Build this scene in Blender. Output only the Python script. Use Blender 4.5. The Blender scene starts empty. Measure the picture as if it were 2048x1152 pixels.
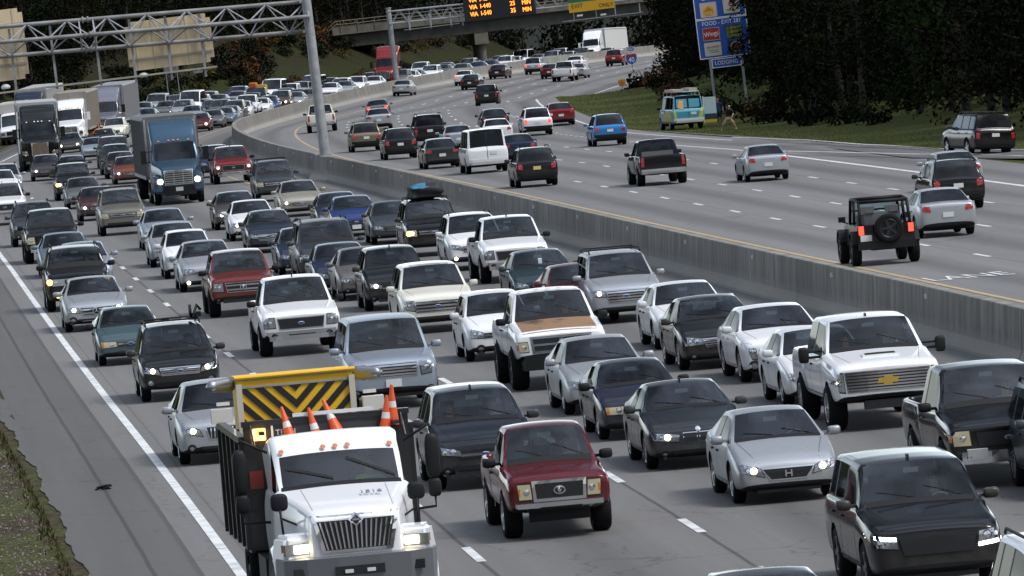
import bpy, bmesh, math, random
from math import sin, cos, pi, radians, sqrt, atan2
from mathutils import Vector, Matrix, Euler
from mathutils.bvhtree import BVHTree
random.seed(7)
SC = bpy.context.scene
COL = SC.collection

# ---------------------------------------------------------------- camera
CAM_Z = 9.17805
cam_d = bpy.data.cameras.new("camera"); cam = bpy.data.objects.new("camera", cam_d); COL.objects.link(cam)
PITCH, ROLL, FPX = 0.03838, 0.12085, 15634.95
cam_d.sensor_width = 36.0
cam_d.lens = 36.0 * FPX / 2048.0
cam_d.clip_start = 1.0; cam_d.clip_end = 6000.0
cam.matrix_world = (Matrix.Translation((0, 0, CAM_Z)) @ Matrix.Rotation(radians(90) - PITCH, 4, 'X')
                    @ Matrix.Rotation(-ROLL, 4, 'Z'))
SC.camera = cam

# ---------------------------------------------------------------- light
SUN_EL, SUN_AZ = radians(52), radians(115)      # azimuth clockwise from +Y
w = bpy.data.worlds.new("World"); SC.world = w; w.use_nodes = True
wn = w.node_tree.nodes; wl = w.node_tree.links
bg = wn["Background"]
sky = wn.new("ShaderNodeTexSky"); sky.sky_type = 'NISHITA'; sky.sun_disc = False
sky.sun_elevation = SUN_EL; sky.sun_rotation = SUN_AZ
sky.air_density = 1.0; sky.dust_density = 1.0; sky.ozone_density = 1.0
hs = wn.new("ShaderNodeHueSaturation"); hs.inputs['Saturation'].default_value = 0.5
wl.new(sky.outputs[0], hs.inputs['Color'])
# cloud added to shape reflections and fill: dark band ahead, brighter overhead and behind
wt = wn.new("ShaderNodeTexCoord"); wz = wn.new("ShaderNodeSeparateXYZ"); wl.new(wt.outputs['Generated'], wz.inputs[0])
def wramp(pts):
    r = wn.new("ShaderNodeValToRGB"); r.color_ramp.interpolation = 'B_SPLINE'
    for i_, (ps, vv) in enumerate(pts):
        el = r.color_ramp.elements[i_] if i_ < 2 else r.color_ramp.elements.new(ps)
        el.position = ps; el.color = (vv * .985, vv, vv * 1.03, 1)
    wl.new(wz.outputs[2], r.inputs[0]); return r.outputs[0]
ahead = wramp(((0.0, .95), (.17, .90), (.30, .05), (.55, .07), (.85, 1.0), (1.0, 1.0))); behind = wramp(((0.0, .28), (.30, .30), (.75, .52), (1.0, 1.0)))
wy = wn.new("ShaderNodeMapRange"); wy.interpolation_type = 'SMOOTHSTEP'; wy.inputs['From Min'].default_value = -.35; wy.inputs['From Max'].default_value = .30; wl.new(wz.outputs[1], wy.inputs['Value'])
wx = wn.new("ShaderNodeMix"); wx.data_type = 'RGBA'; wl.new(wy.outputs[0], wx.inputs['Factor']); wl.new(behind, wx.inputs['A']); wl.new(ahead, wx.inputs['B'])
wc = wn.new("ShaderNodeTexNoise"); wc.inputs['Scale'].default_value = 5.5; wc.inputs['Detail'].default_value = 6; wl.new(wt.outputs['Generated'], wc.inputs['Vector'])
wr = wn.new("ShaderNodeMapRange"); wr.inputs['From Min'].default_value = .36; wr.inputs['From Max'].default_value = .64; wr.inputs['To Min'].default_value = .40; wr.inputs['To Max'].default_value = 2.0; wl.new(wc.outputs[0], wr.inputs['Value'])
wm = wn.new("ShaderNodeVectorMath"); wm.operation = 'MULTIPLY'; wl.new(hs.outputs[0], wm.inputs[0]); wl.new(wx.outputs['Result'], wm.inputs[1])
ws = wn.new("ShaderNodeVectorMath"); ws.operation = 'SCALE'; wl.new(wm.outputs[0], ws.inputs[0]); wl.new(wr.outputs[0], ws.inputs['Scale'])
wl.new(ws.outputs[0], bg.inputs[0])
bg.inputs[1].default_value = 0.15
sd = bpy.data.lights.new("sun", 'SUN'); sd.energy = 1.3; sd.angle = radians(18); sd.color = (1.0, 0.97, 0.93)
so = bpy.data.objects.new("sun", sd); COL.objects.link(so)
sdir = Vector((sin(SUN_AZ) * cos(SUN_EL), cos(SUN_AZ) * cos(SUN_EL), sin(SUN_EL)))
so.rotation_euler = (-sdir).to_track_quat('-Z', 'Y').to_euler(); so.location = (0, 0, 80)
SC.view_settings.view_transform = 'Standard'; SC.view_settings.look = 'None'
SC.view_settings.exposure = 1.1; SC.view_settings.gamma = 1.0
SC.cycles.max_bounces = 6; SC.cycles.transparent_max_bounces = 12
SC.cycles.caustics_reflective = False; SC.cycles.caustics_refractive = False

# ---------------------------------------------------------------- materials
MATS = {}
def nt(m):
    m.use_nodes = True
    return m.node_tree.nodes, m.node_tree.links
def mat(name, col, rough=0.5, metal=0.0, emit=None, es=0.0, coat=0.0, spec=0.5):
    if name in MATS: return MATS[name]
    m = bpy.data.materials.new(name); n, l = nt(m); b = n["Principled BSDF"]
    b.inputs['Base Color'].default_value = (*col, 1); b.inputs['Roughness'].default_value = rough
    b.inputs['Metallic'].default_value = metal; b.inputs['Coat Weight'].default_value = coat
    b.inputs['Coat Roughness'].default_value = 0.04; b.inputs['Specular IOR Level'].default_value = spec
    if emit: b.inputs['Emission Color'].default_value = (*emit, 1); b.inputs['Emission Strength'].default_value = es
    MATS[name] = m; return m
def noise_mat(name, c1, c2, scale, rough=0.9, detail=6, lo=.35, hi=.65, bump=0.0, coord='Object', stretch=(1,1,1)):
    m = mat(name, c1, rough); n, l = m.node_tree.nodes, m.node_tree.links; b = n["Principled BSDF"]
    tc = n.new("ShaderNodeTexCoord"); mp = n.new("ShaderNodeMapping"); mp.inputs['Scale'].default_value = stretch
    nz = n.new("ShaderNodeTexNoise"); nz.inputs['Scale'].default_value = scale; nz.inputs['Detail'].default_value = detail
    rp = n.new("ShaderNodeValToRGB"); rp.color_ramp.elements[0].position = lo; rp.color_ramp.elements[1].position = hi
    rp.color_ramp.elements[0].color = (*c1, 1); rp.color_ramp.elements[1].color = (*c2, 1)
    l.new(tc.outputs[coord], mp.inputs[0]); l.new(mp.outputs[0], nz.inputs['Vector'])
    l.new(nz.outputs[0], rp.inputs[0]); l.new(rp.outputs[0], b.inputs['Base Color'])
    if bump:
        bp = n.new("ShaderNodeBump"); bp.inputs['Strength'].default_value = bump; bp.inputs['Distance'].default_value = .02
        l.new(nz.outputs[0], bp.inputs['Height']); l.new(bp.outputs[0], b.inputs['Normal'])
    return m
PAL = dict( white=(0.756, 0.7665, 0.777), cream=(0.714, 0.693, 0.609), silver=(0.399, 0.418, 0.437), silverblue=(0.342, 0.3895, 0.4465), greyblue=(0.16, 0.21, 0.26),
  teal=(0.0504, 0.0936, 0.108), dkteal=(0.0144, 0.036, 0.0432), grey=(0.152, 0.1568, 0.1615), dkgrey=(0.0324, 0.03456, 0.03744), warmgrey=(0.1615, 0.152, 0.1425), browngrey=(0.0612, 0.054, 0.0504),
  slate=(0.0504, 0.0612, 0.0684), dkslate=(0.0252, 0.0288, 0.03312), charcoal=(0.01584, 0.02016, 0.02592), black=(0.00576, 0.00612, 0.00684), navyblack=(0.0072, 0.01008, 0.01584), navy=(0.01152, 0.01872, 0.036),
  navyblue=(0.01008, 0.02016, 0.054), dkblue=(0.01152, 0.01584, 0.0324), blue=(0.0144, 0.0396, 0.1584), brightblue=(0.02, 0.17, 0.42), red=(0.1872, 0.01296, 0.0144), maroon=(0.0936, 0.0072, 0.01152),
  brickred=(0.144, 0.0216, 0.01584), burgundy=(0.054, 0.01296, 0.01152), rust=(0.1584, 0.0396, 0.018), orange=(0.55, 0.14, 0.02), brown=(0.0792, 0.054, 0.0432), gold=(0.19, 0.152, 0.095),
  tan=(0.19, 0.1805, 0.1472), champagne=(0.399, 0.3705, 0.304), dkgreen=(0.0144, 0.0324, 0.0252), semiblue=(.042, .085, .13), lavgrey=(.16, .165, .205))
def paint(c):
    k = 'paint_' + c
    if k in MATS: return MATS[k]
    col = PAL[c]; lum = sum(col) / 3
    metal = .45 if c in ('silver','silverblue','greyblue','grey','warmgrey','gold','champagne','slate','tan','semiblue') else .1
    if c in ('white','cream','black'): metal = 0
    m = mat(k, col, .2, metal, coat=.0, spec=.5 if lum > .12 else .32); n, l = m.node_tree.nodes, m.node_tree.links; b = n["Principled BSDF"]
    # road film: dust that has a height of its own on the lower body
    tc = n.new("ShaderNodeTexCoord"); sp = n.new("ShaderNodeSeparateXYZ"); l.new(tc.outputs['Object'], sp.inputs[0])
    nz = n.new("ShaderNodeTexNoise"); nz.inputs['Scale'].default_value = 3.5; nz.inputs['Detail'].default_value = 8; l.new(tc.outputs['Object'], nz.inputs['Vector'])
    mr = n.new("ShaderNodeMapRange"); mr.inputs['From Min'].default_value = .95; mr.inputs['From Max'].default_value = .25
    l.new(sp.outputs[2], mr.inputs['Value'])
    mu = n.new("ShaderNodeMath"); mu.operation = 'MULTIPLY'; l.new(mr.outputs[0], mu.inputs[0]); l.new(nz.outputs[0], mu.inputs[1])
    mx = n.new("ShaderNodeMix"); mx.data_type = 'RGBA'; mx.inputs['A'].default_value = (*col, 1); mx.inputs['B'].default_value = (.15, .14, .125, 1)
    m2 = n.new("ShaderNodeMath"); m2.operation = 'MULTIPLY'; m2.inputs[1].default_value = .55; l.new(mu.outputs[0], m2.inputs[0])
    l.new(m2.outputs[0], mx.inputs['Factor']); l.new(mx.outputs['Result'], b.inputs['Base Color'])
    rr = n.new("ShaderNodeMapRange"); rr.inputs['To Min'].default_value = .10 if metal < .3 else .26; rr.inputs['To Max'].default_value = .5
    l.new(mu.outputs[0], rr.inputs['Value']); l.new(rr.outputs[0], b.inputs['Roughness'])
    return m
def glass(name, tint, refl=1.0):
    if name in MATS: return MATS[name]
    m = bpy.data.materials.new(name); n, l = nt(m); n.remove(n["Principled BSDF"]); out = n["Material Output"]
    tr = n.new("ShaderNodeBsdfTransparent"); tr.inputs[0].default_value = (*tint, 1)
    gl = n.new("ShaderNodeBsdfGlossy"); gl.inputs['Roughness'].default_value = .03; gl.inputs[0].default_value = (.95, .98, 1, 1)
    fr = n.new("ShaderNodeFresnel"); fr.inputs[0].default_value = 1.5
    ad = n.new("ShaderNodeMath"); ad.operation = 'MULTIPLY_ADD'; ad.inputs[1].default_value = refl; ad.inputs[2].default_value = .01
    mx = n.new("ShaderNodeMixShader")
    l.new(fr.outputs[0], ad.inputs[0]); l.new(ad.outputs[0], mx.inputs[0]); l.new(tr.outputs[0], mx.inputs[1]); l.new(gl.outputs[0], mx.inputs[2])
    l.new(mx.outputs[0], out.inputs[0]); MATS[name] = m; return m
GLASS = glass('windscreen_glass', (.72, .84, .88), .75)
GLASSD = glass('tinted_glass', (.09, .10, .11), .45)
TRIM = mat('black_trim', (.009, .009, .010), .6, spec=.25)
RUBBER = mat('tyre_rubber', (.010, .010, .011), .85, spec=.15)
RIM = mat('alloy', (.42, .43, .45), .3, .9)
RIMD = mat('dark_alloy', (.03, .03, .033), .4, .6)
CHROME = mat('chrome', (.75, .76, .78), .12, 1.0)
GRILLE = mat('grille_black', (.008, .008, .009), .5)
LENS = mat('headlight_lens', (.33, .35, .37), .08, .65, coat=1.0)
LENSY = mat('yellowed_lens', (.50, .45, .28), .25, .1, coat=.6)
LITW = mat('lamp_lit_white', (1, .95, .85), .3, emit=(1, .84, .58), es=4.0)
LITA = mat('lamp_lit_amber', (1, .5, .1), .3, emit=(1, .48, .09), es=3.2)
LITS = mat('lamp_strip_white', (1, 1, 1), .3, emit=(.95, .97, 1), es=6.0)
AMBER = mat('amber_lens', (.55, .18, .03), .2, coat=.8)
TAIL = mat('tail_lens', (.35, .012, .012), .15, coat=1.0)
TAILLIT = mat('tail_lit', (.8, .05, .03), .2, emit=(1, .06, .03), es=1.1)
TAILW = mat('tail_clear', (.6, .45, .43), .15, coat=1.0)
PLATE = mat('plate_white', (.62, .63, .62), .5)
PLATEY = mat('plate_yellow', (.62, .50, .16), .5)
INTER = mat('cabin_dark', (.12, .125, .13), .8)
STEEL = noise_mat('galvanised', (.24, .25, .26), (.33, .34, .35), 3, .55)
SIGNBACK = noise_mat('sign_back', (.56, .44, .27), (.68, .55, .36), .6, .6, stretch=(6, 6, .6))

# ---------------------------------------------------------------- object helpers
def link(o): COL.objects.link(o); return o
def tag(o, label=None, cat=None, group=None, kind=None):
    if label: o['label'] = label
    if cat: o['category'] = cat
    if group: o['group'] = group
    if kind: o['kind'] = kind
    return o
def empty(name, M=None):
    o = bpy.data.objects.new(name, None); o.empty_display_size = .3; link(o)
    if M is not None: o.matrix_world = M
    return o
def finish(name, bm, mats, parent=None, smooth=False, angle=None):
    bmesh.ops.recalc_face_normals(bm, faces=bm.faces[:])
    me = bpy.data.meshes.new(name); bm.to_mesh(me); bm.free()
    for m in (mats if isinstance(mats, (list, tuple)) else [mats]): me.materials.append(m)
    if smooth:
        me.polygons.foreach_set('use_smooth', [True] * len(me.polygons))
        if angle: me.set_sharp_from_angle(angle=radians(angle))
    o = bpy.data.objects.new(name, me); link(o)
    if parent: o.parent = parent
    return o
def box(bm, c, s, mi=0, R=None, taper=1.0):
    hx, hy, hz = s[0] / 2, s[1] / 2, s[2] / 2; vs = []
    for z in (-1, 1):
        k = taper if z > 0 else 1
        for x, y in ((-1, -1), (1, -1), (1, 1), (-1, 1)):
            p = Vector((x * hx * k, y * hy * k, z * hz))
            if R is not None: p = R @ p
            vs.append(bm.verts.new(p + Vector(c)))
    for f in ((3, 2, 1, 0), (4, 5, 6, 7), (0, 1, 5, 4), (1, 2, 6, 5), (2, 3, 7, 6), (3, 0, 4, 7)):
        bm.faces.new([vs[i] for i in f]).material_index = mi
def tube(bm, pts, r, n=8, mi=0, cap=True, r2=None):
    pts = [Vector(p) for p in pts]; rings = []
    for i, p in enumerate(pts):
        d = (pts[min(i + 1, len(pts) - 1)] - pts[max(i - 1, 0)]).normalized()
        a = d.orthogonal().normalized() if i == 0 else (a - d * a.dot(d)).normalized()
        b = d.cross(a); rr = r if r2 is None else r + (r2 - r) * i / (len(pts) - 1)
        rings.append([bm.verts.new(p + (a * cos(2 * pi * k / n) + b * sin(2 * pi * k / n)) * rr) for k in range(n)])
    for A, B in zip(rings, rings[1:]):
        for k in range(n): bm.faces.new((A[k], A[(k + 1) % n], B[(k + 1) % n], B[k])).material_index = mi
    if cap:
        bm.faces.new(rings[0][::-1]).material_index = mi; bm.faces.new(rings[-1]).material_index = mi
def lathe(bm, prof, n=24, axis='z', mi=0, c=(0, 0, 0)):
    rings = []
    for r, h in prof:
        ring = []
        for k in range(n):
            a = 2 * pi * k / n
            p = (r * cos(a), r * sin(a), h) if axis == 'z' else (r * cos(a), h, r * sin(a)) if axis == 'y' else (h, r * cos(a), r * sin(a))
            ring.append(bm.verts.new(Vector(p) + Vector(c)))
        rings.append(ring)
    for A, B in zip(rings, rings[1:]):
        for k in range(n): bm.faces.new((A[k], A[(k + 1) % n], B[(k + 1) % n], B[k])).material_index = mi
    return rings
def prism(bm, poly, a0, a1, axis='y', mi=0):
    def P(u, v, w): return {'y': (u, w, v), 'x': (w, u, v), 'z': (u, v, w)}[axis]
    A = [bm.verts.new(P(u, v, a0)) for u, v in poly]; B = [bm.verts.new(P(u, v, a1)) for u, v in poly]; n = len(poly)
    bm.faces.new(A).material_index = mi; bm.faces.new(B[::-1]).material_index = mi
    for i in range(n): bm.faces.new((A[i], B[i], B[(i + 1) % n], A[(i + 1) % n])).material_index = mi
def evald(o):
    dg = bpy.context.evaluated_depsgraph_get()
    return bpy.data.meshes.new_from_object(o.evaluated_get(dg), preserve_all_data_layers=False, depsgraph=dg)
def text_bm(txt, size, M, bm=None, mi=0, align='CENTER', sx=1.0, ext=0.01):
    cu = bpy.data.curves.new('txt', 'FONT'); cu.body = txt; cu.size = size; cu.align_x = align; cu.align_y = 'CENTER'; cu.extrude = ext
    cu.resolution_u = 3
    o = bpy.data.objects.new('txt', cu); link(o); bpy.context.view_layer.update(); me = evald(o)
    b = bm or bmesh.new(); n0 = len(b.verts); f0 = len(b.faces); b.from_mesh(me)
    b.verts.ensure_lookup_table(); b.faces.ensure_lookup_table()
    S = Matrix.Diagonal((sx, 1, 1, 1))
    for v in b.verts[n0:]: v.co = M @ (S @ v.co)
    for f in b.faces[f0:]: f.material_index = mi
    bpy.data.objects.remove(o); bpy.data.curves.remove(cu); bpy.data.meshes.remove(me)
    return b

# ---------------------------------------------------------------- road alignment
KS = [-60.0 + 100.0 * i for i in range(15)]
RK = [-3.1e-06, 3.99e-05, 2.14e-05, -3.5e-05, 0.0004125, 0.0008636, 0.0007343, 0.0005414, 0.0002479, -6.29e-05, -0.0003184, -0.0005353, -0.0007309, -0.0009181, -0.0011039]
RG = [0.024007, 0.002581, 0.002458, 0.000694, 0.002935, -0.005624, 0.001764, -0.004948, -0.011317, -0.018635, -0.024962, -0.030673, -0.036053, -0.041305, -0.046537]
RE = [0.039681, 0.034642, 0.045668, 0.035037, 0.053437, 0.002042, 0.088627, 0.064755, 0.023766, 0.013181, 0.010195, 0.00798, 0.006469, 0.005529, 0.005077]
RX0, RY0, PSI0 = 12.29834, 136.71037, -0.085217

def _road():
    ds = 4.0; n = int((KS[-1] - KS[0]) / ds) + 1
    def ip(a, s):
        i = min(max(int((s - KS[0]) / 100.), 0), len(KS) - 2); f = (s - KS[i]) / 100.
        return a[i] + (a[i + 1] - a[i]) * f
    S = [KS[0] + ds * i for i in range(n)]
    K = [ip(RK, s) for s in S]; G = [ip(RG, s) for s in S]; E = [ip(RE, s) for s in S]
    H = [PSI0]; 
    for i in range(1, n): H.append(H[-1] + (K[i] + K[i - 1]) / 2 * ds)
    X, Y, Z = [0.], [0.], [0.]
    for i in range(1, n):
        h = (H[i] + H[i - 1]) / 2
        X.append(X[-1] + sin(h) * ds); Y.append(Y[-1] + cos(h) * ds); Z.append(Z[-1] + (G[i] + G[i - 1]) / 2 * ds)
    i0 = min(range(n), key=lambda i: abs(S[i]))
    X = [x - X[i0] + RX0 for x in X]; Y = [y - Y[i0] + RY0 for y in Y]; Z = [z - Z[i0] for z in Z]
    return S, X, Y, Z, H, E
RS, RX, RY, RZ, RH, REE = _road()
def rd(s):
    f = (s - RS[0]) / 4.0; i = min(max(int(f), 0), len(RS) - 2); f -= i
    g = lambda a: a[i] + (a[i + 1] - a[i]) * f
    return g(RX), g(RY), g(RZ), g(RH), g(REE)
def sm(x, a, b):
    u = min(max((x - a) / (b - a), 0), 1); return u * u * (3 - 2 * u)
def bank(s, t):
    z = 0.0
    if t < -20.5:
        z -= .06 * sm(-t, 20.5, 21.2)
        z += (6.0 * sm(-t, 26, 44) + 3.0 * sm(-t, 44, 80)) * sm(s, 330, 520)
        z += 1.2 * sm(-t, 24, 40) * sm(s, 60, 300)
    if t > 23: z += 1.2 * sm(t, 27, 44) - .12 * sm(t, 22.9, 24.5)
    return z
def pt(s, t, h=0.0):
    x, y, z, hd, e = rd(s); tc = min(max(t, -27.), 32.)
    return Vector((x + t * cos(hd), y - t * sin(hd), z - e * tc + bank(s, t) + h))
def frame(s, t, away, yaw=0.0, h=0.0):
    p = pt(s, t, h); ds = (pt(s + 1, t) - pt(s - 1, t)).normalized(); dt = (pt(s, t + .5) - pt(s, t - .5)).normalized()
    f = ds if away else -ds; up = dt.cross(ds).normalized()
    if up.z < 0: up = -up
    lf = up.cross(f).normalized(); f = lf.cross(up)
    M = Matrix(((f.x, lf.x, up.x, p.x), (f.y, lf.y, up.y, p.y), (f.z, lf.z, up.z, p.z), (0, 0, 0, 1)))
    return M @ Matrix.Rotation(yaw, 4, 'Z')
def upright(s, t, away, yaw=0.0, h=0.0):
    x, y, z, hd, e = rd(s); p = pt(s, t, h); f = Vector((sin(hd), cos(hd), 0)); f = f if away else -f
    lf = Vector((0, 0, 1)).cross(f)
    return Matrix(((f.x, lf.x, 0, p.x), (f.y, lf.y, 0, p.y), (0, 0, 1, p.z), (0, 0, 0, 1))) @ Matrix.Rotation(yaw, 4, 'Z')
T_EDGE, T_A, T_B, T_C, T_D = -18.21, -14.55, -10.89, -7.23, -3.57
T_Y, T_R1, T_R2, T_R3, T_W = 4.114, 7.774, 11.434, 15.094, 18.754

# ---------------------------------------------------------------- ground, roads, markings
def uvsheet(name, srange, tcols, mat_, h=0.0, tfun=None):
    bm = bmesh.new(); uv = bm.loops.layers.uv.new('st'); g = []
    for s in srange:
        row = []
        for k, t in enumerate(tcols):
            tt = tfun(s, k, t) if tfun else t
            v = bm.verts.new(pt(s, tt, h)); row.append((v, (s, tt)))
        g.append(row)
    for A, B in zip(g, g[1:]):
        for k in range(len(tcols) - 1):
            q = (A[k], A[k + 1], B[k + 1], B[k]); f = bm.faces.new([a[0] for a in q])
            for lp, a in zip(f.loops, q): lp[uv].uv = a[1]
            f.smooth = True
    me = bpy.data.meshes.new(name); bm.to_mesh(me); bm.free(); me.materials.append(mat_)
    o = bpy.data.objects.new(name, me); link(o); return tag(o, kind='structure')
def fr(a, b, st): return [a + st * i for i in range(int((b - a) / st) + 1)]
def road_mat(name, base, t0, lanes, seam, tint=(1, 1, 1), dark=.72, lw=3.66):
    m = mat(name, base, .85); n, l = m.node_tree.nodes, m.node_tree.links; b = n["Principled BSDF"]
    uv = n.new("ShaderNodeUVMap"); uv.uv_map = 'st'; sp = n.new("ShaderNodeSeparateXYZ"); l.new(uv.outputs[0], sp.inputs[0])
    def M(op, a, c=None, d=None):
        x = n.new("ShaderNodeMath"); x.operation = op
        for i, q in enumerate((a, c, d)):
            if q is None: continue
            if isinstance(q, (int, float)): x.inputs[i].default_value = q
            else: l.new(q, x.inputs[i])
        return x.outputs[0]
    T = sp.outputs[1]; u = M('DIVIDE', M('SUBTRACT', T, t0), lw); fr_ = M('FRACT', u)
    # oil-darkened strip along the middle of each lane and two faint wheel paths
    mid = M('ABSOLUTE', M('SUBTRACT', fr_, .5)); band = n.new("ShaderNodeMapRange"); band.interpolation_type = 'SMOOTHSTEP'
    band.inputs['From Min'].default_value = .30; band.inputs['From Max'].default_value = .02; l.new(mid, band.inputs['Value'])
    def noise(scale, sc, det=5, rough=.55):
        mp = n.new("ShaderNodeMapping"); mp.inputs['Scale'].default_value = sc; l.new(uv.outputs[0], mp.inputs[0])
        z = n.new("ShaderNodeTexNoise"); z.inputs['Scale'].default_value = scale; z.inputs['Detail'].default_value = det; z.inputs['Roughness'].default_value = rough
        l.new(mp.outputs[0], z.inputs['Vector']); return z.outputs[0]
    big = noise(1, (.012, .14, 1), 6); st = noise(1, (.03, 1.6, 1), 6); fine = noise(6, (1, 1, 1), 8, .7)
    k = M('MULTIPLY_ADD', band.outputs[0], dark - 1.0, 1.0) if lanes else 1.0
    k = M('MULTIPLY', k, M('MULTIPLY_ADD', big, .42, .79)) ; k = M('MULTIPLY', k, M('MULTIPLY_ADD', st, .55, .72)); k = M('MULTIPLY', k, M('MULTIPLY_ADD', fine, .5, .75))
    for ts, w_, dk in seam:
        e = M('ABSOLUTE', M('SUBTRACT', M('MULTIPLY_ADD', noise(1, (.25, 0, 1), 3), .07, T), ts + .035))
        q = n.new("ShaderNodeMapRange"); q.inputs['From Min'].default_value = w_ * .5; q.inputs['From Max'].default_value = w_; q.inputs['To Min'].default_value = dk; q.inputs['To Max'].default_value = 1
        l.new(e, q.inputs['Value']); k = M('MULTIPLY', k, q.outputs[0])
    wv = n.new("ShaderNodeTexVoronoi"); wv.feature = 'DISTANCE_TO_EDGE'; wv.inputs['Scale'].default_value = 1; mp = n.new("ShaderNodeMapping"); mp.inputs['Scale'].default_value = (.10, .22, 1)
    wn_ = n.new("ShaderNodeTexNoise"); wn_.inputs['Scale'].default_value = 1.2; wn_.inputs['Detail'].default_value = 6; l.new(uv.outputs[0], wn_.inputs['Vector'])
    va = n.new("ShaderNodeVectorMath"); va.operation = 'MULTIPLY_ADD'; va.inputs[1].default_value = (1.6, 1.6, 0); l.new(wn_.outputs[1], va.inputs[0]); l.new(uv.outputs[0], va.inputs[2]); l.new(va.outputs[0], mp.inputs[0]); l.new(mp.outputs[0], wv.inputs['Vector'])
    ck = n.new("ShaderNodeMapRange"); ck.inputs['From Min'].default_value = .002; ck.inputs['From Max'].default_value = .006; ck.inputs['To Min'].default_value = .62; l.new(wv.outputs[0], ck.inputs['Value'])
    k = M('MULTIPLY', k, M('MAXIMUM', ck.outputs[0], M('GREATER_THAN', big, .47)))
    jt = M('ABSOLUTE', M('SUBTRACT', M('FRACT', M('DIVIDE', sp.outputs[0], 18.3)), .5)); jq = n.new("ShaderNodeMapRange"); jq.inputs['From Min'].default_value = .0012; jq.inputs['From Max'].default_value = .0022; jq.inputs['To Min'].default_value = .72; l.new(jt, jq.inputs['Value']); k = M('MULTIPLY', k, jq.outputs[0])
    oil = noise(1, (.35, .9, 1), 4); ol = n.new("ShaderNodeMapRange"); ol.inputs['From Min'].default_value = .66; ol.inputs['From Max'].default_value = .74; ol.inputs['To Min'].default_value = 1; ol.inputs['To Max'].default_value = .80; l.new(oil, ol.inputs['Value']); k = M('MULTIPLY', k, ol.outputs[0])
    mx = n.new("ShaderNodeVectorMath"); mx.operation = 'SCALE'; mx.inputs[0].default_value = base; l.new(k, mx.inputs['Scale'])
    l.new(mx.outputs[0], b.inputs['Base Color'])
    bp = n.new("ShaderNodeBump"); bp.inputs['Strength'].default_value = .25; bp.inputs['Distance'].default_value = .01; l.new(fine, bp.inputs['Height']); l.new(bp.outputs[0], b.inputs['Normal'])
    return m
SNEAR, SFAR = -56, 850
SR = fr(SNEAR, SFAR, 6)
seams = [(q, .05, .45) for q in (T_A, T_B, T_C)]
uvsheet('road', SR, [-18.75, T_EDGE, T_A, T_B, T_C, T_D, -2.2, -.30], road_mat('asphalt_queue', (.138, .134, .128), T_EDGE, 1, seams + [(-17.9, .03, .7)]))
uvsheet('shoulder', fr(SNEAR, 120, .7)[:-1] + fr(120, SFAR, 6), [-20.55, -19.5, -18.75], road_mat('asphalt_shoulder', (.082, .080, .074), 0, 0, [(-19.5, .05, .5), (-18.8, .06, .75)]), tfun=lambda s, k, t: t + (.05 * sin(s * .45) + .03 * sin(s * 1.37 + 1) + .02 * sin(s * 3.1) - .30 * sm(s, 5, 70) if k == 0 else 0))
uvsheet('opposite_road', SR, [.30, 2, T_Y, T_R1, T_R2, T_R3, T_W, 23.0], road_mat('asphalt_free', (.156, .153, .148), T_Y, 1, [(q, .04, .6) for q in (T_R1, T_R2, T_R3)], dark=.64))
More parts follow.
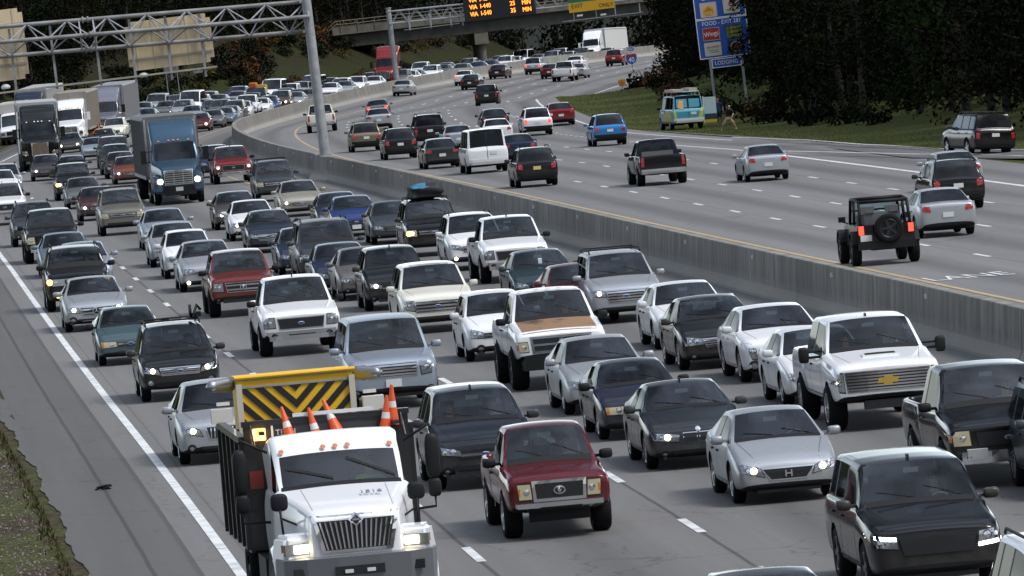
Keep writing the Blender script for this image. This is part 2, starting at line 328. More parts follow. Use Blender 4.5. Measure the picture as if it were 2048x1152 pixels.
def terr_mat():
    m = mat('verge_ground', (.05, .06, .02), .95, spec=.05); n, l = m.node_tree.nodes, m.node_tree.links; b = n["Principled BSDF"]
    uv = n.new("ShaderNodeUVMap"); uv.uv_map = 'st'; sp = n.new("ShaderNodeSeparateXYZ"); l.new(uv.outputs[0], sp.inputs[0])
    z = n.new("ShaderNodeTexNoise"); z.inputs['Scale'].default_value = .35; z.inputs['Detail'].default_value = 9; z.inputs['Roughness'].default_value = .7; l.new(uv.outputs[0], z.inputs['Vector'])
    z2 = n.new("ShaderNodeTexNoise"); z2.inputs['Scale'].default_value = 5; z2.inputs['Detail'].default_value = 8; l.new(uv.outputs[0], z2.inputs['Vector'])
    g = n.new("ShaderNodeValToRGB"); g.color_ramp.elements[0].color = (.034, .047, .012, 1); g.color_ramp.elements[1].color = (.085, .092, .034, 1); g.color_ramp.elements[0].position = .35; g.color_ramp.elements[1].position = .7; l.new(z2.outputs[0], g.inputs[0])
    r = n.new("ShaderNodeValToRGB"); r.color_ramp.elements[0].color = (.020, .011, .007, 1); r.color_ramp.elements[1].color = (.090, .068, .054, 1); r.color_ramp.elements[0].position = .3; r.color_ramp.elements[1].position = .75; l.new(z2.outputs[0], r.inputs[0])
    # gravel shelf beside the left shoulder; clay on the far cutting
    nr = n.new("ShaderNodeMapRange"); nr.inputs['From Min'].default_value = -22.9; nr.inputs['From Max'].default_value = -22.0; l.new(sp.outputs[1], nr.inputs['Value'])
    rt = n.new("ShaderNodeMath"); rt.operation = 'LESS_THAN'; rt.inputs[1].default_value = 0; l.new(sp.outputs[1], rt.inputs[0])
    gm = n.new("ShaderNodeMath"); gm.operation = 'MULTIPLY'; l.new(nr.outputs[0], gm.inputs[0]); l.new(rt.outputs[0], gm.inputs[1])
    cs = n.new("ShaderNodeMapRange"); cs.inputs['From Min'].default_value = 520; cs.inputs['From Max'].default_value = 620; l.new(sp.outputs[0], cs.inputs['Value'])
    ct = n.new("ShaderNodeMapRange"); ct.inputs['From Min'].default_value = -30; ct.inputs['From Max'].default_value = -35; l.new(sp.outputs[1], ct.inputs['Value'])
    cm = n.new("ShaderNodeMath"); cm.operation = 'MULTIPLY'; l.new(cs.outputs[0], cm.inputs[0]); l.new(ct.outputs[0], cm.inputs[1])
    zz = n.new("ShaderNodeMapRange"); zz.inputs['From Min'].default_value = .40; zz.inputs['From Max'].default_value = .58; l.new(z.outputs[0], zz.inputs['Value'])
    ad = n.new("ShaderNodeMath"); ad.operation = 'MAXIMUM'; l.new(gm.outputs[0], ad.inputs[0]); l.new(cm.outputs[0], ad.inputs[1])
    fm = n.new("ShaderNodeMath"); fm.operation = 'MULTIPLY'; l.new(ad.outputs[0], fm.inputs[0]); l.new(zz.outputs[0], fm.inputs[1])
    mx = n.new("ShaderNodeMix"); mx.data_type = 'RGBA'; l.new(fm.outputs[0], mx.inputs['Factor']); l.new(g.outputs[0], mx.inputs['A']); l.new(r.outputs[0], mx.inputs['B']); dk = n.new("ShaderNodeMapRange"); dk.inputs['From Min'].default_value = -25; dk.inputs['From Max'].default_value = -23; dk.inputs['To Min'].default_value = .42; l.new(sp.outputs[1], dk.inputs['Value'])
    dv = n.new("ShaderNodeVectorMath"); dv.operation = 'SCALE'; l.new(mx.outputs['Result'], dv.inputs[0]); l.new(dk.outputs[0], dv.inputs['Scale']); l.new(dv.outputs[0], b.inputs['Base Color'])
    bp = n.new("ShaderNodeBump"); bp.inputs['Strength'].default_value = .8; bp.inputs['Distance'].default_value = .06; l.new(z2.outputs[0], bp.inputs['Height']); l.new(bp.outputs[0], b.inputs['Normal'])
    return m
TM = terr_mat()
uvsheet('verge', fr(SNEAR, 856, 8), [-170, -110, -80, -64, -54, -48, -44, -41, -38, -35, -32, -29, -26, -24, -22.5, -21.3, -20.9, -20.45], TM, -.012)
uvsheet('verge_right', fr(SNEAR, 856, 8), [22.96, 24.5, 26, 28, 30, 33, 37, 42, 50, 64, 90, 140], TM, -.012)['kind'] = 'structure'
bpy.data.objects['verge_right'].name = 'grass_verge'
RL = [(330, 22.9), (262, 22.9), (220, 21.5), (196, 21.4), (184, 24.0), (176, 26.2), (166, 29.4), (150, 34.6), (128, 42), (100, 52)]
RR_ = [(330, 23.0), (262, 23.6), (222, 23.9), (208, 24.2), (196, 26.2), (188, 28.3), (176, 31.8), (160, 37), (138, 44.5), (110, 55)]
bm = bmesh.new(); uvl = bm.loops.layers.uv.new('st'); A_ = []
for (a, b), (c, d) in zip(RL, RR_):
    A_.append([(bm.verts.new(pt(a + (c - a) * q, b + (d - b) * q, .035 + .09 * sm(b + (d - b) * q, 23, 25))), (a + (c - a) * q, b + (d - b) * q)) for q in (0, .33, .66, 1)])
for P_, Q_ in zip(A_, A_[1:]):
    for k in range(3):
        q = (P_[k], P_[k + 1], Q_[k + 1], Q_[k]); f = bm.faces.new([x[0] for x in q])
        for lp, x in zip(f.loops, q): lp[uvl].uv = x[1]
tag(finish('ramp_road', bm, road_mat('asphalt_ramp', (.11, .109, .107), 0, 0, [])), kind='structure')
bm = bmesh.new(); box(bm, (0, 1500, -45), (9000, 7000, .5)); tag(finish('ground', bm, noise_mat('far_ground', (.012, .016, .007), (.022, .027, .012), .02)), kind='structure')
LINEW = noise_mat('line_paint_white', (.40, .41, .40), (.66, .67, .66), 2.5, .6, lo=.30, hi=.55)
LINEY = noise_mat('line_paint_yellow', (.34, .24, .12), (.46, .33, .17), 2.5, .6)
def strip(bm, s0, s1, t, w_, h=.009, n=None, tf=None):
    n = n or max(1, int(abs(s1 - s0) / 5)); prev = None
    for i in range(n + 1):
        s = s0 + (s1 - s0) * i / n; tt = tf(s) if tf else t
        q = (bm.verts.new(pt(s, tt - w_ / 2, h)), bm.verts.new(pt(s, tt + w_ / 2, h)))
        if prev: bm.faces.new((prev[0], prev[1], q[1], q[0]))
        prev = q
bm = bmesh.new(); s = SNEAR
while s < SFAR: e = min(s + 24.36, SFAR); strip(bm, s, e, T_EDGE, .17); s += 24.4
tag(finish('edge_line', bm, LINEW), kind='structure')
bm = bmesh.new(); strip(bm, SNEAR, SFAR, T_Y, .17); tag(finish('yellow_line', bm, LINEY), kind='structure')
bm = bmesh.new(); strip(bm, SNEAR, SFAR, T_D - .2, .13); tag(finish('inner_yellow_line', bm, LINEY), kind='structure')
bm = bmesh.new()
for t, ph in ((T_A, 60.2), (T_B, 74.2), (T_C, 69.0), (T_R1, 94.4), (T_R2, 94.6), (T_R3, 94.2)):
    k = int((SNEAR - ph) / 12.192) - 1
    while True:
        s = ph + 12.192 * k; k += 1
        if s > SFAR - 3: break
        if s < SNEAR + 3: continue
        strip(bm, s - 1.5, s + 1.5, t, .15, n=1)
s = 282.0
while s < 420: strip(bm, s - .6, s + .6, T_W, .2, n=1); s += 4
tag(finish('lane_dashes', bm, LINEW), kind='structure')
bm = bmesh.new(); strip(bm, SNEAR, 232, T_W, .26); strip(bm, 232, 276, T_W, .18, tf=lambda s: T_W)
ipl = lambda P: (lambda s: next((P[i][1] + (P[i + 1][1] - P[i][1]) * (s - P[i][0]) / (P[i + 1][0] - P[i][0]) for i in range(len(P) - 1) if P[i][0] <= s <= P[i + 1][0]), P[-1][1]))
strip(bm, 268, SFAR, 21.8, .16, tf=ipl([(268, 21.85), (400, 21.6), (900, 21.4)]))
hx = lambda s: .012 + .035 + .09 * sm(24, 23, 25)
u1 = ipl([(110, 54.3), (138, 43.8), (160, 36.3), (176, 31.1), (188, 27.6), (196, 25.6), (208, 23.6), (222, 22.6), (268, 21.85)])
u2 = ipl([(100, 52.8), (128, 42.8), (150, 35.3), (166, 30.1), (176, 26.9), (184, 24.6), (196, 21.75), (222, 18.95)])
strip(bm, 130, 268, 0, .16, .17, n=50, tf=u1); strip(bm, 130, 221, 0, .16, .17, n=40, tf=u2)
tag(finish('ramp_lines', bm, LINEW), kind='structure')
M_ = pt(68.3, 5.35, .012); hd = rd(68.3)[3]
bm = text_bm('LANE', 1.0, Matrix.Translation(M_) @ Matrix.Rotation(-hd, 4, 'Z') @ Matrix.Rotation(REE[30], 4, 'Y') @ Matrix.Diagonal((1, 3.9, 1, 1)), sx=.92, ext=.002)
tag(finish('road_lettering', bm, LINEW), kind='structure')

# ---------------------------------------------------------------- median barrier
def barrier_mat():
    m = mat('barrier_concrete', (.3, .29, .27), .85); n, l = m.node_tree.nodes, m.node_tree.links; b = n["Principled BSDF"]
    uv = n.new("ShaderNodeUVMap"); uv.uv_map = 'st'
    def nz(sc, det=6, r=.6):
        mp = n.new("ShaderNodeMapping"); mp.inputs['Scale'].default_value = sc; l.new(uv.outputs[0], mp.inputs[0])
        z = n.new("ShaderNodeTexNoise"); z.inputs['Scale'].default_value = 1; z.inputs['Detail'].default_value = det; z.inputs['Roughness'].default_value = r; l.new(mp.outputs[0], z.inputs['Vector']); return z.outputs[0]
    sp = n.new("ShaderNodeSeparateXYZ"); l.new(uv.outputs[0], sp.inputs[0])
    st = nz((2.2, .35, 1), 8, .65); big = nz((.08, .5, 1)); grain = nz((6, 6, 1), 8)
    rp = n.new("ShaderNodeValToRGB"); rp.color_ramp.elements[0].position = .36; rp.color_ramp.elements[1].position = .66
    rp.color_ramp.elements[0].color = (.125, .117, .102, 1); rp.color_ramp.elements[1].color = (.275, .262, .232, 1); l.new(st, rp.inputs[0])
    hb = n.new("ShaderNodeMapRange"); hb.inputs['From Min'].default_value = .2; hb.inputs['From Max'].default_value = .55; l.new(sp.outputs[1], hb.inputs['Value'])   # streaks run down from the top edge
    mx = n.new("ShaderNodeMix"); mx.data_type = 'RGBA'; mx.inputs['A'].default_value = (.30, .287, .255, 1); l.new(hb.outputs[0], mx.inputs['Factor']); l.new(rp.outputs[0], mx.inputs['B'])
    a = n.new("ShaderNodeMath"); a.operation = 'MULTIPLY_ADD'; a.inputs[1].default_value = .5; a.inputs[2].default_value = .72; l.new(big, a.inputs[0])
    g = n.new("ShaderNodeMath"); g.operation = 'MULTIPLY_ADD'; g.inputs[1].default_value = .4; g.inputs[2].default_value = .8; l.new(grain, g.inputs[0])
    c = n.new("ShaderNodeMath"); c.operation = 'MULTIPLY'; l.new(a.outputs[0], c.inputs[0]); l.new(g.outputs[0], c.inputs[1])
    v = n.new("ShaderNodeVectorMath"); v.operation = 'SCALE'; l.new(mx.outputs['Result'], v.inputs[0]); l.new(c.outputs[0], v.inputs['Scale']); l.new(v.outputs[0], b.inputs['Base Color'])
    return m
bm = bmesh.new(); uvl = bm.loops.layers.uv.new('st'); prof = [(-.38, -.15), (-.35, .0), (-.34, .07), (-.22, .33), (-.13, 1.17), (-.115, 1.19), (.115, 1.19), (.13, 1.17), (.22, .33), (.34, .07), (.35, .0), (.38, -.15)]
def pole_bulge(s): return 1.0 + 1.6 * (sm(s, 250, 253) - sm(s, 258, 261))
g = [[(bm.verts.new(pt(s, t * pole_bulge(s), h)), (s, h)) for t, h in prof] for s in fr(SNEAR, SFAR, 3)]
for P_, Q_ in zip(g, g[1:]):
    for k in range(len(prof) - 1):
        q = (P_[k], P_[k + 1], Q_[k + 1], Q_[k]); f = bm.faces.new([x[0] for x in q])
        for lp, x in zip(f.loops, q): lp[uvl].uv = x[1]
BAR = finish('median_barrier', bm, barrier_mat()); tag(BAR, 'long grey concrete barrier with vertical stains between the two carriageways', 'barrier')
for s in fr(20, 320, 16.3):
    bm = bmesh.new(); M = upright(s, -.165, 0, 0, .98); 
    for v_ in ((0, 0, 0),): box(bm, (0, -.01, .0), (.09, .05, .11))
    o = finish('reflector', bm, mat('reflector_white', (.75, .75, .74), .4), BAR); o.matrix_world = M
for s in fr(-14, 830, 36.6):
    bm = bmesh.new(); 
    P2 = [(a * 1.01 + (-.006 if a < 0 else .006), b + (.006 if b > 1 else 0)) for a, b in prof[1:-1]]
    va = [bm.verts.new(pt(s, t * pole_bulge(s), h)) for t, h in P2]; vb = [bm.verts.new(pt(s + .05, t * pole_bulge(s), h)) for t, h in P2]
    for k in range(len(P2) - 1): bm.faces.new((va[k], va[k + 1], vb[k + 1], vb[k]))
    finish('expansion_joint', bm, mat('joint_dark', (.06, .058, .055), .9), BAR)

# ---------------------------------------------------------------- gantries
def zig(bm, A, B, n, r, mi=0):
    for i in range(n):
        a = A[0].lerp(A[1], i / n); b = B[0].lerp(B[1], (i + .5) / n); c = A[0].lerp(A[1], (i + 1) / n); tube(bm, [a, b], r, 5, mi, False); tube(bm, [b, c], r, 5, mi, False)
GS = 255.5
def gp(t, h, ds=0): return pt(GS + ds, 0, 0) + (pt(GS, t) - pt(GS, 0)).normalized() * abs(t) * (1 if t != 0 else 0) + Vector((0, 0, h))
GA = upright(GS, 0, 0)     # x forward = towards camera, y = left = +t
GI = Vector((0, 1, 0))
def G(t, h, dx=0):
    e = rd(GS)[4]; return Vector((dx, t, h - e * t))
gan = empty('sign_gantry', GA); tag(gan, 'tubular steel sign gantry with tall pole on the barrier and walkway below its truss', 'gantry')
bm = bmesh.new(); tube(bm, [(0, 0, 1.0), (0, 0, 9.6)], .27, 18, r2=.23); tube(bm, [(-.35, 0, 1.0), (-.35, 0, 8.6)], .12, 10); lathe(bm, [(.42, 1.19), (.42, 1.26), (.3, 1.26)], 18); finish('pole', bm, STEEL, gan, True, 40)
TL = -24.0; ch = {'top': (8.94, -.55), 'mid': (8.17, .55), 'bot': (7.45, -.55)}
for nm_, (h, dx) in ch.items():
    bm = bmesh.new(); tube(bm, [G(0, h, dx), G(TL, h, dx)], .105, 10)
    for t in (-10.9, -11.15): tube(bm, [G(t, h, dx), G(t - .08, h, dx)], .17, 10)
    finish('chord', bm, noise_mat('weathered_steel', (.16, .15, .14), (.27, .27, .27), .5, .6, stretch=(.3, 2, 2)), gan, True, 40)
bm = bmesh.new()
for a, b in (('top', 'mid'), ('mid', 'bot'), ('top', 'bot')): zig(bm, (G(0, *ch[a]), G(TL, *ch[a])), (G(0, *ch[b]), G(TL, *ch[b])), 12, .038)
for t in (0, -10.7, -11.4): tube(bm, [G(t, *ch['top']), G(t, *ch['bot'])], .04, 5); tube(bm, [G(t, *ch['top']), G(t, *ch['mid'])], .04, 5); tube(bm, [G(t, *ch['mid']), G(t, *ch['bot'])], .04, 5)
for h in (7.45, 8.94): box(bm, G(-.1, h, -.28), (.8, .5, .12))
finish('lattice', bm, STEEL, gan)
for t in (-5.4, -7.1, -8.9, -10.66, -12.86, -14.9, -17.0):
    bm = bmesh.new(); box(bm, G(t, 7.2, -.72), (.10, .12, 3.2)); finish('hanger', bm, STEEL, gan)
bm = bmesh.new(); box(bm, G(-14.4, 5.69, -.80), (.50, 19.2, .07)); box(bm, G(-14.4, 5.69, -1.1), (.06, 19.2, .10)); finish('walkway', bm, noise_mat('walkway_steel', (.36, .33, .27), (.48, .44, .36), 1), gan)
def sign_lamp(t):
    bm = bmesh.new(); r = bmesh.ops.create_uvsphere(bm, u_segments=10, v_segments=8, radius=1)
    for v in r['verts']: v.co = G(t, 5.90, -.9) + Vector((v.co.x * .22, v.co.y * .24, max(v.co.z, -.5) * .16))
    finish('sign_lamp', bm, mat('lamp_white', (.62, .66, .68), .4), gan, True)
for t in (-5.75, -8.5, -15.4, -18): sign_lamp(t)
def signback(t0, t1, h0, h1, label, n):
    o = empty('overhead_sign', GA); tag(o, label, 'road sign', 'backs of the overhead signs')
    bm = bmesh.new(); a, b = G((t0 + t1) / 2, 0, -1.0), 0; c = Vector((-1.0, (t0 + t1) / 2, a.z + (h0 + h1) / 2))
    box(bm, c, (.05, t1 - t0, h1 - h0)); bmesh.ops.bevel(bm, geom=[e for e in bm.edges if abs((e.verts[0].co - e.verts[1].co).x) > .03], offset=.22, segments=4, affect='EDGES')
    finish('panel', bm, SIGNBACK, o)
    for q in (.22, .78): bm = bmesh.new(); box(bm, c + Vector((.045, 0, (h1 - h0) * (q - .5))), (.05, t1 - t0 - .1, .12)); finish('stiffener', bm, mat('stiffener', (.33, .30, .24), .6), o)
    for q in range(n):
        bm = bmesh.new(); box(bm, c + Vector((.03, (t1 - t0) * ((q + .5) / n - .5), 0)), (.02, .03, h1 - h0 - .1)); finish('panel_rib', bm, mat('stiffener', (.33, .30, .24), .6), o)
signback(-9.15, -4.85, 6.25, 8.7, 'back of the smaller tan sign hung on the near gantry beside its pole side', 5)
signback(-20.5, -14.15, 6.15, 9.7, 'back of the larger tan sign cut off by the frame on the near gantry', 6)
# far gantry with message board
FS = 595.; FA = upright(FS, 0, 1)     # x away, y left = -t
fe = rd(FS)[4]
def Fp(t, h, dx=0): return Vector((dx, -t, h - fe * t))
fg = empty('sign_gantry', FA); tag(fg, 'box truss gantry carrying the message board in front of the bridge', 'gantry')
bm = bmesh.new(); tube(bm, [(0, 0, .9), (0, 0, 7.9)], .26, 14, r2=.23); lathe(bm, [(.29, 7.9), (.29, 8.0), (.001, 8.0)], 14); finish('pole', bm, STEEL, fg, True, 40)
tr_h = lambda t: .055 * t
for hh in (7.62, 6.50):
    for dx in (-.5, .5): bm = bmesh.new(); tube(bm, [Fp(0, hh, dx), Fp(27, hh + tr_h(27), dx)], .085, 8); finish('chord', bm, STEEL, fg, True, 40)
bm = bmesh.new()
for dx in (-.5, .5): zig(bm, (Fp(.2, 6.5, dx), Fp(27, 6.5 + tr_h(27), dx)), (Fp(.2, 7.62, dx), Fp(27, 7.62 + tr_h(27), dx)), 17, .03)
for i in range(14): t = i * 2; tube(bm, [Fp(t, 6.5 + tr_h(t), -.5), Fp(t, 7.62 + tr_h(t), -.5)], .03, 5); tube(bm, [Fp(t, 6.5 + tr_h(t), -.5), Fp(t, 6.5 + tr_h(t), .5)], .03, 5)
finish('lattice', bm, STEEL, fg)
bm = bmesh.new()
for t in (1.9, 3.9, 5.8, 6.9): box(bm, Fp(t, 6.35 + tr_h(t), -.65), (.1, .14, 1.4))
for t in (17.3, 19.4, 21.2, 23.5): box(bm, Fp(t, 6.7, -.65), (.1, .09, 1.3))
finish('hanger', bm, STEEL, fg)
bm = bmesh.new(); box(bm, Fp(4.0, 6.05, -.7), (.5, 5.2, .06)); box(bm, Fp(20, 6.25, -.9), (.5, 7.5, .06)); finish('walkway', bm, STEEL, fg)
for t in (17.9, 20.1): bm = bmesh.new(); box(bm, Fp(t, 6.48, -1.0), (.3, .5, .16)); finish('sign_lamp', bm, mat('lamp_white', (.62, .66, .68), .4), fg)
def facing(t, h, dx): return Matrix.Translation(Fp(t, h, dx)) @ Matrix.Rotation(-pi / 2, 4, 'Z') @ Matrix.Rotation(pi / 2, 4, 'X')
vm = empty('message_board', FA); tag(vm, 'black electronic board with three lines of orange travel times', 'message board')
bm = bmesh.new(); box(bm, Fp(10.55, 7.85, -1.0), (.5, 6.7, 2.6)); bmesh.ops.bevel(bm, geom=bm.edges[:], offset=.05, segments=1, affect='EDGES'); finish('case', bm, mat('board_black', (.008, .008, .009), .6), vm)
LED = mat('led_orange', (.8, .25, .03), .4, emit=(1, .20, .015), es=2.6)
for i, (a, b, c) in enumerate((('VIA  I-540', '35', 'MIN'), ('VIA  I-440', '25', 'MIN'), ('VIA  I-40', '27', 'MIN'))):
    z_ = 6.98 + i * .66; bm = text_bm(a, .58, facing(7.75, z_ + .02, -1.265), align='LEFT', sx=.84, ext=.005); text_bm(b, .58, facing(11.8, z_ + .25, -1.265), bm, align='CENTER', sx=.9, ext=.005); text_bm(c, .58, facing(13.1, z_ + .30, -1.265), bm, align='CENTER', sx=.8, ext=.005); finish('lit_text', bm, LED, vm)
eg = empty('exit_sign', FA); tag(eg, 'green and yellow EXIT ONLY sign with a downward arrow over the free lanes', 'road sign')
SG = mat('sign_green', (.01, .13, .085), .4); SY = mat('sign_yellow', (.60, .33, .015), .4); SW = mat('sign_white', (.78, .78, .78), .4); SB = mat('sign_blue', (.018, .085, .36), .4); SK = mat('sign_black', (.012, .012, .012), .5)
bm = bmesh.new(); box(bm, Fp(19.1, 8.9, -.95), (.05, 4.3, 2.2)); finish('green_panel', bm, SG, eg)
bm = bmesh.new(); box(bm, Fp(19.1, 7.36, -.95), (.05, 4.3, .9)); finish('yellow_panel', bm, SY, eg)
bm = text_bm('EXIT', .52, facing(17.75, 7.36, -.982), sx=1.05, ext=.004); text_bm('ONLY', .52, facing(20.45, 7.36, -.982), bm, sx=1.0, ext=.004)
prism(bm, [(-19.06, 7.66), (-19.16, 7.66), (-19.16, 7.40), (-19.42, 7.44), (-19.11, 7.08), (-18.80, 7.44), (-19.06, 7.40)], -.986, -.978, 'x'); finish('lettering', bm, SK, eg)

# ---------------------------------------------------------------- bridge
bp0 = pt(775, -21.5); gz = bp0.z; CON = noise_mat('bridge_concrete', (.10, .09, .07), (.16, .145, .115), .9); CDK = noise_mat('girder_grey', (.035, .034, .03), (.065, .062, .054), .7)
br = empty('road_bridge', Matrix.Translation(bp0) @ Matrix.Rotation(radians(5), 4, 'Z')); tag(br, 'grey girder bridge crossing the highway behind the message board', 'bridge')
sl = lambda x: 4.7 - .012 * x
def slab(name, x0, x1, y0, y1, za, zb, m):
    bm = bmesh.new(); vs = []
    for x in (x0, x1):
        for y in (y0, y1):
            for z_ in (za, zb): vs.append(bm.verts.new((x, y, sl(x) + z_)))
    for f in ((0, 1, 3, 2), (4, 6, 7, 5), (0, 4, 5, 1), (2, 3, 7, 6), (0, 2, 6, 4), (1, 5, 7, 3)): bm.faces.new([vs[i] for i in f])
    return finish(name, bm, m, br)
for i, y in enumerate((-.2, 2.4, 5.0, 7.6)): slab('girder', -16, 60, y, y + .5, 0, 1.5, CDK)
slab('deck', -17, 60, -.8, 9.0, 1.5, 1.75, CON); slab('parapet', -17, 60, -.8, -.5, 1.752, 2.5, CON)
bm = bmesh.new()
for i in range(20): x = -16 + i * 2; tube(bm, [(x, -.86, sl(x) + 1.8), (x, -.86, sl(x) + 3.1)], .04, 5)
for z_ in (2.7, 3.1): tube(bm, [(-17.4, -.86, sl(-17) + z_ - .6), (-16.6, -.86, sl(-17) + z_), (58, -.86, sl(58) + z_)], .05, 6)
finish('railing', bm, mat('rail_tan', (.15, .135, .10), .6), br)
bm = bmesh.new(); box(bm, (.2, 4.0, 4.0), (1.6, 9.4, 1.30)); finish('pier_cap', bm, CON, br)
for y in (.4, 4.0, 7.6): bm = bmesh.new(); tube(bm, [(.2, y, -1.5), (.2, y, 3.4)], .45, 14); finish('pier_column', bm, CON, br, True, 40)
bm = bmesh.new(); box(bm, (-17.5, 4, 3.0), (2.0, 9, 5.6)); finish('abutment', bm, CON, br)

# ---------------------------------------------------------------- roadside signs
def post_sign(s, t, name, label, cat='road sign'):
    o = empty(name, upright(s, t, 1)); tag(o, label, cat); return o
sg = post_sign(350, 30.35, 'services_sign', 'large blue motorist services board on two posts reading GAS and FOOD')
sz = pt(350, 30.35).z
zg = lambda t, s=350: 0
def Sp(y, z_, x=0): return Vector((x, -y, z_))
def sface(y, z_, x=-.06): return Matrix.Translation(Sp(y, z_, x)) @ Matrix.Rotation(-pi / 2, 4, 'Z') @ Matrix.Rotation(pi / 2, 4, 'X')
e0 = 30.35; hb, ht = 3.75, 7.75
for y in (-.98, 1.0): bm = bmesh.new(); box(bm, Sp(y, 3.6, .06), (.12, .15, 8.2)); finish('post', bm, STEEL, sg)
def panel(o, y0, y1, z0, z1, m, border=.05, bmat=None, x=0, name='panel'):
    bm = bmesh.new(); box(bm, Sp((y0 + y1) / 2, (z0 + z1) / 2, x), (.04, y1 - y0, z1 - z0)); a = finish(name, bm, m, o)
    if border:
        bm = bmesh.new()
        for yy in (y0 + border / 2, y1 - border / 2): box(bm, Sp(yy, (z0 + z1) / 2, x - .024), (.008, border, z1 - z0))
        for zz in (z0 + border / 2, z1 - border / 2): box(bm, Sp((y0 + y1) / 2, zz, x - .024), (.008, y1 - y0 - 2 * border, border))
        finish('border', bm, bmat or SW, a)
    return a
p_top = panel(sg, -1.60, 1.60, 6.22, ht, SB); p_bot = panel(sg, -1.60, 1.60, hb, 6.20, SB)
finish('lettering', text_bm('GAS - EXIT 281', .36, sface(0, 7.50, -.03), sx=.95, ext=.004), SW, p_top)
finish('lettering', text_bm('FOOD - EXIT 281', .36, sface(0, 5.92, -.03), sx=.9, ext=.004), SW, p_bot)
PK = mat('logo_pale', (.58, .42, .38), .5); LR = mat('logo_red', (.30, .02, .015), .5); LY = mat('logo_yellow', (.62, .36, .02), .5); LG = mat('logo_lime', (.36, .42, .04), .5)
a = panel(sg, -1.25, -.20, 6.32, 7.24, PK, 0, None, -.03, 'logo_panel'); bm = bmesh.new(); c = (-.72, 6.55)
fan = [(c[0] + .34 * cos(radians(-20 + 220 * i / 14)) * (1 if i % 2 else .93), c[1] + .12 + .34 * sin(radians(-20 + 220 * i / 14)) * (1 if i % 2 else .93) + .02) for i in range(15)] + [(c[0] - .2, c[1] - .10), (c[0] + .2, c[1] - .10)]
prism(bm, [(-y, z_) for y, z_ in fan], -.062, -.052, 'x', 0)
for i in range(1, 7): an = radians(-10 + 200 * i / 7); box(bm, Sp(c[0] + .16 * cos(an), c[1] + .14 + .16 * sin(an), -.066), (.008, .022, .26), 1, Matrix.Rotation(an - pi / 2, 3, 'X'))
finish('emblem', bm, [LY, LR], a)
a = panel(sg, .22, 1.24, 6.42, 7.30, mat('logo_cream', (.5, .48, .40), .5), 0, None, -.03, 'logo_panel'); bm = bmesh.new(); lathe(bm, [(.08, -.056), (.16, -.058)], 16, 'x', 0, Sp(.72, 7.0)); finish('emblem', bm, LR, a)
finish('lettering', text_bm('Murphy', .17, sface(.72, 6.62, -.055), ext=.003), SK, a)
a = panel(sg, -1.25, -.20, 4.86, 5.66, LR, .03, PK, -.03, 'logo_panel'); finish('lettering', text_bm('Wings', .42, sface(-.72, 5.26, -.058) @ Matrix.Rotation(radians(6), 4, 'Z'), sx=.85, ext=.004), SW, a)
a = panel(sg, .22, 1.24, 4.86, 5.66, mat('logo_dark', (.012, .03, .02), .5), 0, None, -.03, 'logo_panel')
bm = text_bm('SUBWAY', .27, sface(.72, 5.50, -.055), sx=.9, ext=.004)
for z_ in (5.25, 5.0): text_bm('SUBWAY', .27, sface(.72, z_, -.055), bm, sx=.9, ext=.004)
finish('lettering', bm, LG, a)
a = panel(sg, -1.25, -.20, 3.90, 4.74, mat('logo_cream', (.5, .48, .40), .5), 0, None, -.03, 'logo_panel'); finish('lettering', text_bm('Aroma', .28, sface(-.72, 4.46, -.055) @ Matrix.Rotation(radians(5), 4, 'Z'), ext=.003), LR, a)
bm = bmesh.new(); box(bm, Sp(-.72, 4.24, -.055), (.006, .7, .025)); box(bm, Sp(-.66, 4.12, -.055), (.006, .6, .025)); finish('rule_line', bm, SK, a)
a = panel(sg, .22, 1.24, 3.90, 4.74, SK, .02, SB, -.03, 'logo_panel'); bm = bmesh.new(); lathe(bm, [(.27, -.056), (.35, -.058)], 20, 'x', 0, Sp(.73, 4.32)); finish('emblem', bm, mat('logo_tan', (.35, .28, .15), .5), a); finish('lettering', text_bm('22', .34, sface(.73, 4.32, -.056), ext=.004), LR, a)
lo = panel(sg, -.90, .95, 3.12, 3.70, SB, .05); finish('lettering', text_bm('LODGING', .36, sface(.02, 3.41, -.03), sx=.9, ext=.004), SW, lo)
sh = post_sign(544, 26.3, 'route_marker', 'blue and red interstate shield reading 40 with an EAST plate on a thin post')
bm = bmesh.new(); box(bm, Sp(0, 2.2), (.06, .07, 4.6)); finish('post', bm, STEEL, sh)
def shield(k): return [(-y * k, 3.55 + (z_ - .5) * k) for y, z_ in ((-.46, .86), (-.30, .94), (0, .88), (.30, .94), (.46, .86), (.50, .5), (.36, .16), (0, -.05), (-.36, .16), (-.50, .5))]
bm = bmesh.new(); prism(bm, shield(1.06), -.07, -.045, 'x', 1); prism(bm, shield(.97), -.076, -.066, 'x', 0); prism(bm, [(-.46, 3.72), (.46, 3.72), (.44, 3.86), (.28, 3.94), (0, 3.89), (-.28, 3.94), (-.44, 3.86)], -.082, -.072, 'x', 2); finish('shield', bm, [SB, SW, LR], sh)
finish('lettering', text_bm('40', .62, sface(0, 3.42, -.085), sx=.85, ext=.004), SW, sh)
ea = panel(sh, -.36, .36, 4.18, 4.58, SB, .03, None, -.06); finish('lettering', text_bm('EAST', .30, sface(0, 4.37, -.09), ext=.004), SW, ea)
yb = post_sign(566, 23.6, 'roadside_marker', 'small square yellow marker on a short post by the shoulder of the ramp bend')
bm = bmesh.new(); box(bm, Sp(0, .35), (.06, .06, .9)); finish('post', bm, STEEL, yb); bm = bmesh.new(); box(bm, Sp(0, .82), (.16, .62, .62)); bmesh.ops.bevel(bm, geom=bm.edges[:], offset=.05, segments=2, affect='EDGES'); finish('panel', bm, mat('marker_yellow', (.62, .32, .02), .5), yb)
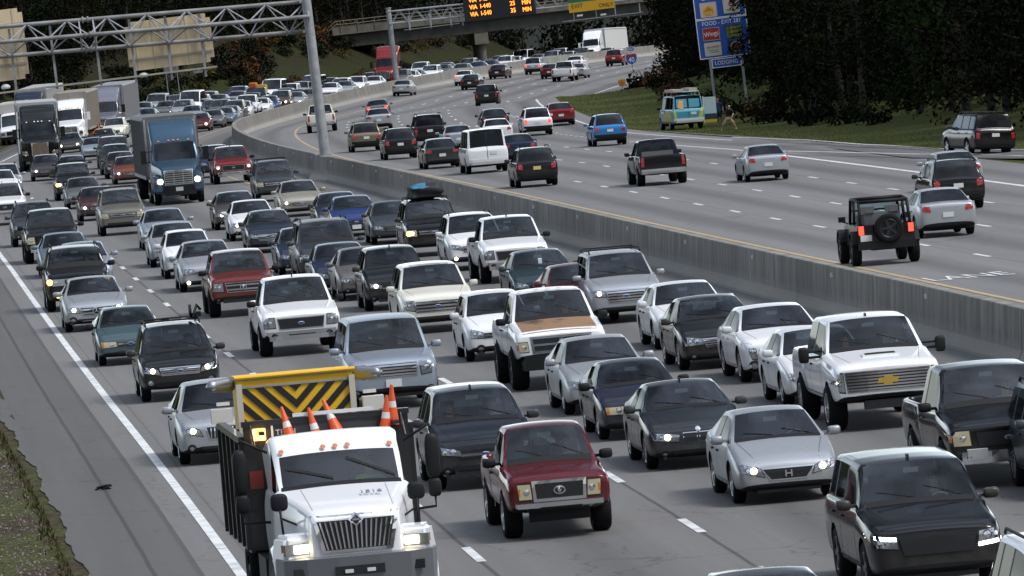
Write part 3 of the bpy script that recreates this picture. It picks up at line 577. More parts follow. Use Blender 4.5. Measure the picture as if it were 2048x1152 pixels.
bm = bmesh.new(); box(bm, Sp(0, .84, -.09), (.02, .3, .3), 0, Matrix.Rotation(radians(45), 3, 'X')); finish('symbol', bm, mat('marker_orange', (.5, .16, .02), .5), yb)
gs = post_sign(438, -24.8, 'guide_sign', 'grey sign panel seen from behind on two thin posts on the far grass slope')
gs.matrix_world = upright(620, -25.5, 1)
for y in (-.35, .75): bm = bmesh.new(); box(bm, Sp(y, 1.6), (.06, .07, 4.0)); finish('post', bm, STEEL, gs)
bm = bmesh.new(); box(bm, Sp(.2, 3.2, .02), (.04, 1.5, 1.0)); finish('panel', bm, mat('panel_back', (.2, .19, .17), .6), gs)
# tyre scrap on the near shoulder
bm = bmesh.new(); random.seed(3)
for i in range(5): box(bm, (random.uniform(-.05, .05), random.uniform(-.09, .09), .02 + .012 * i), (.10, .20, .022), 0, Euler((random.uniform(-.3, .3), random.uniform(-.3, .3), random.uniform(-.6, .6))).to_matrix())
bmesh.ops.bevel(bm, geom=bm.edges[:], offset=.005, segments=1, affect='EDGES')
o = finish('tyre_scrap', bm, RUBBER); o.matrix_world = frame(9.96, -19.47, 0, .4); tag(o, 'black torn scrap of tyre lying on the near shoulder', 'debris')


# ---- vehicle styles: base dimensions in metres, then what each style changes ----
BASE={
'sedan':dict(L=4.8,W=1.83,H=1.45,fo=.92,wb=2.78,zb=.2,h0=.70,h1=.96,xC=1.30,xRF=2.12,xRR=3.45,xT=4.18,belt=.95,zt=1.04,rw=.70,R=.33,kind='car'),
'hatch':dict(L=4.15,W=1.72,H=1.5,fo=.8,wb=2.5,zb=.2,h0=.74,h1=1.0,xC=1.0,xRF=1.8,xRR=3.6,xT=4.0,belt=.98,zt=1.0,rw=.72,R=.31,kind='wagon'),
'suv':dict(L=4.65,W=1.87,H=1.70,fo=.88,wb=2.70,zb=.26,h0=.86,h1=1.10,xC=1.18,xRF=1.95,xRR=4.12,xT=4.5,belt=1.07,zt=1.07,rw=.73,R=.36,kind='wagon'),
'bigsuv':dict(L=5.1,W=2.0,H=1.88,fo=.92,wb=2.95,zb=.3,h0=.98,h1=1.2,xC=1.35,xRF=2.0,xRR=4.7,xT=4.98,belt=1.16,zt=1.16,rw=.76,R=.39,kind='wagon'),
'pickup':dict(L=5.7,W=2.0,H=1.88,fo=.95,wb=3.6,zb=.42,h0=1.02,h1=1.22,xC=1.5,xRF=2.12,xRR=3.5,xT=3.62,belt=1.2,zt=1.22,rw=.74,R=.4,kind='pickup'),
'van':dict(L=5.6,W=2.02,H=2.1,fo=.85,wb=3.43,zb=.32,h0=.98,h1=1.22,xC=.85,xRF=1.55,xRR=5.35,xT=5.5,belt=1.2,zt=1.2,rw=.82,R=.37,kind='wagon'),
}
ST={
'sedan':('sedan',{}),
'far_sedan':('sedan',{}),
'far_suv':('suv',{}),
'far_pickup':('pickup',{}),
'far_van':('van',dict(H=2.2)),
'sedan_civic':('sedan',dict(L=4.55,W=1.76,H=1.44,h0=.66,xC=1.1,xRF=2.0)),
'sedan_twin':('sedan',dict(L=4.65,W=1.81,H=1.43,h0=.70,xC=1.45,xRF=2.2)),
'sedan_star':('sedan',dict(L=4.7,W=1.83,H=1.44,h0=.72,xC=1.42,xRF=2.15)),
'sedan_bar':('sedan',dict(L=4.87,W=1.79,H=1.45,h0=.72)),
'sedan_ninety':('sedan',dict(L=4.45,W=1.70,H=1.40,h0=.70,h1=.92,xC=1.25,xRF=1.95,belt=.9,R=.3)),
'sedan_lux':('sedan',dict(L=5.1,W=1.87,H=1.5,h0=.82,h1=1.02,xC=1.25,xRF=2.15,belt=1.0,R=.36)),
'sedan_slat':('sedan',dict(L=5.0,W=1.85,H=1.5,h0=.78,xC=1.2,xRF=2.05)),
'sedan_curvy':('sedan',dict(L=4.9,W=1.84,H=1.5,h0=.74,h1=1.0,xC=1.4,xRF=2.15,R=.35)),
'coupe_old':('sedan',dict(L=4.35,W=1.70,H=1.38,h0=.66,h1=.9,xC=1.2,xRF=1.9,belt=.88,R=.29)),
'hatch':('hatch',{}),
'hatch_fit':('hatch',dict(L=4.1,W=1.70,H=1.53)),
'suv':('suv',{}),
'bigsuv':('bigsuv',{}),
'suv_round':('suv',dict(L=4.55,W=1.84,H=1.68,h0=.80)),
'suv_bars':('suv',dict(L=4.75,W=1.93,H=1.71,h0=.92)),
'suv_rover':('bigsuv',dict(L=4.97,W=1.96,H=1.86,h0=1.0,h1=1.16)),
'suv_dark':('bigsuv',dict(L=5.1,W=1.93,H=1.80,h0=.95,h1=1.17,xC=1.5,xRF=2.25)),
'suv_slots':('bigsuv',dict(L=4.75,W=1.95,H=1.87,xC=1.4,xRF=1.75,h0=1.08,h1=1.22,belt=1.22,zt=1.22,R=.41)),
'suv_hex':('suv',dict(L=4.9,W=1.9,H=1.72,h0=.88)),
'suv_box':('bigsuv',dict(L=4.8,W=1.9,H=1.82,xC=1.35,xRF=1.85)),
'wagon_out':('suv',dict(L=4.8,W=1.83,H=1.64,h0=.82,h1=1.02,xC=1.22,xRF=2.05,belt=1.0,zt=1.0,R=.345)),
'pickup':('pickup',{}),
'pickup_small':('pickup',dict(L=4.9,W=1.70,H=1.72,zb=.42,h0=.98,h1=1.1,wb=3.05,xC=1.35,xRF=1.95,xRR=3.0,xT=3.1,belt=1.1,zt=1.1,R=.37)),
'pickup_ram':('pickup',dict(L=5.7,W=2.0,H=2.05,zb=.62,h0=1.2,h1=1.4,belt=1.36,zt=1.36,R=.45)),
'pickup_hd':('pickup',dict(L=6.1,W=2.05,H=2.0,zb=.5,h0=1.18,h1=1.36,belt=1.3,zt=1.32,wb=3.9,xC=1.6,xRF=2.25,xRR=4.2,xT=4.3,R=.43)),
'pickup_dark':('pickup',dict(L=5.6,W=2.0,H=1.9,wb=3.5)),
'pickup_toy':('pickup',dict(L=5.2,W=1.88,H=1.80,h0=1.03,h1=1.18,belt=1.15,zt=1.15,wb=3.2,xRR=4.0,xT=4.1)),
'van':('van',{}),
'van_service':('van',dict(L=5.6,W=2.0,H=2.05)),
}
def dims(st):
    b,o=ST[st]; d=dict(BASE[b]); d.update(o); d['base']=b
    if 'wb' not in o: d['wb']=BASE[b]['wb']*d['L']/BASE[b]['L']
    if b not in('pickup',) or 'xRR' not in o:
        for k in ('xRR','xT'):
            if k not in o: d[k]=BASE[b][k]*d['L']/BASE[b]['L'] if b!='pickup' else d[k]
    return d

# ---------------------------------------------------------------- vehicle bodies
def section(kind, w, zb, z, zr=None, rw=.72):
    # half cross-section, eleven points from the middle of the floor to the middle of the top
    lo = [(0, zb), (.78 * w, zb), (.955 * w, zb + .05), (1.0 * w, zb + .45 * (z - zb)), (.99 * w, zb + .78 * (z - zb))]
    if kind == 'hood': return lo + [(.945 * w, z - .045), (.885 * w, z - .005), (.83 * w, z + .008), (.72 * w, z + .018), (.4 * w, z + .034), (0, z + .042)]
    if kind == 'cowl': return lo + [(.95 * w, z - .015), (.92 * w, z + .01), (.885 * w, z + .02), (.835 * w, z + .022), (.44 * w, z + .045), (0, z + .055)]
    if kind == 'bed': return lo + [(.97 * w, z), (.95 * w, z + .015), (.89 * w, z + .01), (.86 * w, z - .42), (.4 * w, z - .43), (0, z - .43)]
    r = rw * w
    return lo + [(.95 * w, z - .01), (.915 * w, z + .02), (r * 1.02, zr - .085), (r * .93, zr - .022), (r * .55, zr + .006), (0, zr + .014)]
def stations(d):
    L, w, zb, h0, h1 = d['L'], d['W'] / 2, d['zb'], d['h0'], d['h1']; k = d['kind']; H = d['H']; b = d['belt']; rw = d['rw']
    xC, xRF, xRR, xT, zt = d['xC'], d['xRF'], d['xRR'], d['xT'], d['zt']; S = []
    blunt = k in ('pickup', 'semi')
    add = lambda x, sec: S.append((L / 2 - x, sec))
    wf = lambda x: w * (d.get('hoodw', 1) + (1 - d.get('hoodw', 1)) * min(1, x / xC) ** 1.3)
    hz = lambda x: h0 + (h1 - h0) * (min(x / xC, 1)) ** .75
    add(0.0, section('hood', wf(0) * (.90 if blunt else .80), zb + .10, h0 - (.06 if blunt else .13)))
    add(.05, section('hood', wf(.05) * (.95 if blunt else .89), zb + .05, h0 - .025))
    add(.20, section('hood', wf(.2) * (.98 if blunt else .955), zb + .01, hz(.20)))
    add(.50, section('hood', wf(.5) * .99, zb, hz(.5)))
    if xC > 1.1: add((.5 + xC) / 2, section('hood', wf((.5 + xC) / 2), zb, hz((.5 + xC) / 2)))
    add(xC - .10, section('hood', wf(xC - .1), zb, h1))
    add(xC, section('cowl', w, zb, h1)); iC = len(S) - 1
    add(xRF, section('cab', w, zb, b, H - .035, rw)); iRF = len(S) - 1
    pil = []
    if k == 'semi':
        add(xRF + .35, section('cab', w, zb, b, H + .15, rw))
        pil.append(len(S) - 1); add(xRF + .5, section('cab', w, zb, b, H + .3, rw + .03))
        add(xRF + 1.1, section('cab', w, zb, b, d['HF'], rw + .06)); add(xRR, section('cab', w, zb, b, d['HF'], rw + .06)); iRR = len(S) - 1
        pil += [iRR - 2, iRR - 1]
        add(xRR + .06, section('hood', w * .5, zb, zb + .5)); add(L, section('hood', w * .45, zb + .1, zb + .45))
        return S, iC, iRF, iRR, pil
    mids = [xRF + (xRR - xRF) * .42] if not d.get('two') else []
    if k == 'wagon' and xRR - xRF > 1.7: mids = [xRF + (xRR - xRF) * .35, xRF + (xRR - xRF) * .74]
    if k == 'pickup': mids = [xRF + .95] if xRR - xRF > 1.25 else []
    for m in mids:
        add(m - .045, section('cab', w, zb, b, H, rw)); pil.append(len(S) - 1); add(m + .045, section('cab', w, zb, b, H, rw))
    if k == 'pickup' and not mids: add((xRF + xRR) / 2, section('cab', w, zb, b, H, rw))
    add(xRR, section('cab', w, zb, b, H - (.04 if k == 'car' else .02), rw)); iRR = len(S) - 1
    if k == 'car':
        add(xT, section('cowl', w * .985, zb, zt - .02)); add(xT + .12, section('hood', w * .985, zb, zt)); add(L - .18, section('hood', w * .955, zb + .04, zt - .015))
        add(L - .04, section('hood', w * .89, zb + .1, zt - .05)); add(L, section('hood', w * .82, zb + .18, zt - .14))
    elif k == 'wagon':
        add(xT, section('cowl', w * .975, zb + .02, zt)); add(L - .07, section('hood', w * .95, zb + .05, zt - .03)); add(L, section('hood', w * .88, zb + .14, zt - .16))
    else:
        add(xT, section('cowl', w * .97, zb, zt)); add(xT + .08, section('bed', w, zb + .02, zt)); add(L - .14, section('bed', w, zb + .02, zt))
        add(L - .11, section('hood', w * .985, zb + .02, zt + .01)); add(L - .03, section('hood', w * .97, zb + .1, zt)); add(L, section('hood', w * .95, zb + .12, zt - .05))
    return S, iC, iRF, iRR, pil
B_PAINT, B_TRIM, B_WS, B_SIDE, B_REAR = 0, 1, 2, 3, 4
def body_mesh(d, lvl, wells):
    S, iC, iRF, iRR, pil = stations(d); k = d['kind']; bm = bmesh.new(); G = []
    for x, sec in S:
        L_ = [bm.verts.new((x, y, z)) for y, z in sec]
        R_ = [L_[0]] + [bm.verts.new((x, -y, z)) for y, z in sec[1:-1]] + [L_[-1]]
        G.append((L_, R_))
    cr = bm.edges.layers.float.new('crease_edge')
    for i in range(len(S) - 1):
        for side in (0, 1):
            A, Bq = G[i][side], G[i + 1][side]
            for j in range(10):
                mi = B_PAINT
                if j < 2: mi = B_TRIM
                if i == iC and j >= 8: mi = B_WS
                if iC <= i < iRR and j == 6: mi = (B_PAINT if k == 'semi' else B_TRIM) if i in pil else B_SIDE
                if i == iRR and j >= 8 and k != 'semi': mi = B_REAR
                if i == iRR and j == 6 and k == 'wagon' and d['base'] != 'van': mi = B_SIDE
                f = (A[j], A[j + 1], Bq[j + 1], Bq[j])
                bm.faces.new(f).material_index = mi
    for i in (0, len(S) - 1):
        L_, R_ = G[i]
        for j in range(10):
            vs = [L_[j], L_[j + 1], R_[j + 1], R_[j]]
            vs = list(dict.fromkeys(vs))
            bm.faces.new(vs).material_index = B_TRIM if j < 2 else B_PAINT
    blunt = k in ('pickup', 'semi'); kk = 1.45 if blunt or d['base'] in ('bigsuv', 'van') else 1.0
    cl = {2: .25, 4: .22, 5: .42, 6: .45, 7: .5, 8: .45}
    for i in range(len(S)):
        for side in (0, 1):
            A = G[i][side]
            if i + 1 < len(S):
                for j, c_ in cl.items():
                    e = bm.edges.get((A[j], G[i + 1][side][j]))
                    if e: e[cr] = min(.9, c_ * kk * (.6 if i < iC and j > 5 else 1))
            if i in (iC, iRF, iRR, iRR + 1) or i in (1, len(S) - 2):
                for j in range(4, 10):
                    e = bm.edges.get((A[j], A[j + 1]))
                    if e: e[cr] = .6 if i not in (1, len(S) - 2) else .22 * kk
    for e in bm.edges:
        ms = {f.material_index for f in e.link_faces}
        if len(ms) == 2 and (ms & {B_WS, B_SIDE, B_REAR}): e[cr] = .82
    bmesh.ops.recalc_face_normals(bm, faces=bm.faces[:])
    me = bpy.data.meshes.new('body_src'); bm.to_mesh(me); bm.free()
    for m in (paint('white'), TRIM, GLASS, GLASSD, GLASSD): me.materials.append(m)
    me.polygons.foreach_set('use_smooth', [True] * len(me.polygons))
    o = bpy.data.objects.new('body_src', me); link(o)
    sb = o.modifiers.new('s', 'SUBSURF'); sb.levels = lvl; sb.render_levels = lvl
    bpy.context.view_layer.update(); base = evald(o)
    x1, x0 = max(v.co.x for v in base.vertices), min(v.co.x for v in base.vertices); fx = d['L'] / (x1 - x0); fy = d['W'] / 2 / max(v.co.y for v in base.vertices)
    for v in me.vertices: v.co.x = (v.co.x - x0) * fx - d['L'] / 2; v.co.y *= fy
    me.update(); o.data = me; bpy.context.view_layer.update(); bpy.data.meshes.remove(base); base = evald(o)
    bvh = BVHTree.FromPolygons([v.co.copy() for v in base.vertices], [tuple(p.vertices) for p in base.polygons])
    out = base
    if wells:
        cb = bmesh.new(); xf = d['L'] / 2 - d['fo']
        for x in (xf, xf - d['wb']):
            for sy in (1, -1):
                y0, y1 = sy * (d['W'] / 2 - .34), sy * (d['W'] / 2 + .2); n = 22; r = d['R'] + .065
                A = [cb.verts.new((x + r * cos(2 * pi * q / n), y0, d['R'] + r * sin(2 * pi * q / n))) for q in range(n)]
                Bv = [cb.verts.new((x + r * cos(2 * pi * q / n), y1, d['R'] + r * sin(2 * pi * q / n))) for q in range(n)]
                cb.faces.new(A); cb.faces.new(Bv[::-1])
                for q in range(n): cb.faces.new((A[q], Bv[q], Bv[(q + 1) % n], A[(q + 1) % n]))
        bmesh.ops.recalc_face_normals(cb, faces=cb.faces[:])
        cm = bpy.data.meshes.new('cut'); cb.to_mesh(cm); cb.free(); cm.materials.append(TRIM)
        co = bpy.data.objects.new('cut', cm); link(co)
        bo = o.modifiers.new('b', 'BOOLEAN'); bo.operation = 'DIFFERENCE'; bo.object = co; bo.solver = 'EXACT'
        try: bo.material_mode = 'TRANSFER'
        except Exception: pass
        bpy.context.view_layer.update(); out = evald(o)
        bpy.data.objects.remove(co)
    bpy.data.objects.remove(o)
    return out, bvh
def pick(src, fn, name, mats):
    b = bmesh.new(); b.from_mesh(src)
    names = [m.name if m else '' for m in src.materials]
    kill = [f for f in b.faces if not fn(f, names)]
    bmesh.ops.delete(b, geom=kill, context='FACES')
    if not b.faces: b.free(); return None
    me = bpy.data.meshes.new(name); b.to_mesh(me); b.free()
    for m in mats: me.materials.append(m)
    return me
class Dec:
    """patches that follow the body's surface: lamps, grilles, seams, plates"""
    def __init__(s, d, bvh): s.d, s.bvh, s.bm = d, bvh, bmesh.new()
    def hit(s, D, u, v):
        L, W, H = s.d['L'], s.d['W'], 6
        o, dr = {'F': ((L, u, v), (-1, 0, 0)), 'B': ((-L, u, v), (1, 0, 0)), 'S': ((u, W, v), (0, -1, 0)), 'Q': ((u, -W, v), (0, 1, 0)), 'T': ((u, v, H), (0, 0, -1))}[D]
        h = s.bvh.ray_cast(Vector(o), Vector(dr)); return h[0], Vector(dr)
    def patch(s, D, c, nu=4, nv=2, off=.006, th=.05, mi=0):
        P = [Vector((a, b)) for a, b in c]; g = []; last = None
        for j in range(nv + 1):
            row = []
            for i in range(nu + 1):
                a, b = i / nu, j / nv
                q = P[0] * (1 - a) * (1 - b) + P[1] * a * (1 - b) + P[2] * a * b + P[3] * (1 - a) * b
                h, dr = s.hit(D, q.x, q.y); row.append([q, h])
            g.append(row)
        ax = {'F': 0, 'B': 0, 'S': 1, 'Q': 1, 'T': 2}[D]
        if not any(c_[1] is not None for r in g for c_ in r): return
        # where the ray misses: slide sideways to the nearest hit of the row, or hang a whole row below / above the body
        full = [k_ for k_, r in enumerate(g) if any(c_[1] is not None for c_ in r)]
        for r in g:
            ok_ = [i for i, c_ in enumerate(r) if c_[1] is not None]
            if ok_:
                for i, c_ in enumerate(r):
                    if c_[1] is None: c_[1] = r[min(ok_, key=lambda z_: abs(z_ - i))][1]
        top, bot = [], []
        for k_, row in enumerate(g):
            src_ = row if k_ in full else g[min(full, key=lambda z_: abs(z_ - k_))]
            a, b = [], []
            for i, (q, h) in enumerate(row):
                if h is None:
                    h = src_[i][1].copy()
                    if D in ('F', 'B'): h.z = q.y
                a.append(s.bm.verts.new(h - dr * off)); b.append(s.bm.verts.new(h + dr * th))
            top.append(a); bot.append(b)
        def F(vs): s.bm.faces.new(vs).material_index = mi
        for j in range(nv):
            for i in range(nu): F((top[j][i], top[j][i + 1], top[j + 1][i + 1], top[j + 1][i]))
        for i in range(nu): F((bot[0][i], bot[0][i + 1], top[0][i + 1], top[0][i])); F((top[nv][i], top[nv][i + 1], bot[nv][i + 1], bot[nv][i]))
        for j in range(nv): F((bot[j][0], top[j][0], top[j + 1][0], bot[j + 1][0])); F((top[j][nu], bot[j][nu], bot[j + 1][nu], top[j + 1][nu]))
    def rect(s, D, u0, u1, v0, v1, **k): s.patch(D, [(u0, v0), (u1, v0), (u1, v1), (u0, v1)], **k)
    def disc(s, D, u, v, r, mi=0, off=.012, r2=None, n=12):
        r2 = r2 or r; h, dr = s.hit(D, u, v)
        if h is None: return
        c = s.bm.verts.new(h - dr * off); ring = []
        o_ = {'F': (1, 2), 'B': (1, 2), 'S': (0, 2), 'Q': (0, 2), 'T': (0, 1)}[D]
        for k in range(n):
            a = 2 * pi * k / n; hh, _ = s.hit(D, u + r * cos(a), v + r2 * sin(a)); p = Vector(hh if hh is not None else h) - dr * (off - .004)
            p[o_[0]] = u + r * cos(a); p[o_[1]] = v + r2 * sin(a); ring.append(s.bm.verts.new(p))
        for k in range(n): s.bm.faces.new((c, ring[k], ring[(k + 1) % n])).material_index = mi
    def quads(s, D, c, **k):
        s.patch(D, c, **k); s.patch(D, [(-a, b) for a, b in c][::-1], **k)
    def done(s, name, mats, parts, parent=None):
        if not s.bm.faces: s.bm.free(); s.bm = bmesh.new(); return None
        bmesh.ops.recalc_face_normals(s.bm, faces=s.bm.faces[:])
        me = bpy.data.meshes.new(name); s.bm.to_mesh(me); s.bm.free(); s.bm = bmesh.new()
        for m in (mats if isinstance(mats, (list, tuple)) else [mats]): me.materials.append(m)
        parts.append((name, me, None, parent)); return len(parts) - 1
def wheel_meshes():
    bm = bmesh.new()
    lathe(bm, [(.20, -.09), (.225, -.105), (.29, -.112), (.325, -.095), (.34, -.06), (.34, .06), (.325, .095), (.29, .112), (.225, .105), (.20, .09)], 26, 'y')
    for k in range(26):
        pass
    bmesh.ops.recalc_face_normals(bm, faces=bm.faces[:])
    t = bpy.data.meshes.new('wheel'); bm.to_mesh(t); bm.free(); t.materials.append(RUBBER)
    t.polygons.foreach_set('use_smooth', [True] * len(t.polygons))
    rims = []
    for m, ns, wd in ((RIM, 5, .07), (RIM, 10, .028), (RIMD, 5, .07)):
        bm = bmesh.new()
        lathe(bm, [(.222, .098), (.21, .107), (.195, .098), (.195, .02)], 26, 'y')
        r0 = lathe(bm, [(.2, .015), (.02, .02)], 26, 'y', 1); lathe(bm, [(.048, .03), (.048, .092), (.03, .1), (.001, .1)], 12, 'y')
        for k in range(ns):
            a = 2 * pi * k / ns; R = Matrix.Rotation(a, 3, 'Y')
            box(bm, R @ Vector((.12, .085, 0)), (.17, .022, wd), 0, R)
        bmesh.ops.recalc_face_normals(bm, faces=bm.faces[:])
        r = bpy.data.meshes.new('rim'); bm.to_mesh(r); bm.free(); r.materials.append(m); r.materials.append(GRILLE); rims.append(r)
    return t, rims
TYRE, RIMS = wheel_meshes()
def ell_mesh(name, sx, sy, sz, m, arm, n=8):
    bm = bmesh.new(); bmesh.ops.create_uvsphere(bm, u_segments=n * 2, v_segments=n, radius=1)
    for v in bm.verts:
        c = v.co; q = lambda a: math.copysign(abs(a) ** .5, a); v.co = Vector((q(c.x) * sx * (1 if c.x > 0 else .4), q(c.y) * sy, q(c.z) * sz + .05 * sy * c.y))
    box(bm, (-.02, -sy - arm / 2 + .03, -sz * .35), (.07, arm + .06, .045), 0)
    if sz > .12: box(bm, (-.02, -sy - arm / 2 + .03, sz * .3), (.05, arm + .06, .035), 0)
    me = bpy.data.meshes.new(name); bm.to_mesh(me); bm.free(); me.materials.append(m); me.polygons.foreach_set('use_smooth', [True] * len(me.polygons)); me.set_sharp_from_angle(angle=radians(50)); return me
MIRROR_P = ell_mesh('mirror', .10, .11, .075, None, .10); MIRROR_B = ell_mesh('mirror', .10, .11, .078, TRIM, .10)
MIRROR_T = ell_mesh('mirror', .08, .10, .15, TRIM, .26)

# front-end recipes, heights relative to the bonnet edge (g: grille half-widths bottom/top, z from/to; n bars)
def F_(g=None, bars=0, frame=0, vert=0, heads=None, low=None, fog=None, badge=None, bump=None, plate=0, lens='n', strip=0, gm=0, rails=0, roof=0, rim=0, mir='p', lamp=None, flare=0):
    return dict(g=g, bars=bars, frame=frame, vert=vert, heads=heads, low=low, fog=fog, badge=badge, bump=bump, plate=plate, lens=lens, strip=strip, gm=gm, rails=rails, roof=roof, rim=rim, mir=mir, lamp=lamp, flare=flare)
H1 = [(.44, -.22), (.80, -.15), (.84, .0), (.50, -.09)]
H2 = [(.46, -.20), (.82, -.22), (.84, -.02), (.48, -.06)]
HP = [(.58, -.30), (.90, -.30), (.92, -.06), (.60, -.06)]
FRONT = {
'sedan': F_(g=(.36, .42, -.24, -.10), bars=2, heads=H1, low=(.50, .56, -.46, -.33), fog=(.64, -.40, .05), badge='oval', rim=1),
'sedan_civic': F_(g=(.30, .44, -.25, -.08), bars=0, frame=1, heads=[(.42, -.20), (.78, -.12), (.82, .02), (.47, -.07)], low=(.60, .50, -.47, -.36), badge='H', rim=0),
'sedan_twin': F_(gm=2, g=(.20, .26, -.22, -.06), frame=1, heads=[(.36, -.20), (.80, -.15), (.84, -.02), (.34, -.08)], low=(.42, .48, -.48, -.36), fog=(.62, -.42, .055), badge='ring', rim=1),
'sedan_star': F_(g=(.36, .44, -.26, -.06), bars=2, frame=1, heads=[(.46, -.20), (.80, -.16), (.84, .0), (.50, -.06)], low=(.42, .52, -.48, -.36), fog=(.66, -.40, .09), badge='star', rim=0),
'sedan_bar': F_(g=(.46, .50, -.26, -.08), bars=3, frame=1, heads=H1, low=(.55, .5, -.50, -.38), badge='oval', rim=1),
'sedan_ninety': F_(g=(.30, .32, -.20, -.08), bars=2, heads=[(.36, -.20), (.76, -.20), (.78, -.06), (.38, -.06)], low=(.6, .6, -.46, -.38), lens='y', mir='b'),
'sedan_lux': F_(g=(.34, .46, -.34, -.08), bars=4, vert=6, frame=1, heads=[(.56, -.34), (.72, -.30), (.84, .02), (.70, .0)], low=(.2, .2, -.5, -.45), fog=(.68, -.46, .09), rim=1),
'sedan_slat': F_(g=(.30, .36, -.28, -.06), vert=9, frame=1, heads=H1, low=(.4, .5, -.52, -.42), fog=(.66, -.45, .06), badge='ring', rim=1),
'sedan_curvy': F_(g=(.32, .42, -.26, -.08), bars=4, frame=1, heads=[(.40, -.18), (.80, -.20), (.84, .0), (.46, -.05)], low=(.5, .5, -.5, -.40), fog=(.64, -.44, .055), badge='ring', rim=1),
'coupe_old': F_(g=(.34, .36, -.16, -.08), bars=1, heads=[(.36, -.18), (.78, -.20), (.80, -.05), (.40, -.06)], low=(.34, .36, -.40, -.30), lens='y', mir='b', badge='oval'),
'hatch': F_(g=(.34, .40, -.20, -.10), bars=0, heads=H1, low=(.26, .3, -.46, -.36), badge='oval'),
'hatch_fit': F_(g=(.40, .44, -.20, -.08), bars=1, heads=[(.42, -.20), (.76, -.18), (.80, .04), (.44, -.08)], low=(.30, .26, -.50, -.40), fog=(.54, -.46, .09), badge='ring', rim=1),
'suv': F_(g=(.40, .44, -.28, -.10), bars=2, heads=H1, low=(.52, .56, -.54, -.42), fog=(.66, -.46, .06), badge='oval', rails=1, rim=1),
'suv_round': F_(g=(.44, .40, -.24, -.12), bars=1, heads=[(.40, -.20), (.82, -.14), (.84, .0), (.44, -.10)], low=(.5, .6, -.55, -.36), fog=(.68, -.46, .06), badge='oval', rim=1),
'suv_bars': F_(g=(.52, .54, -.36, -.10), bars=3, frame=1, heads=[(.56, -.32), (.86, -.26), (.88, -.04), (.58, -.08)], low=(.66, .7, -.60, -.48), badge='oval', roof=1, rim=1),
'suv_rover': F_(g=(.46, .48, -.30, -.04), bars=4, frame=1, heads=[(.56, -.30), (.90, -.26), (.90, .0), (.54, -.04)], low=(.62, .62, -.74, -.60), fog=(.72, -.62, .06), plate=1, rim=1),
'suv_dark': F_(g=(.46, .52, -.34, -.10), bars=0, heads=[(.54, -.24), (.88, -.20), (.90, -.04), (.56, -.08)], low=(.5, .6, -.70, -.56), fog=(.62, -.66, .06), strip=1, rim=2, gm=3),
'suv_slots': F_(g=(.74, .76, -.30, -.10), vert=7, gm=4, heads=[(.56, -.29), (.74, -.29), (.74, -.11), (.56, -.11)], low=(.4, .4, -.62, -.48), fog=(.6, -.60, .08), lamp=1, flare=1, mir='b', rails=1),
'suv_hex': F_(g=(.40, .46, -.34, -.06), bars=4, frame=1, heads=[(.48, -.20), (.84, -.16), (.86, .02), (.50, -.06)], low=(.58, .6, -.58, -.46), rails=2, badge='oval', rim=1),
'suv_box': F_(g=(.46, .48, -.26, -.10), bars=2, heads=[(.54, -.28), (.84, -.28), (.86, -.08), (.56, -.08)], low=(.6, .6, -.62, -.46), badge='oval', rails=2, lens='y'),
'wagon_out': F_(g=(.40, .44, -.22, -.08), bars=3, frame=1, heads=H1, low=(.54, .58, -.48, -.30), fog=(.68, -.38, .08), badge='oval', rails=2),
'bigsuv': F_(g=(.50, .54, -.32, -.10), bars=3, frame=1, heads=HP, low=(.6, .6, -.66, -.52), badge='oval', rails=1),
'pickup': F_(g=(.48, .52, -.34, -.10), frame=1, gm=5, heads=HP, bump=(-.62, -.40, 'chrome'), low=(.30, .30, -.58, -.48), fog=(.62, -.53, .06), badge='oval', mir='b'),
'pickup_small': F_(g=(.40, .42, -.32, -.08), bars=0, frame=2, heads=[(.48, -.32), (.70, -.32), (.72, -.08), (.50, -.08)], bump=(-.54, -.38, 'chrome'), low=(.36, .36, -.52, -.45), badge='rings', lens='y', lamp=1, mir='b'),
'pickup_ram': F_(g=(.52, .56, -.36, -.10), bars=1, vert=1, frame=2, heads=[(.64, -.36), (.86, -.36), (.88, -.16), (.66, -.16)], bump=(-.76, -.46, 'black'), fog=(.5, -.6, .06), lens='y', mir='b', flare=1, rim=2),
'pickup_hd': F_(g=(.66, .70, -.44, -.10), bars=6, frame=1, heads=[(.72, -.44), (.96, -.40), (.96, -.10), (.74, -.10)], bump=(-.84, -.52, 'chrome'), low=(.40, .42, -.78, -.62), badge='bow', mir='t', rim=1, flare=1),
'pickup_dark': F_(g=(.46, .50, -.32, -.10), gm=3, heads=HP, bump=(-.60, -.40, 'chrome'), fog=(.6, -.5, .05), badge='oval', lens='y', mir='b', plate=2),
'pickup_toy': F_(g=(.42, .48, -.32, -.08), bars=2, frame=1, heads=[(.54, -.30), (.86, -.28), (.88, -.06), (.56, -.06)], low=(.56, .6, -.62, -.44), fog=(.7, -.54, .06), badge='rings', mir='b', rim=2, flare=0),
'van': F_(g=(.46, .5, -.3, -.1), bars=2, heads=HP, bump=(-.62, -.42, 'black'), mir='b'),
}
FRONT['van_service'] = FRONT['van']
for a, b in (('far_sedan', 'sedan'), ('far_suv', 'suv'), ('far_pickup', 'pickup'), ('far_van', 'van')): FRONT[a] = FRONT[b]
PROTO = {}
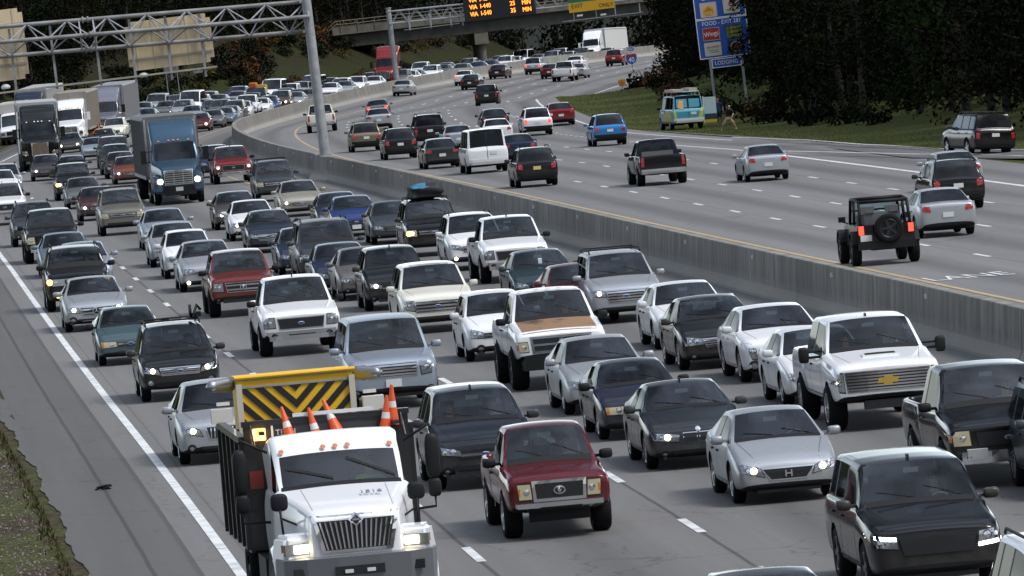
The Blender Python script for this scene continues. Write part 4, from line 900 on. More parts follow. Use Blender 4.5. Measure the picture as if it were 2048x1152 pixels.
def proto(style, far=False):
    key = (style, far)
    if key in PROTO: return PROTO[key]
    d = dims(style); P = []; f = FRONT[style]; h0, zb, W, L = d['h0'], d['zb'], d['W'], d['L']; hw = W / 2; k = d['kind']
    src, bvh = body_mesh(d, 1 if far else 2, not far)
    nm = lambda fc, names: names[fc.material_index] if fc.material_index < len(names) else ''
    mats5 = list(src.materials)
    me = pick(src, lambda fc, n: fc.material_index < 2 or fc.material_index > 4, 'body', mats5)
    me.set_sharp_from_angle(angle=radians(38)); P.append(('body', me, 'paint', None))
    x = pick(src, lambda fc, n: fc.material_index == B_WS, 'windscreen', mats5); P.append(('windscreen', x, None, None))
    x = pick(src, lambda fc, n: fc.material_index == B_REAR, 'rear_window', mats5)
    if x: P.append(('rear_window', x, None, None))
    for sg in (1, -1):
        x = pick(src, lambda fc, n: fc.material_index == B_SIDE and fc.calc_center_median().y * sg > 0, 'side_window', mats5)
        if x: P.append(('side_window', x, None, None))
    D = Dec(d, bvh); z = lambda q: h0 + q
    # headlights
    ysc = hw / .915
    for sg in (1, -1):
        q = [(a * ysc * sg, z(b)) for a, b in f['heads']]
        q = q if sg > 0 else q[::-1]
        mx_, mz_ = sum(a for a, _ in q) / 4, sum(b for _, b in q) / 4
        D.patch('F', [(mx_ + (a - mx_) * 1.10, mz_ + (b - mz_) * 1.16) for a, b in q], nu=5, nv=3, off=.004, mi=3)
        D.patch('F', q, nu=5, nv=3, off=.009, mi=0)
        cx = sum(a for a, _ in q) / 4; cz = sum(b for _, b in q) / 4
        if not far:
            wv = (abs(q[1][0] - q[0][0])) if sg > 0 else abs(q[2][0] - q[3][0])
            D.disc('F', cx - sg * wv * .16, cz, .068, 3, .012); D.disc('F', cx - sg * wv * .16, cz, .052, 1, .018)
            if f['lens'] != 'y': D.disc('F', cx + sg * wv * .18, cz + .01, .045, 3, .012); D.disc('F', cx + sg * wv * .18, cz + .01, .034, 1, .018)
            if f['lamp'] or f['lens'] == 'y': D.rect('F', *sorted((cx + sg * wv * .34, cx + sg * wv * .48)), cz - .06, cz + .06, mi=2, off=.012)
        D.done('headlight', [LENSY if f['lens'] == 'y' else LENS, CHROME, AMBER, GRILLE], P); P[-1] = P[-1][:2] + ('lamp', None)
        if f['strip']:
            D.patch('F', [(q[0][0], q[0][1] - .05), (q[1][0], q[1][1] - .05), (q[1][0], q[1][1]), (q[0][0], q[0][1])], nu=5, nv=1, off=.016)
            D.done('running_lamp', [LITS], P)
        f['_h'] = None
    # grille
    if f['g']:
        a, b, z0, z1 = f['g']; a *= ysc; b *= ysc; z0, z1 = z(z0), z(z1); gi = None
        if f['gm'] == 2:
            for sg in (1, -1):
                c0, c1 = sg * .03, sg * b
                D.patch('F', [(min(c0, c1) - .015, z0 - .015), (max(c0, c1) + .015, z0 - .015), (max(c0, c1) + .015, z1 + .015), (min(c0, c1) - .015, z1 + .015)], off=.006, mi=1)
                D.patch('F', [(min(c0, c1), z0), (max(c0, c1), z0), (max(c0, c1), z1), (min(c0, c1), z1)], off=.012, mi=0)
        else:
            if f['frame']: e = .05 if f['frame'] == 2 else .022; D.patch('F', [(-a - e, z0 - e), (a + e, z0 - e), (b + e, z1 + e), (-b - e, z1 + e)], nu=8, nv=3, off=.008, mi=1)
            D.patch('F', [(-a, z0), (a, z0), (b, z1), (-b, z1)], nu=8, nv=3, off=.014, mi=0 if f['gm'] != 4 else 2)
            nb = f['bars']
            for i in range(nb):
                t = (i + .5) / nb if nb > 1 else .5; zz = z0 + (z1 - z0) * t; aa = a + (b - a) * t; th = min(.022, (z1 - z0) / nb * .28)
                if f['gm'] == 5: th = .012
                D.rect('F', -aa, aa, zz - th, zz + th, nu=8, nv=1, off=.024, mi=1)
            nvb = f['vert']
            for i in range(nvb):
                t = (i + .5) / nvb * 2 - 1 if nvb > 1 else 0; m_ = (a + b) / 2 * .94 * (1 if f['gm'] != 4 else .58)
                th = .02 if f['gm'] == 4 else .012 if nvb > 1 else .035
                D.rect('F', m_ * t - th, m_ * t + th, z0 + .015, z1 - .015, nu=1, nv=3, off=.024, mi=0 if f['gm'] == 4 else 1)
        gi = D.done('grille', [GRILLE, CHROME, None], P)
        if gi is not None: P[gi] = ('grille', P[gi][1], 'paint2' if f['gm'] == 4 else None, None)
        bd = f['badge']
        if bd and not far:
            zc = (z0 + z1) / 2 if bd != 'ring' else z1 + .06
            if bd == 'oval': D.disc('F', 0, zc, .085, 0, .034, .04); D.disc('F', 0, zc, .07, 1, .038, .028)
            elif bd == 'rings': D.disc('F', 0, zc, .10, 0, .034, .07); D.disc('F', 0, zc, .078, 2, .038, .05); D.disc('F', 0, zc + .01, .03, 0, .042, .05)
            elif bd == 'ring': D.disc('F', 0, zc, .045, 0, .02)
            elif bd == 'star':
                D.disc('F', 0, zc, .105, 0, .034); D.disc('F', 0, zc, .088, 2, .038)
                for an in (90, 210, 330):
                    c_, s_ = cos(radians(an)), sin(radians(an)); D.patch('F', [(-s_ * .014, zc + c_ * .014), (s_ * .014, zc - c_ * .014), (c_ * .1 + s_ * .004, zc + s_ * .1), (c_ * .1 - s_ * .004, zc + s_ * .1)], nu=1, nv=1, off=.046)
            elif bd == 'H':
                for u in (-.06, .035): D.rect('F', u, u + .025, zc - .055, zc + .055, nu=1, nv=1, off=.036)
                D.rect('F', -.05, .05, zc - .012, zc + .012, nu=1, nv=1, off=.036)
            elif bd == 'bow':
                D.patch('F', [(-.20, zc - .05), (.17, zc - .05), (.20, zc + .05), (-.17, zc + .05)], nu=4, nv=1, off=.036, mi=3); D.patch('F', [(-.09, zc - .085), (.07, zc - .085), (.09, zc + .085), (-.07, zc + .085)], nu=2, nv=1, off=.04, mi=3)
            D.done('badge', [CHROME, mat('badge_blue', (.02, .05, .2), .3), GRILLE, mat('badge_gold', (.62, .42, .08), .3, .6)], P)
    # bumper, air intake, fog lamps
    if f['bump']:
        z0, z1, c = f['bump']; e = hw * .97
        D.patch('F', [(-e, z(z0)), (e, z(z0)), (e, z(z1)), (-e, z(z1))], nu=12, nv=2, off=.10, th=.12, mi=0)
        D.patch('F', [(-e * .6, z(z0) - .16), (e * .6, z(z0) - .16), (e * .6, z(z0)), (-e * .6, z(z0))], nu=4, nv=1, off=.0, mi=1)
        D.done('front_bumper', [CHROME if c == 'chrome' else TRIM, TRIM], P)
    bo = .108 if f['bump'] else .012
    if f['low'] and not far:
        a, b, z0, z1 = f['low']; D.patch('F', [(-a * ysc, z(z0)), (a * ysc, z(z0)), (b * ysc, z(z1)), (-b * ysc, z(z1))], nu=8, nv=2, off=bo)
        if f['gm'] != 3 and k != 'pickup': D.rect('F', -a * ysc * .95, a * ysc * .95, z((z0 + z1) / 2) - .006, z((z0 + z1) / 2) + .006, nu=8, nv=1, off=bo + .008, mi=1)
        D.done('air_intake', [GRILLE, CHROME if style in ('suv_rover', 'sedan_star') else TRIM], P)
    if f['fog'] and not far:
        a, b, r = f['fog']
        for sg in (1, -1):
            D.disc('F', sg * a * ysc, z(b), r + .03, 1, bo); D.disc('F', sg * a * ysc, z(b), r * .7, 0, bo + .006)
            D.done('fog_lamp', [LENS, GRILLE], P)
    if not far and k != 'pickup' and zb < .3:
        D.patch('F', [(-hw * .8, zb + .02), (hw * .8, zb + .02), (hw * .85, zb + .11), (-hw * .85, zb + .11)], nu=8, nv=1, off=.004); D.done('front_lip', [TRIM], P)
    if f['plate'] and not far:
        u = 0 if f['plate'] == 1 else -.55; D.rect('F', u - .165, u + .165, z(-.52), z(-.36), nu=2, nv=1, off=bo + .02); D.done('front_plate', [PLATE], P)
    # rear end
    zt = d['zt']; zr0 = zt - .06
    tl = [(.52, zr0 - .20), (.84, zr0 - .17), (.87, zr0 + .0), (.55, zr0 - .03)]
    if k == 'wagon': tl = [(.60, zt - .30), (.80, zt - .26), (.82, zt + .02), (.62, zt - .08)]
    if d['base'] == 'van': tl = [(.84, zt + .1), (.96, zt + .1), (.93, zt + .55), (.80, zt + .55)]
    if d['base'] == 'bigsuv': tl = [(.68, zt - .40), (.82, zt - .38), (.82, zt + .02), (.68, zt - .02)]
    if k == 'pickup': tl = [(.72, zt - .42), (.84, zt - .42), (.84, zt - .03), (.72, zt - .03)]
    for sg in (1, -1):
        q = [(a * ysc * sg, b) for a, b in tl]; D.patch('B', q if sg < 0 else q[::-1], nu=4, nv=2, off=.012); D.done('tail_lamp', [TAIL], P); P[-1] = P[-1][:2] + ('tail', None)
    zp = zt - (.36 if k == 'car' else .24 if k == 'wagon' else .62); xo = -.3 if d['base'] == 'van' else 0
    D.rect('B', xo - .165, xo + .165, zp - .075, zp + .075, nu=2, nv=1, off=.02); D.done('rear_plate', [PLATE], P); P[-1] = P[-1][:2] + ('plate', None)
    e = hw * .93
    if k == 'pickup': D.patch('B', [(e, zt - .72), (-e, zt - .72), (-e, zt - .52), (e, zt - .52)], nu=10, nv=2, off=.12, th=.1); D.done('rear_bumper', [CHROME], P); P[-1] = P[-1][:2] + (None, None)
    else:
        D.patch('B', [(e, zb + .1), (-e, zb + .1), (-e, zb + (.22 if k == 'car' else .36)), (e, zb + (.22 if k == 'car' else .36))], nu=10, nv=2, off=.012 if k == 'car' else .03); D.done('rear_bumper', [TRIM if d['base'] != 'van' else PLATE], P)
    if d['base'] == 'van':
        for sg in (1, -1):
            a, b = sorted((sg * .06, sg * .70)); D.rect('B', a, b, zt + .12, d['H'] - .22, nu=3, nv=3, off=.008); D.done('rear_door_window', [GLASSD], P)
        D.rect('B', -.012, .012, zb + .3, d['H'] - .12, nu=1, nv=6, off=.006); D.done('door_seam', [TRIM], P)
    if not far:
        # seams, handles, sills, bonnet lines
        xs = [d['xC'] + .12, d['xRF'] + (d['xRR'] - d['xRF']) * (.42 if k == 'car' else .35), d['xRR'] - (.05 if k == 'car' else .62)]
        if k == 'pickup': xs = [d['xC'] + .12, min(d['xRF'] + .95, d['xRR'] - .1), d['xRR'] - .05]
        for Dn in ('S', 'Q'):
            for x_ in xs: D.rect(Dn, L / 2 - x_ - .006, L / 2 - x_ + .006, zb + .14, d['belt'] - .03, nu=1, nv=5, off=.002, th=.01)
            D.rect(Dn, L / 2 - xs[-1], L / 2 - xs[0], zb + .135, zb + .148, nu=6, nv=1, off=.002, th=.01)
            if d['base'] in ('bigsuv', 'suv') or f['flare']: D.rect(Dn, -(d['wb'] / 2 - .5), d['wb'] / 2 - .5, zb + .02, zb + .13, nu=6, nv=1, off=.01, th=.02)
            D.done('door_seam', [TRIM], P)
        for Dn in ('S', 'Q'):
            for x_ in xs[1:]: D.rect(Dn, L / 2 - x_ + .08, L / 2 - x_ + .25, d['belt'] - .16, d['belt'] - .13, nu=2, nv=1, off=.03, th=.0)
        D.done('door_handle', [CHROME if style in ('suv_rover', 'sedan_lux', 'suv_hex') else TRIM], P)
        for sg in (1, -1):
            D.patch('T', [(L / 2 - .14, sg * hw * .60), (L / 2 - .14, sg * hw * .60 + .008), (L / 2 - d['xC'] + .06, sg * hw * .80 + .008), (L / 2 - d['xC'] + .06, sg * hw * .80)], nu=1, nv=8, off=.002, th=.01)
        D.done('bonnet_seam', [TRIM], P)
        D.rect('T', L / 2 - d['xC'] - .09, L / 2 - d['xC'] + .02, -hw * .80, hw * .80, nu=1, nv=12, off=.004, th=.02)
        D.patch('T', [(L / 2 - d['xC'] - .285, .10), (L / 2 - d['xC'] - .276, .10), (L / 2 - d['xC'] - .08, hw * .66), (L / 2 - d['xC'] - .09, hw * .66)], nu=1, nv=6, off=.010, th=.0)
        D.patch('T', [(L / 2 - d['xC'] - .245, -hw * .62), (L / 2 - d['xC'] - .236, -hw * .62), (L / 2 - d['xC'] - .08, -.06), (L / 2 - d['xC'] - .09, -.06)], nu=1, nv=6, off=.010, th=.0)
        D.done('wiper', [TRIM], P)
        if f['roof']: D.rect('T', L / 2 - d['xRF'] - .75, L / 2 - d['xRF'] - .06, -.5, .5, nu=3, nv=4, off=.004); D.done('sunroof', [mat('roof_glass', (.01, .012, .015), .06, coat=1)], P)
        if style == 'pickup_hd':
            D.rect('T', L / 2 - 1.0, L / 2 - .72, -.34, .34, nu=2, nv=6, off=.03); D.rect('T', L / 2 - .96, L / 2 - .78, -.28, .28, nu=1, nv=4, off=.036, mi=1); D.done('bonnet_scoop', [None, TRIM], P); P[-1] = P[-1][:2] + ('paint', None)
        if style == 'pickup_ram':
            D.rect('T', L / 2 - d['xC'] + .03, L / 2 - .10, -.80, .80, nu=8, nv=12, off=.004, th=.01); D.done('rusty_bonnet', [noise_mat('rusted_paint', (.028, .026, .028), (.25, .145, .075), 1.6, .6, lo=.32, hi=.46)], P)
            for y in (-.62, -.25, 0, .25, .62): D.disc('T', L / 2 - d['xRF'] - .12, y, .06, 0, .05)
            D.done('cab_lamp', [AMBER], P)
    if f['rails'] and not far:
        for sg in (1, -1):
            bm = bmesh.new(); y = sg * d['rw'] * hw * .92; x0, x1 = L / 2 - d['xRF'] - .15, L / 2 - d['xRR'] + .1; zz = d['H'] + .055
            tube(bm, [(x0, y, zz - .07), (x0 - .12, y, zz), (x1 + .12, y, zz), (x1, y, zz - .07)], .022, 6)
            me = bpy.data.meshes.new('roof_rail'); bm.to_mesh(me); bm.free(); me.materials.append(TRIM); P.append(('roof_rail', me, None, None))
        if f['rails'] == 2:
            bm = bmesh.new()
            for x_ in (L / 2 - d['xRF'] - .45, L / 2 - d['xRR'] + .5): tube(bm, [(x_, -d['rw'] * hw * .92, d['H'] + .07), (x_, d['rw'] * hw * .92, d['H'] + .07)], .02, 6)
            me = bpy.data.meshes.new('roof_bars'); bm.to_mesh(me); bm.free(); me.materials.append(TRIM); P.append(('roof_bars', me, None, None))
    if not far and style in ('pickup_hd', 'suv_dark', 'sedan_twin', 'suv_round', 'pickup'):
        D.patch('T', [(L / 2 - d['xRF'] - .32, -.02), (L / 2 - d['xRF'] - .18, -.012), (L / 2 - d['xRF'] - .18, .012), (L / 2 - d['xRF'] - .32, .02)], nu=2, nv=2, off=.05); D.done('roof_antenna', [TRIM], P)
    # cabin
    bm = bmesh.new(); b = d['belt']; xC = L / 2 - d['xC']; xr = L / 2 - d['xRR']
    box(bm, (xC - .32, 0, b - .16), (.5, W * .78, .26)); box(bm, ((xC + xr) / 2, 0, zb + .1), (xC - xr + .3, W * .8, .08))
    seats = [(L / 2 - d['xRF'] - .55, .38), (L / 2 - d['xRF'] - .55, -.38)]
    for x_, y in seats:
        box(bm, (x_, y, b - .42), (.5, .46, .16)); box(bm, (x_ - .26, y, b - .08), (.14, .46, .62), R=Matrix.Rotation(-.2, 3, 'Y')); box(bm, (x_ - .36, y, b + .28), (.09, .24, .16))
    if xr < L / 2 - d['xRF'] - 1.0: box(bm, (L / 2 - d['xRF'] - 1.45, 0, b - .06), (.16, W * .66, .5))
    box(bm, (L / 2 - d['xRF'] - .02, 0, d['H'] - .17), (.03, .22, .07)); box(bm, (xC - .3, 0, b - .03), (.3, W * .5, .03))
    tube(bm, [(xC - .68 + .03 * cos(a / 6 * pi), .38 + .17 * cos(a / 6 * pi), b - .04 + .16 * sin(a / 6 * pi)) for a in range(13)], .014, 5, cap=False)
    me = bpy.data.meshes.new('interior'); bm.to_mesh(me); bm.free(); me.materials.append(INTER); P.append(('interior', me, None, None))
    mm = {'p': MIRROR_P, 'b': MIRROR_B, 't': MIRROR_T}[f['mir']]
    for sg in (1, -1):
        yy = hw + .10 if f['mir'] != 't' else hw + .26
        P.append(('mirror', mm, 'mirror' if f['mir'] == 'p' else None, None, Vector((L / 2 - d['xC'] - .34, sg * yy, d['belt'] + .08)), (1, sg, 1)))
    sc = d['R'] / .34; wsc = 1.25 if k == 'pickup' else 1.0
    for x_ in (L / 2 - d['fo'], L / 2 - d['fo'] - d['wb']):
        for sg in (1, -1):
            P.append(('wheel', TYRE, None, None, Vector((x_, sg * (hw - .135), d['R'])), (sc, sc * wsc, sc), sg))
            P.append(('rim', RIMS[f['rim']], None, len(P) - 1))
    PROTO[key] = (d, P); return PROTO[key]
def lit_lamp(parent, M, r, m, name='lit_bulb', r2=None):
    key = ('lit', m.name, r)
    if key not in PROTO:
        bm = bmesh.new(); bmesh.ops.create_uvsphere(bm, u_segments=10, v_segments=6, radius=1)
        for v in bm.verts: v.co = Vector((v.co.x * .03, v.co.y * r, v.co.z * r))
        me = bpy.data.meshes.new('lit_bulb'); bm.to_mesh(me); bm.free(); me.materials.append(m); PROTO[key] = me
    o = bpy.data.objects.new(name, PROTO[key]); link(o); o.parent = parent; o.location = M; return o
KINDNAME = {'car': ('sedan', 'car'), 'wagon': ('suv', 'SUV'), 'pickup': ('pickup_truck', 'pickup')}
def setmat(o, i, m):
    o.material_slots[i].link = 'OBJECT'; o.material_slots[i].material = m
def vehicle(style, col, s, t, label, group, away=0, lit=0, far=False, yaw=0.0, plate=0):
    d, P = proto(style, far); nmk, cat = KINDNAME[d['kind']]
    if d['base'] == 'van': nmk, cat = 'van', 'van'
    if d['base'] == 'hatch': nmk, cat = 'hatchback', 'car'
    if style == 'wagon_out': nmk, cat = 'station_wagon', 'car'
    root = empty(nmk, frame(s, t, away, yaw)); tag(root, label, cat, group)
    objs = []; pc = paint(col)
    for p in P:
        nm_, me, role, par = p[:4]
        o = bpy.data.objects.new(nm_, me); link(o); o.parent = root if par is None else objs[par]
        if role in ('paint', 'mirror'): setmat(o, 0, pc)
        if role == 'paint2': setmat(o, 2, pc if col != 'black' else paint('silver'))
        if role == 'tail' and lit and away: setmat(o, 0, TAILLIT)
        if role == 'plate' and plate: setmat(o, 0, PLATEY)
        if len(p) > 4:
            o.location = p[4]
            if p[5]: o.scale = p[5]
            if len(p) > 6 and p[6] < 0: o.rotation_euler = (0, 0, pi)
        objs.append(o)
    if lit and not away:
        f = FRONT[style]; hw = d['W'] / 2; ysc = hw / .915
        hl = [o for o in objs if o.name.startswith('headlight')]
        for o, sg in zip(hl, (1, -1)):
            vs = [v.co for v in o.data.vertices]; c = sum(vs, Vector()) / len(vs); xm = max(v.x for v in vs)
            c = Vector((min(c.x + .09, xm), c.y - sg * .03, c.z))
            if lit == 2 and f['fog']: c = Vector((d['L'] / 2 + .02, sg * f['fog'][0] * ysc, d['h0'] + f['fog'][1]))
            if lit != 3: lit_lamp(o, c, .058 if not far else .085, LITA if style == 'suv_slots' else LITW)
        if style in ('suv_box', 'suv_slots') and lit == 2:
            for o, sg in zip(hl, (1, -1)): lit_lamp(o, Vector((d['L'] / 2 - .02, sg * .80 * ysc, d['h0'] - .18)), .09, LITA)
    return root

# ---------------------------------------------------------------- people
SKIN = mat('skin', (.42, .25, .17), .5); SKIND = mat('skin_dark', (.16, .085, .055), .5)
HAIRS = [mat('hair_dark', (.015, .012, .010), .7), mat('hair_grey', (.20, .19, .18), .7), mat('hair_brown', (.05, .03, .018), .7)]
CLOTH = {k: mat('cloth_' + k, c, .9) for k, c in dict(hivis=(.42, .62, .03), white=(.6, .6, .58), blue=(.03, .06, .16), grey=(.12, .12, .13), red=(.22, .03, .03), dark=(.015, .017, .022), tan=(.28, .22, .15), teal=(.03, .10, .13), khaki=(.34, .26, .17)).items()}
def skin_mesh(name, J, E_, rule, mats, key):
    if key in PROTO: return PROTO[key]
    me = bpy.data.meshes.new(name); names = list(J); me.from_pydata([J[n][:3] for n in names], [(names.index(a), names.index(b)) for a, b in E_], [])
    o = bpy.data.objects.new(name, me); link(o)
    sk = o.modifiers.new('k', 'SKIN'); sk.use_smooth_shade = True
    if not me.skin_vertices: me.attributes.new('skin', 'FLOAT', 'POINT')
    for i, n in enumerate(names):
        me.skin_vertices[0].data[i].radius = (J[n][3], J[n][4] if len(J[n]) > 4 else J[n][3])
    me.skin_vertices[0].data[0].use_root = True
    sb = o.modifiers.new('s', 'SUBSURF'); sb.levels = 1
    bpy.context.view_layer.update(); r = evald(o); bpy.data.objects.remove(o)
    r.materials.clear()
    for m in mats: r.materials.append(m)
    for p in r.polygons: p.material_index = rule(p.center); p.use_smooth = True
    PROTO[key] = r; return r
def fingers(bm, W_, d, side, grip):
    up = Vector((0, 0, 1)); d = Vector(d).normalized(); lat = d.cross(up).normalized()
    for i, (ln, of) in enumerate(((.062, -.03), (.075, -.011), (.07, .009), (.055, .027))):
        p0 = Vector(W_) + lat * of + d * .03; p1 = p0 + d * ln * .55 - up * .01 * grip; p2 = p1 + d * ln * .3 - up * .035 * grip
        tube(bm, [p0, p1, p2], .010, 5, r2=.007)
    p0 = Vector(W_) + lat * (-.03 * side); tube(bm, [p0, p0 + d * .03 - lat * .03 * side, p0 + d * .055 - lat * .04 * side - up * .01], .011, 5, r2=.008)
def head_parts(body, hx, hz, hair, key, cap=None):
    bm = bmesh.new(); bmesh.ops.create_uvsphere(bm, u_segments=12, v_segments=8, radius=1)
    for v in bm.verts:
        v.co = Vector((hx - .015 + v.co.x * .098, v.co.y * .088, hz + .025 + v.co.z * .115))
    bmesh.ops.delete(bm, geom=[v for v in bm.verts if v.co.z < hz - .03 or (v.co.x > hx + .045 and v.co.z < hz + .075)], context='VERTS')
    o = finish('hair', bm, hair, body, True)
    bm = bmesh.new()
    for sg in (1, -1):
        box(bm, (hx + .092, sg * .032, hz + .012), (.008, .024, .010), 0); box(bm, (hx + .092, sg * .032, hz + .032), (.008, .034, .007), 0)
        box(bm, (hx - .01, sg * .086, hz), (.035, .014, .05), 1)
    prism(bm, [(hx + .088, hz + .012), (hx + .118, hz - .022), (hx + .088, hz - .028)], -.012, .012, 'y', 1); box(bm, (hx + .088, 0, hz - .052), (.010, .045, .009), 2)
    finish('face', bm, [GRILLE, SKIN, mat('lips', (.30, .10, .09), .5)], body)
SEAT_J = dict(hip=(0, 0, 0, .15, .12), waist=(-.03, 0, .2, .14, .10), chest=(-.06, 0, .40, .16, .11), neck=(-.05, 0, .54, .055), head=(-.01, 0, .66, .085, .095), crown=(-.01, 0, .76, .07, .08),
  sl=(-.06, .19, .47, .065), el=(.14, .28, .25, .048), wl=(.37, .16, .30, .032), hl=(.44, .14, .32, .035), sr=(-.06, -.19, .47, .065), er=(.14, -.28, .25, .048), wr=(.37, -.16, .30, .032), hr=(.44, -.14, .32, .035),
  kl=(.44, .13, .06, .075), al=(.60, .13, -.34, .05), fl=(.74, .13, -.38, .04), kr=(.44, -.13, .06, .075), ar=(.60, -.13, -.34, .05), fr=(.74, -.13, -.38, .04))
SEAT_E = [('hip', 'waist'), ('waist', 'chest'), ('chest', 'neck'), ('neck', 'head'), ('head', 'crown'), ('chest', 'sl'), ('sl', 'el'), ('el', 'wl'), ('wl', 'hl'), ('chest', 'sr'), ('sr', 'er'), ('er', 'wr'), ('wr', 'hr'), ('hip', 'kl'), ('kl', 'al'), ('al', 'fl'), ('hip', 'kr'), ('kr', 'ar'), ('ar', 'fr')]
def seated(root, x, y, z, cloth, label, hair=0, dark=0, sc=.9):
    def rule(c):
        if c.z > .535: return 1
        if c.x > .20 and c.z > .17: return 1
        return 2 if c.z < .08 else 0
    me = skin_mesh('person', SEAT_J, SEAT_E, rule, [CLOTH['dark'], SKIN, CLOTH['dark']], 'seated')
    o = bpy.data.objects.new('person', me); link(o)
    o.matrix_world = root.matrix_world @ Matrix.Translation((x, y, z)) @ Matrix.Scale(sc, 4)
    setmat(o, 0, CLOTH[cloth]); setmat(o, 1, SKIND if dark else SKIN); tag(o, label, 'person', 'people inside vehicles')
    head_parts(o, -.01, .70, HAIRS[hair], 0)
    bm = bmesh.new()
    for sg in (1, -1): fingers(bm, (.44, sg * .14, .32), (1, 0, .1), sg, 1)
    finish('fingers', bm, SKIND if dark else SKIN, o, True)
    return o

# ---------------------------------------------------------------- heavy trucks
def big_wheel(parent, x, y, R, wdt, chrome=True, dual=False):
    o = bpy.data.objects.new('wheel', TYRE); link(o); o.parent = parent; o.location = (x, y, R); s = R / .34; o.scale = (s, wdt / .224, s)
    if y < 0: o.rotation_euler = (0, 0, pi)
    r = bpy.data.objects.new('rim', RIMS[1 if chrome else 2]); link(r); r.parent = o
    return o
STEELW = mat('corrugated_steel', (.34, .35, .36), .35, .8)
def trailer(parent, x0, Ln, m, W=2.55, z0=1.15, z1=4.08, ribs=True, rail=None):
    bm = bmesh.new(); h = W / 2; prof = [(-h, z0), (h, z0), (h, z1 - .08), (h - .08, z1), (-h + .08, z1), (-h, z1 - .08)]
    prism(bm, prof, x0 - Ln, x0, 'x', 0)
    if ribs:
        n = int(Ln / .6)
        for i in range(n + 1):
            for sg in (1, -1): box(bm, (x0 - .02 - i * (Ln - .04) / n, sg * (h + .012), (z0 + z1) / 2), (.05, .03, z1 - z0 - .3), 0)
    for sg in (1, -1): box(bm, (x0 - Ln / 2, sg * (h + .015), z0 + .08), (Ln - .02, .036, .16), 1); box(bm, (x0 - Ln / 2, sg * (h + .012), z1 - .13), (Ln - .03, .034, .1), 1)
    for y in (-h + .1, h - .1, 0): box(bm, (x0 + .02, y, (z0 + z1) / 2), (.05, .1, z1 - z0 - .2), 1)
    t = finish('trailer', bm, [m, rail or STEEL], parent)
    bm = bmesh.new(); box(bm, (x0 - Ln + 1.6, 0, .75), (3.0, .9, .5)); box(bm, (x0 - 2.6, .6, .6), (.14, .14, 1.1)); box(bm, (x0 - 2.6, -.6, .6), (.14, .14, 1.1)); finish('trailer_frame', bm, TRIM, parent)
    for q in (0.9, 2.2):
        for sg in (1, -1): big_wheel(parent, x0 - Ln + q, sg * (h - .28), .5, .52)
    return t
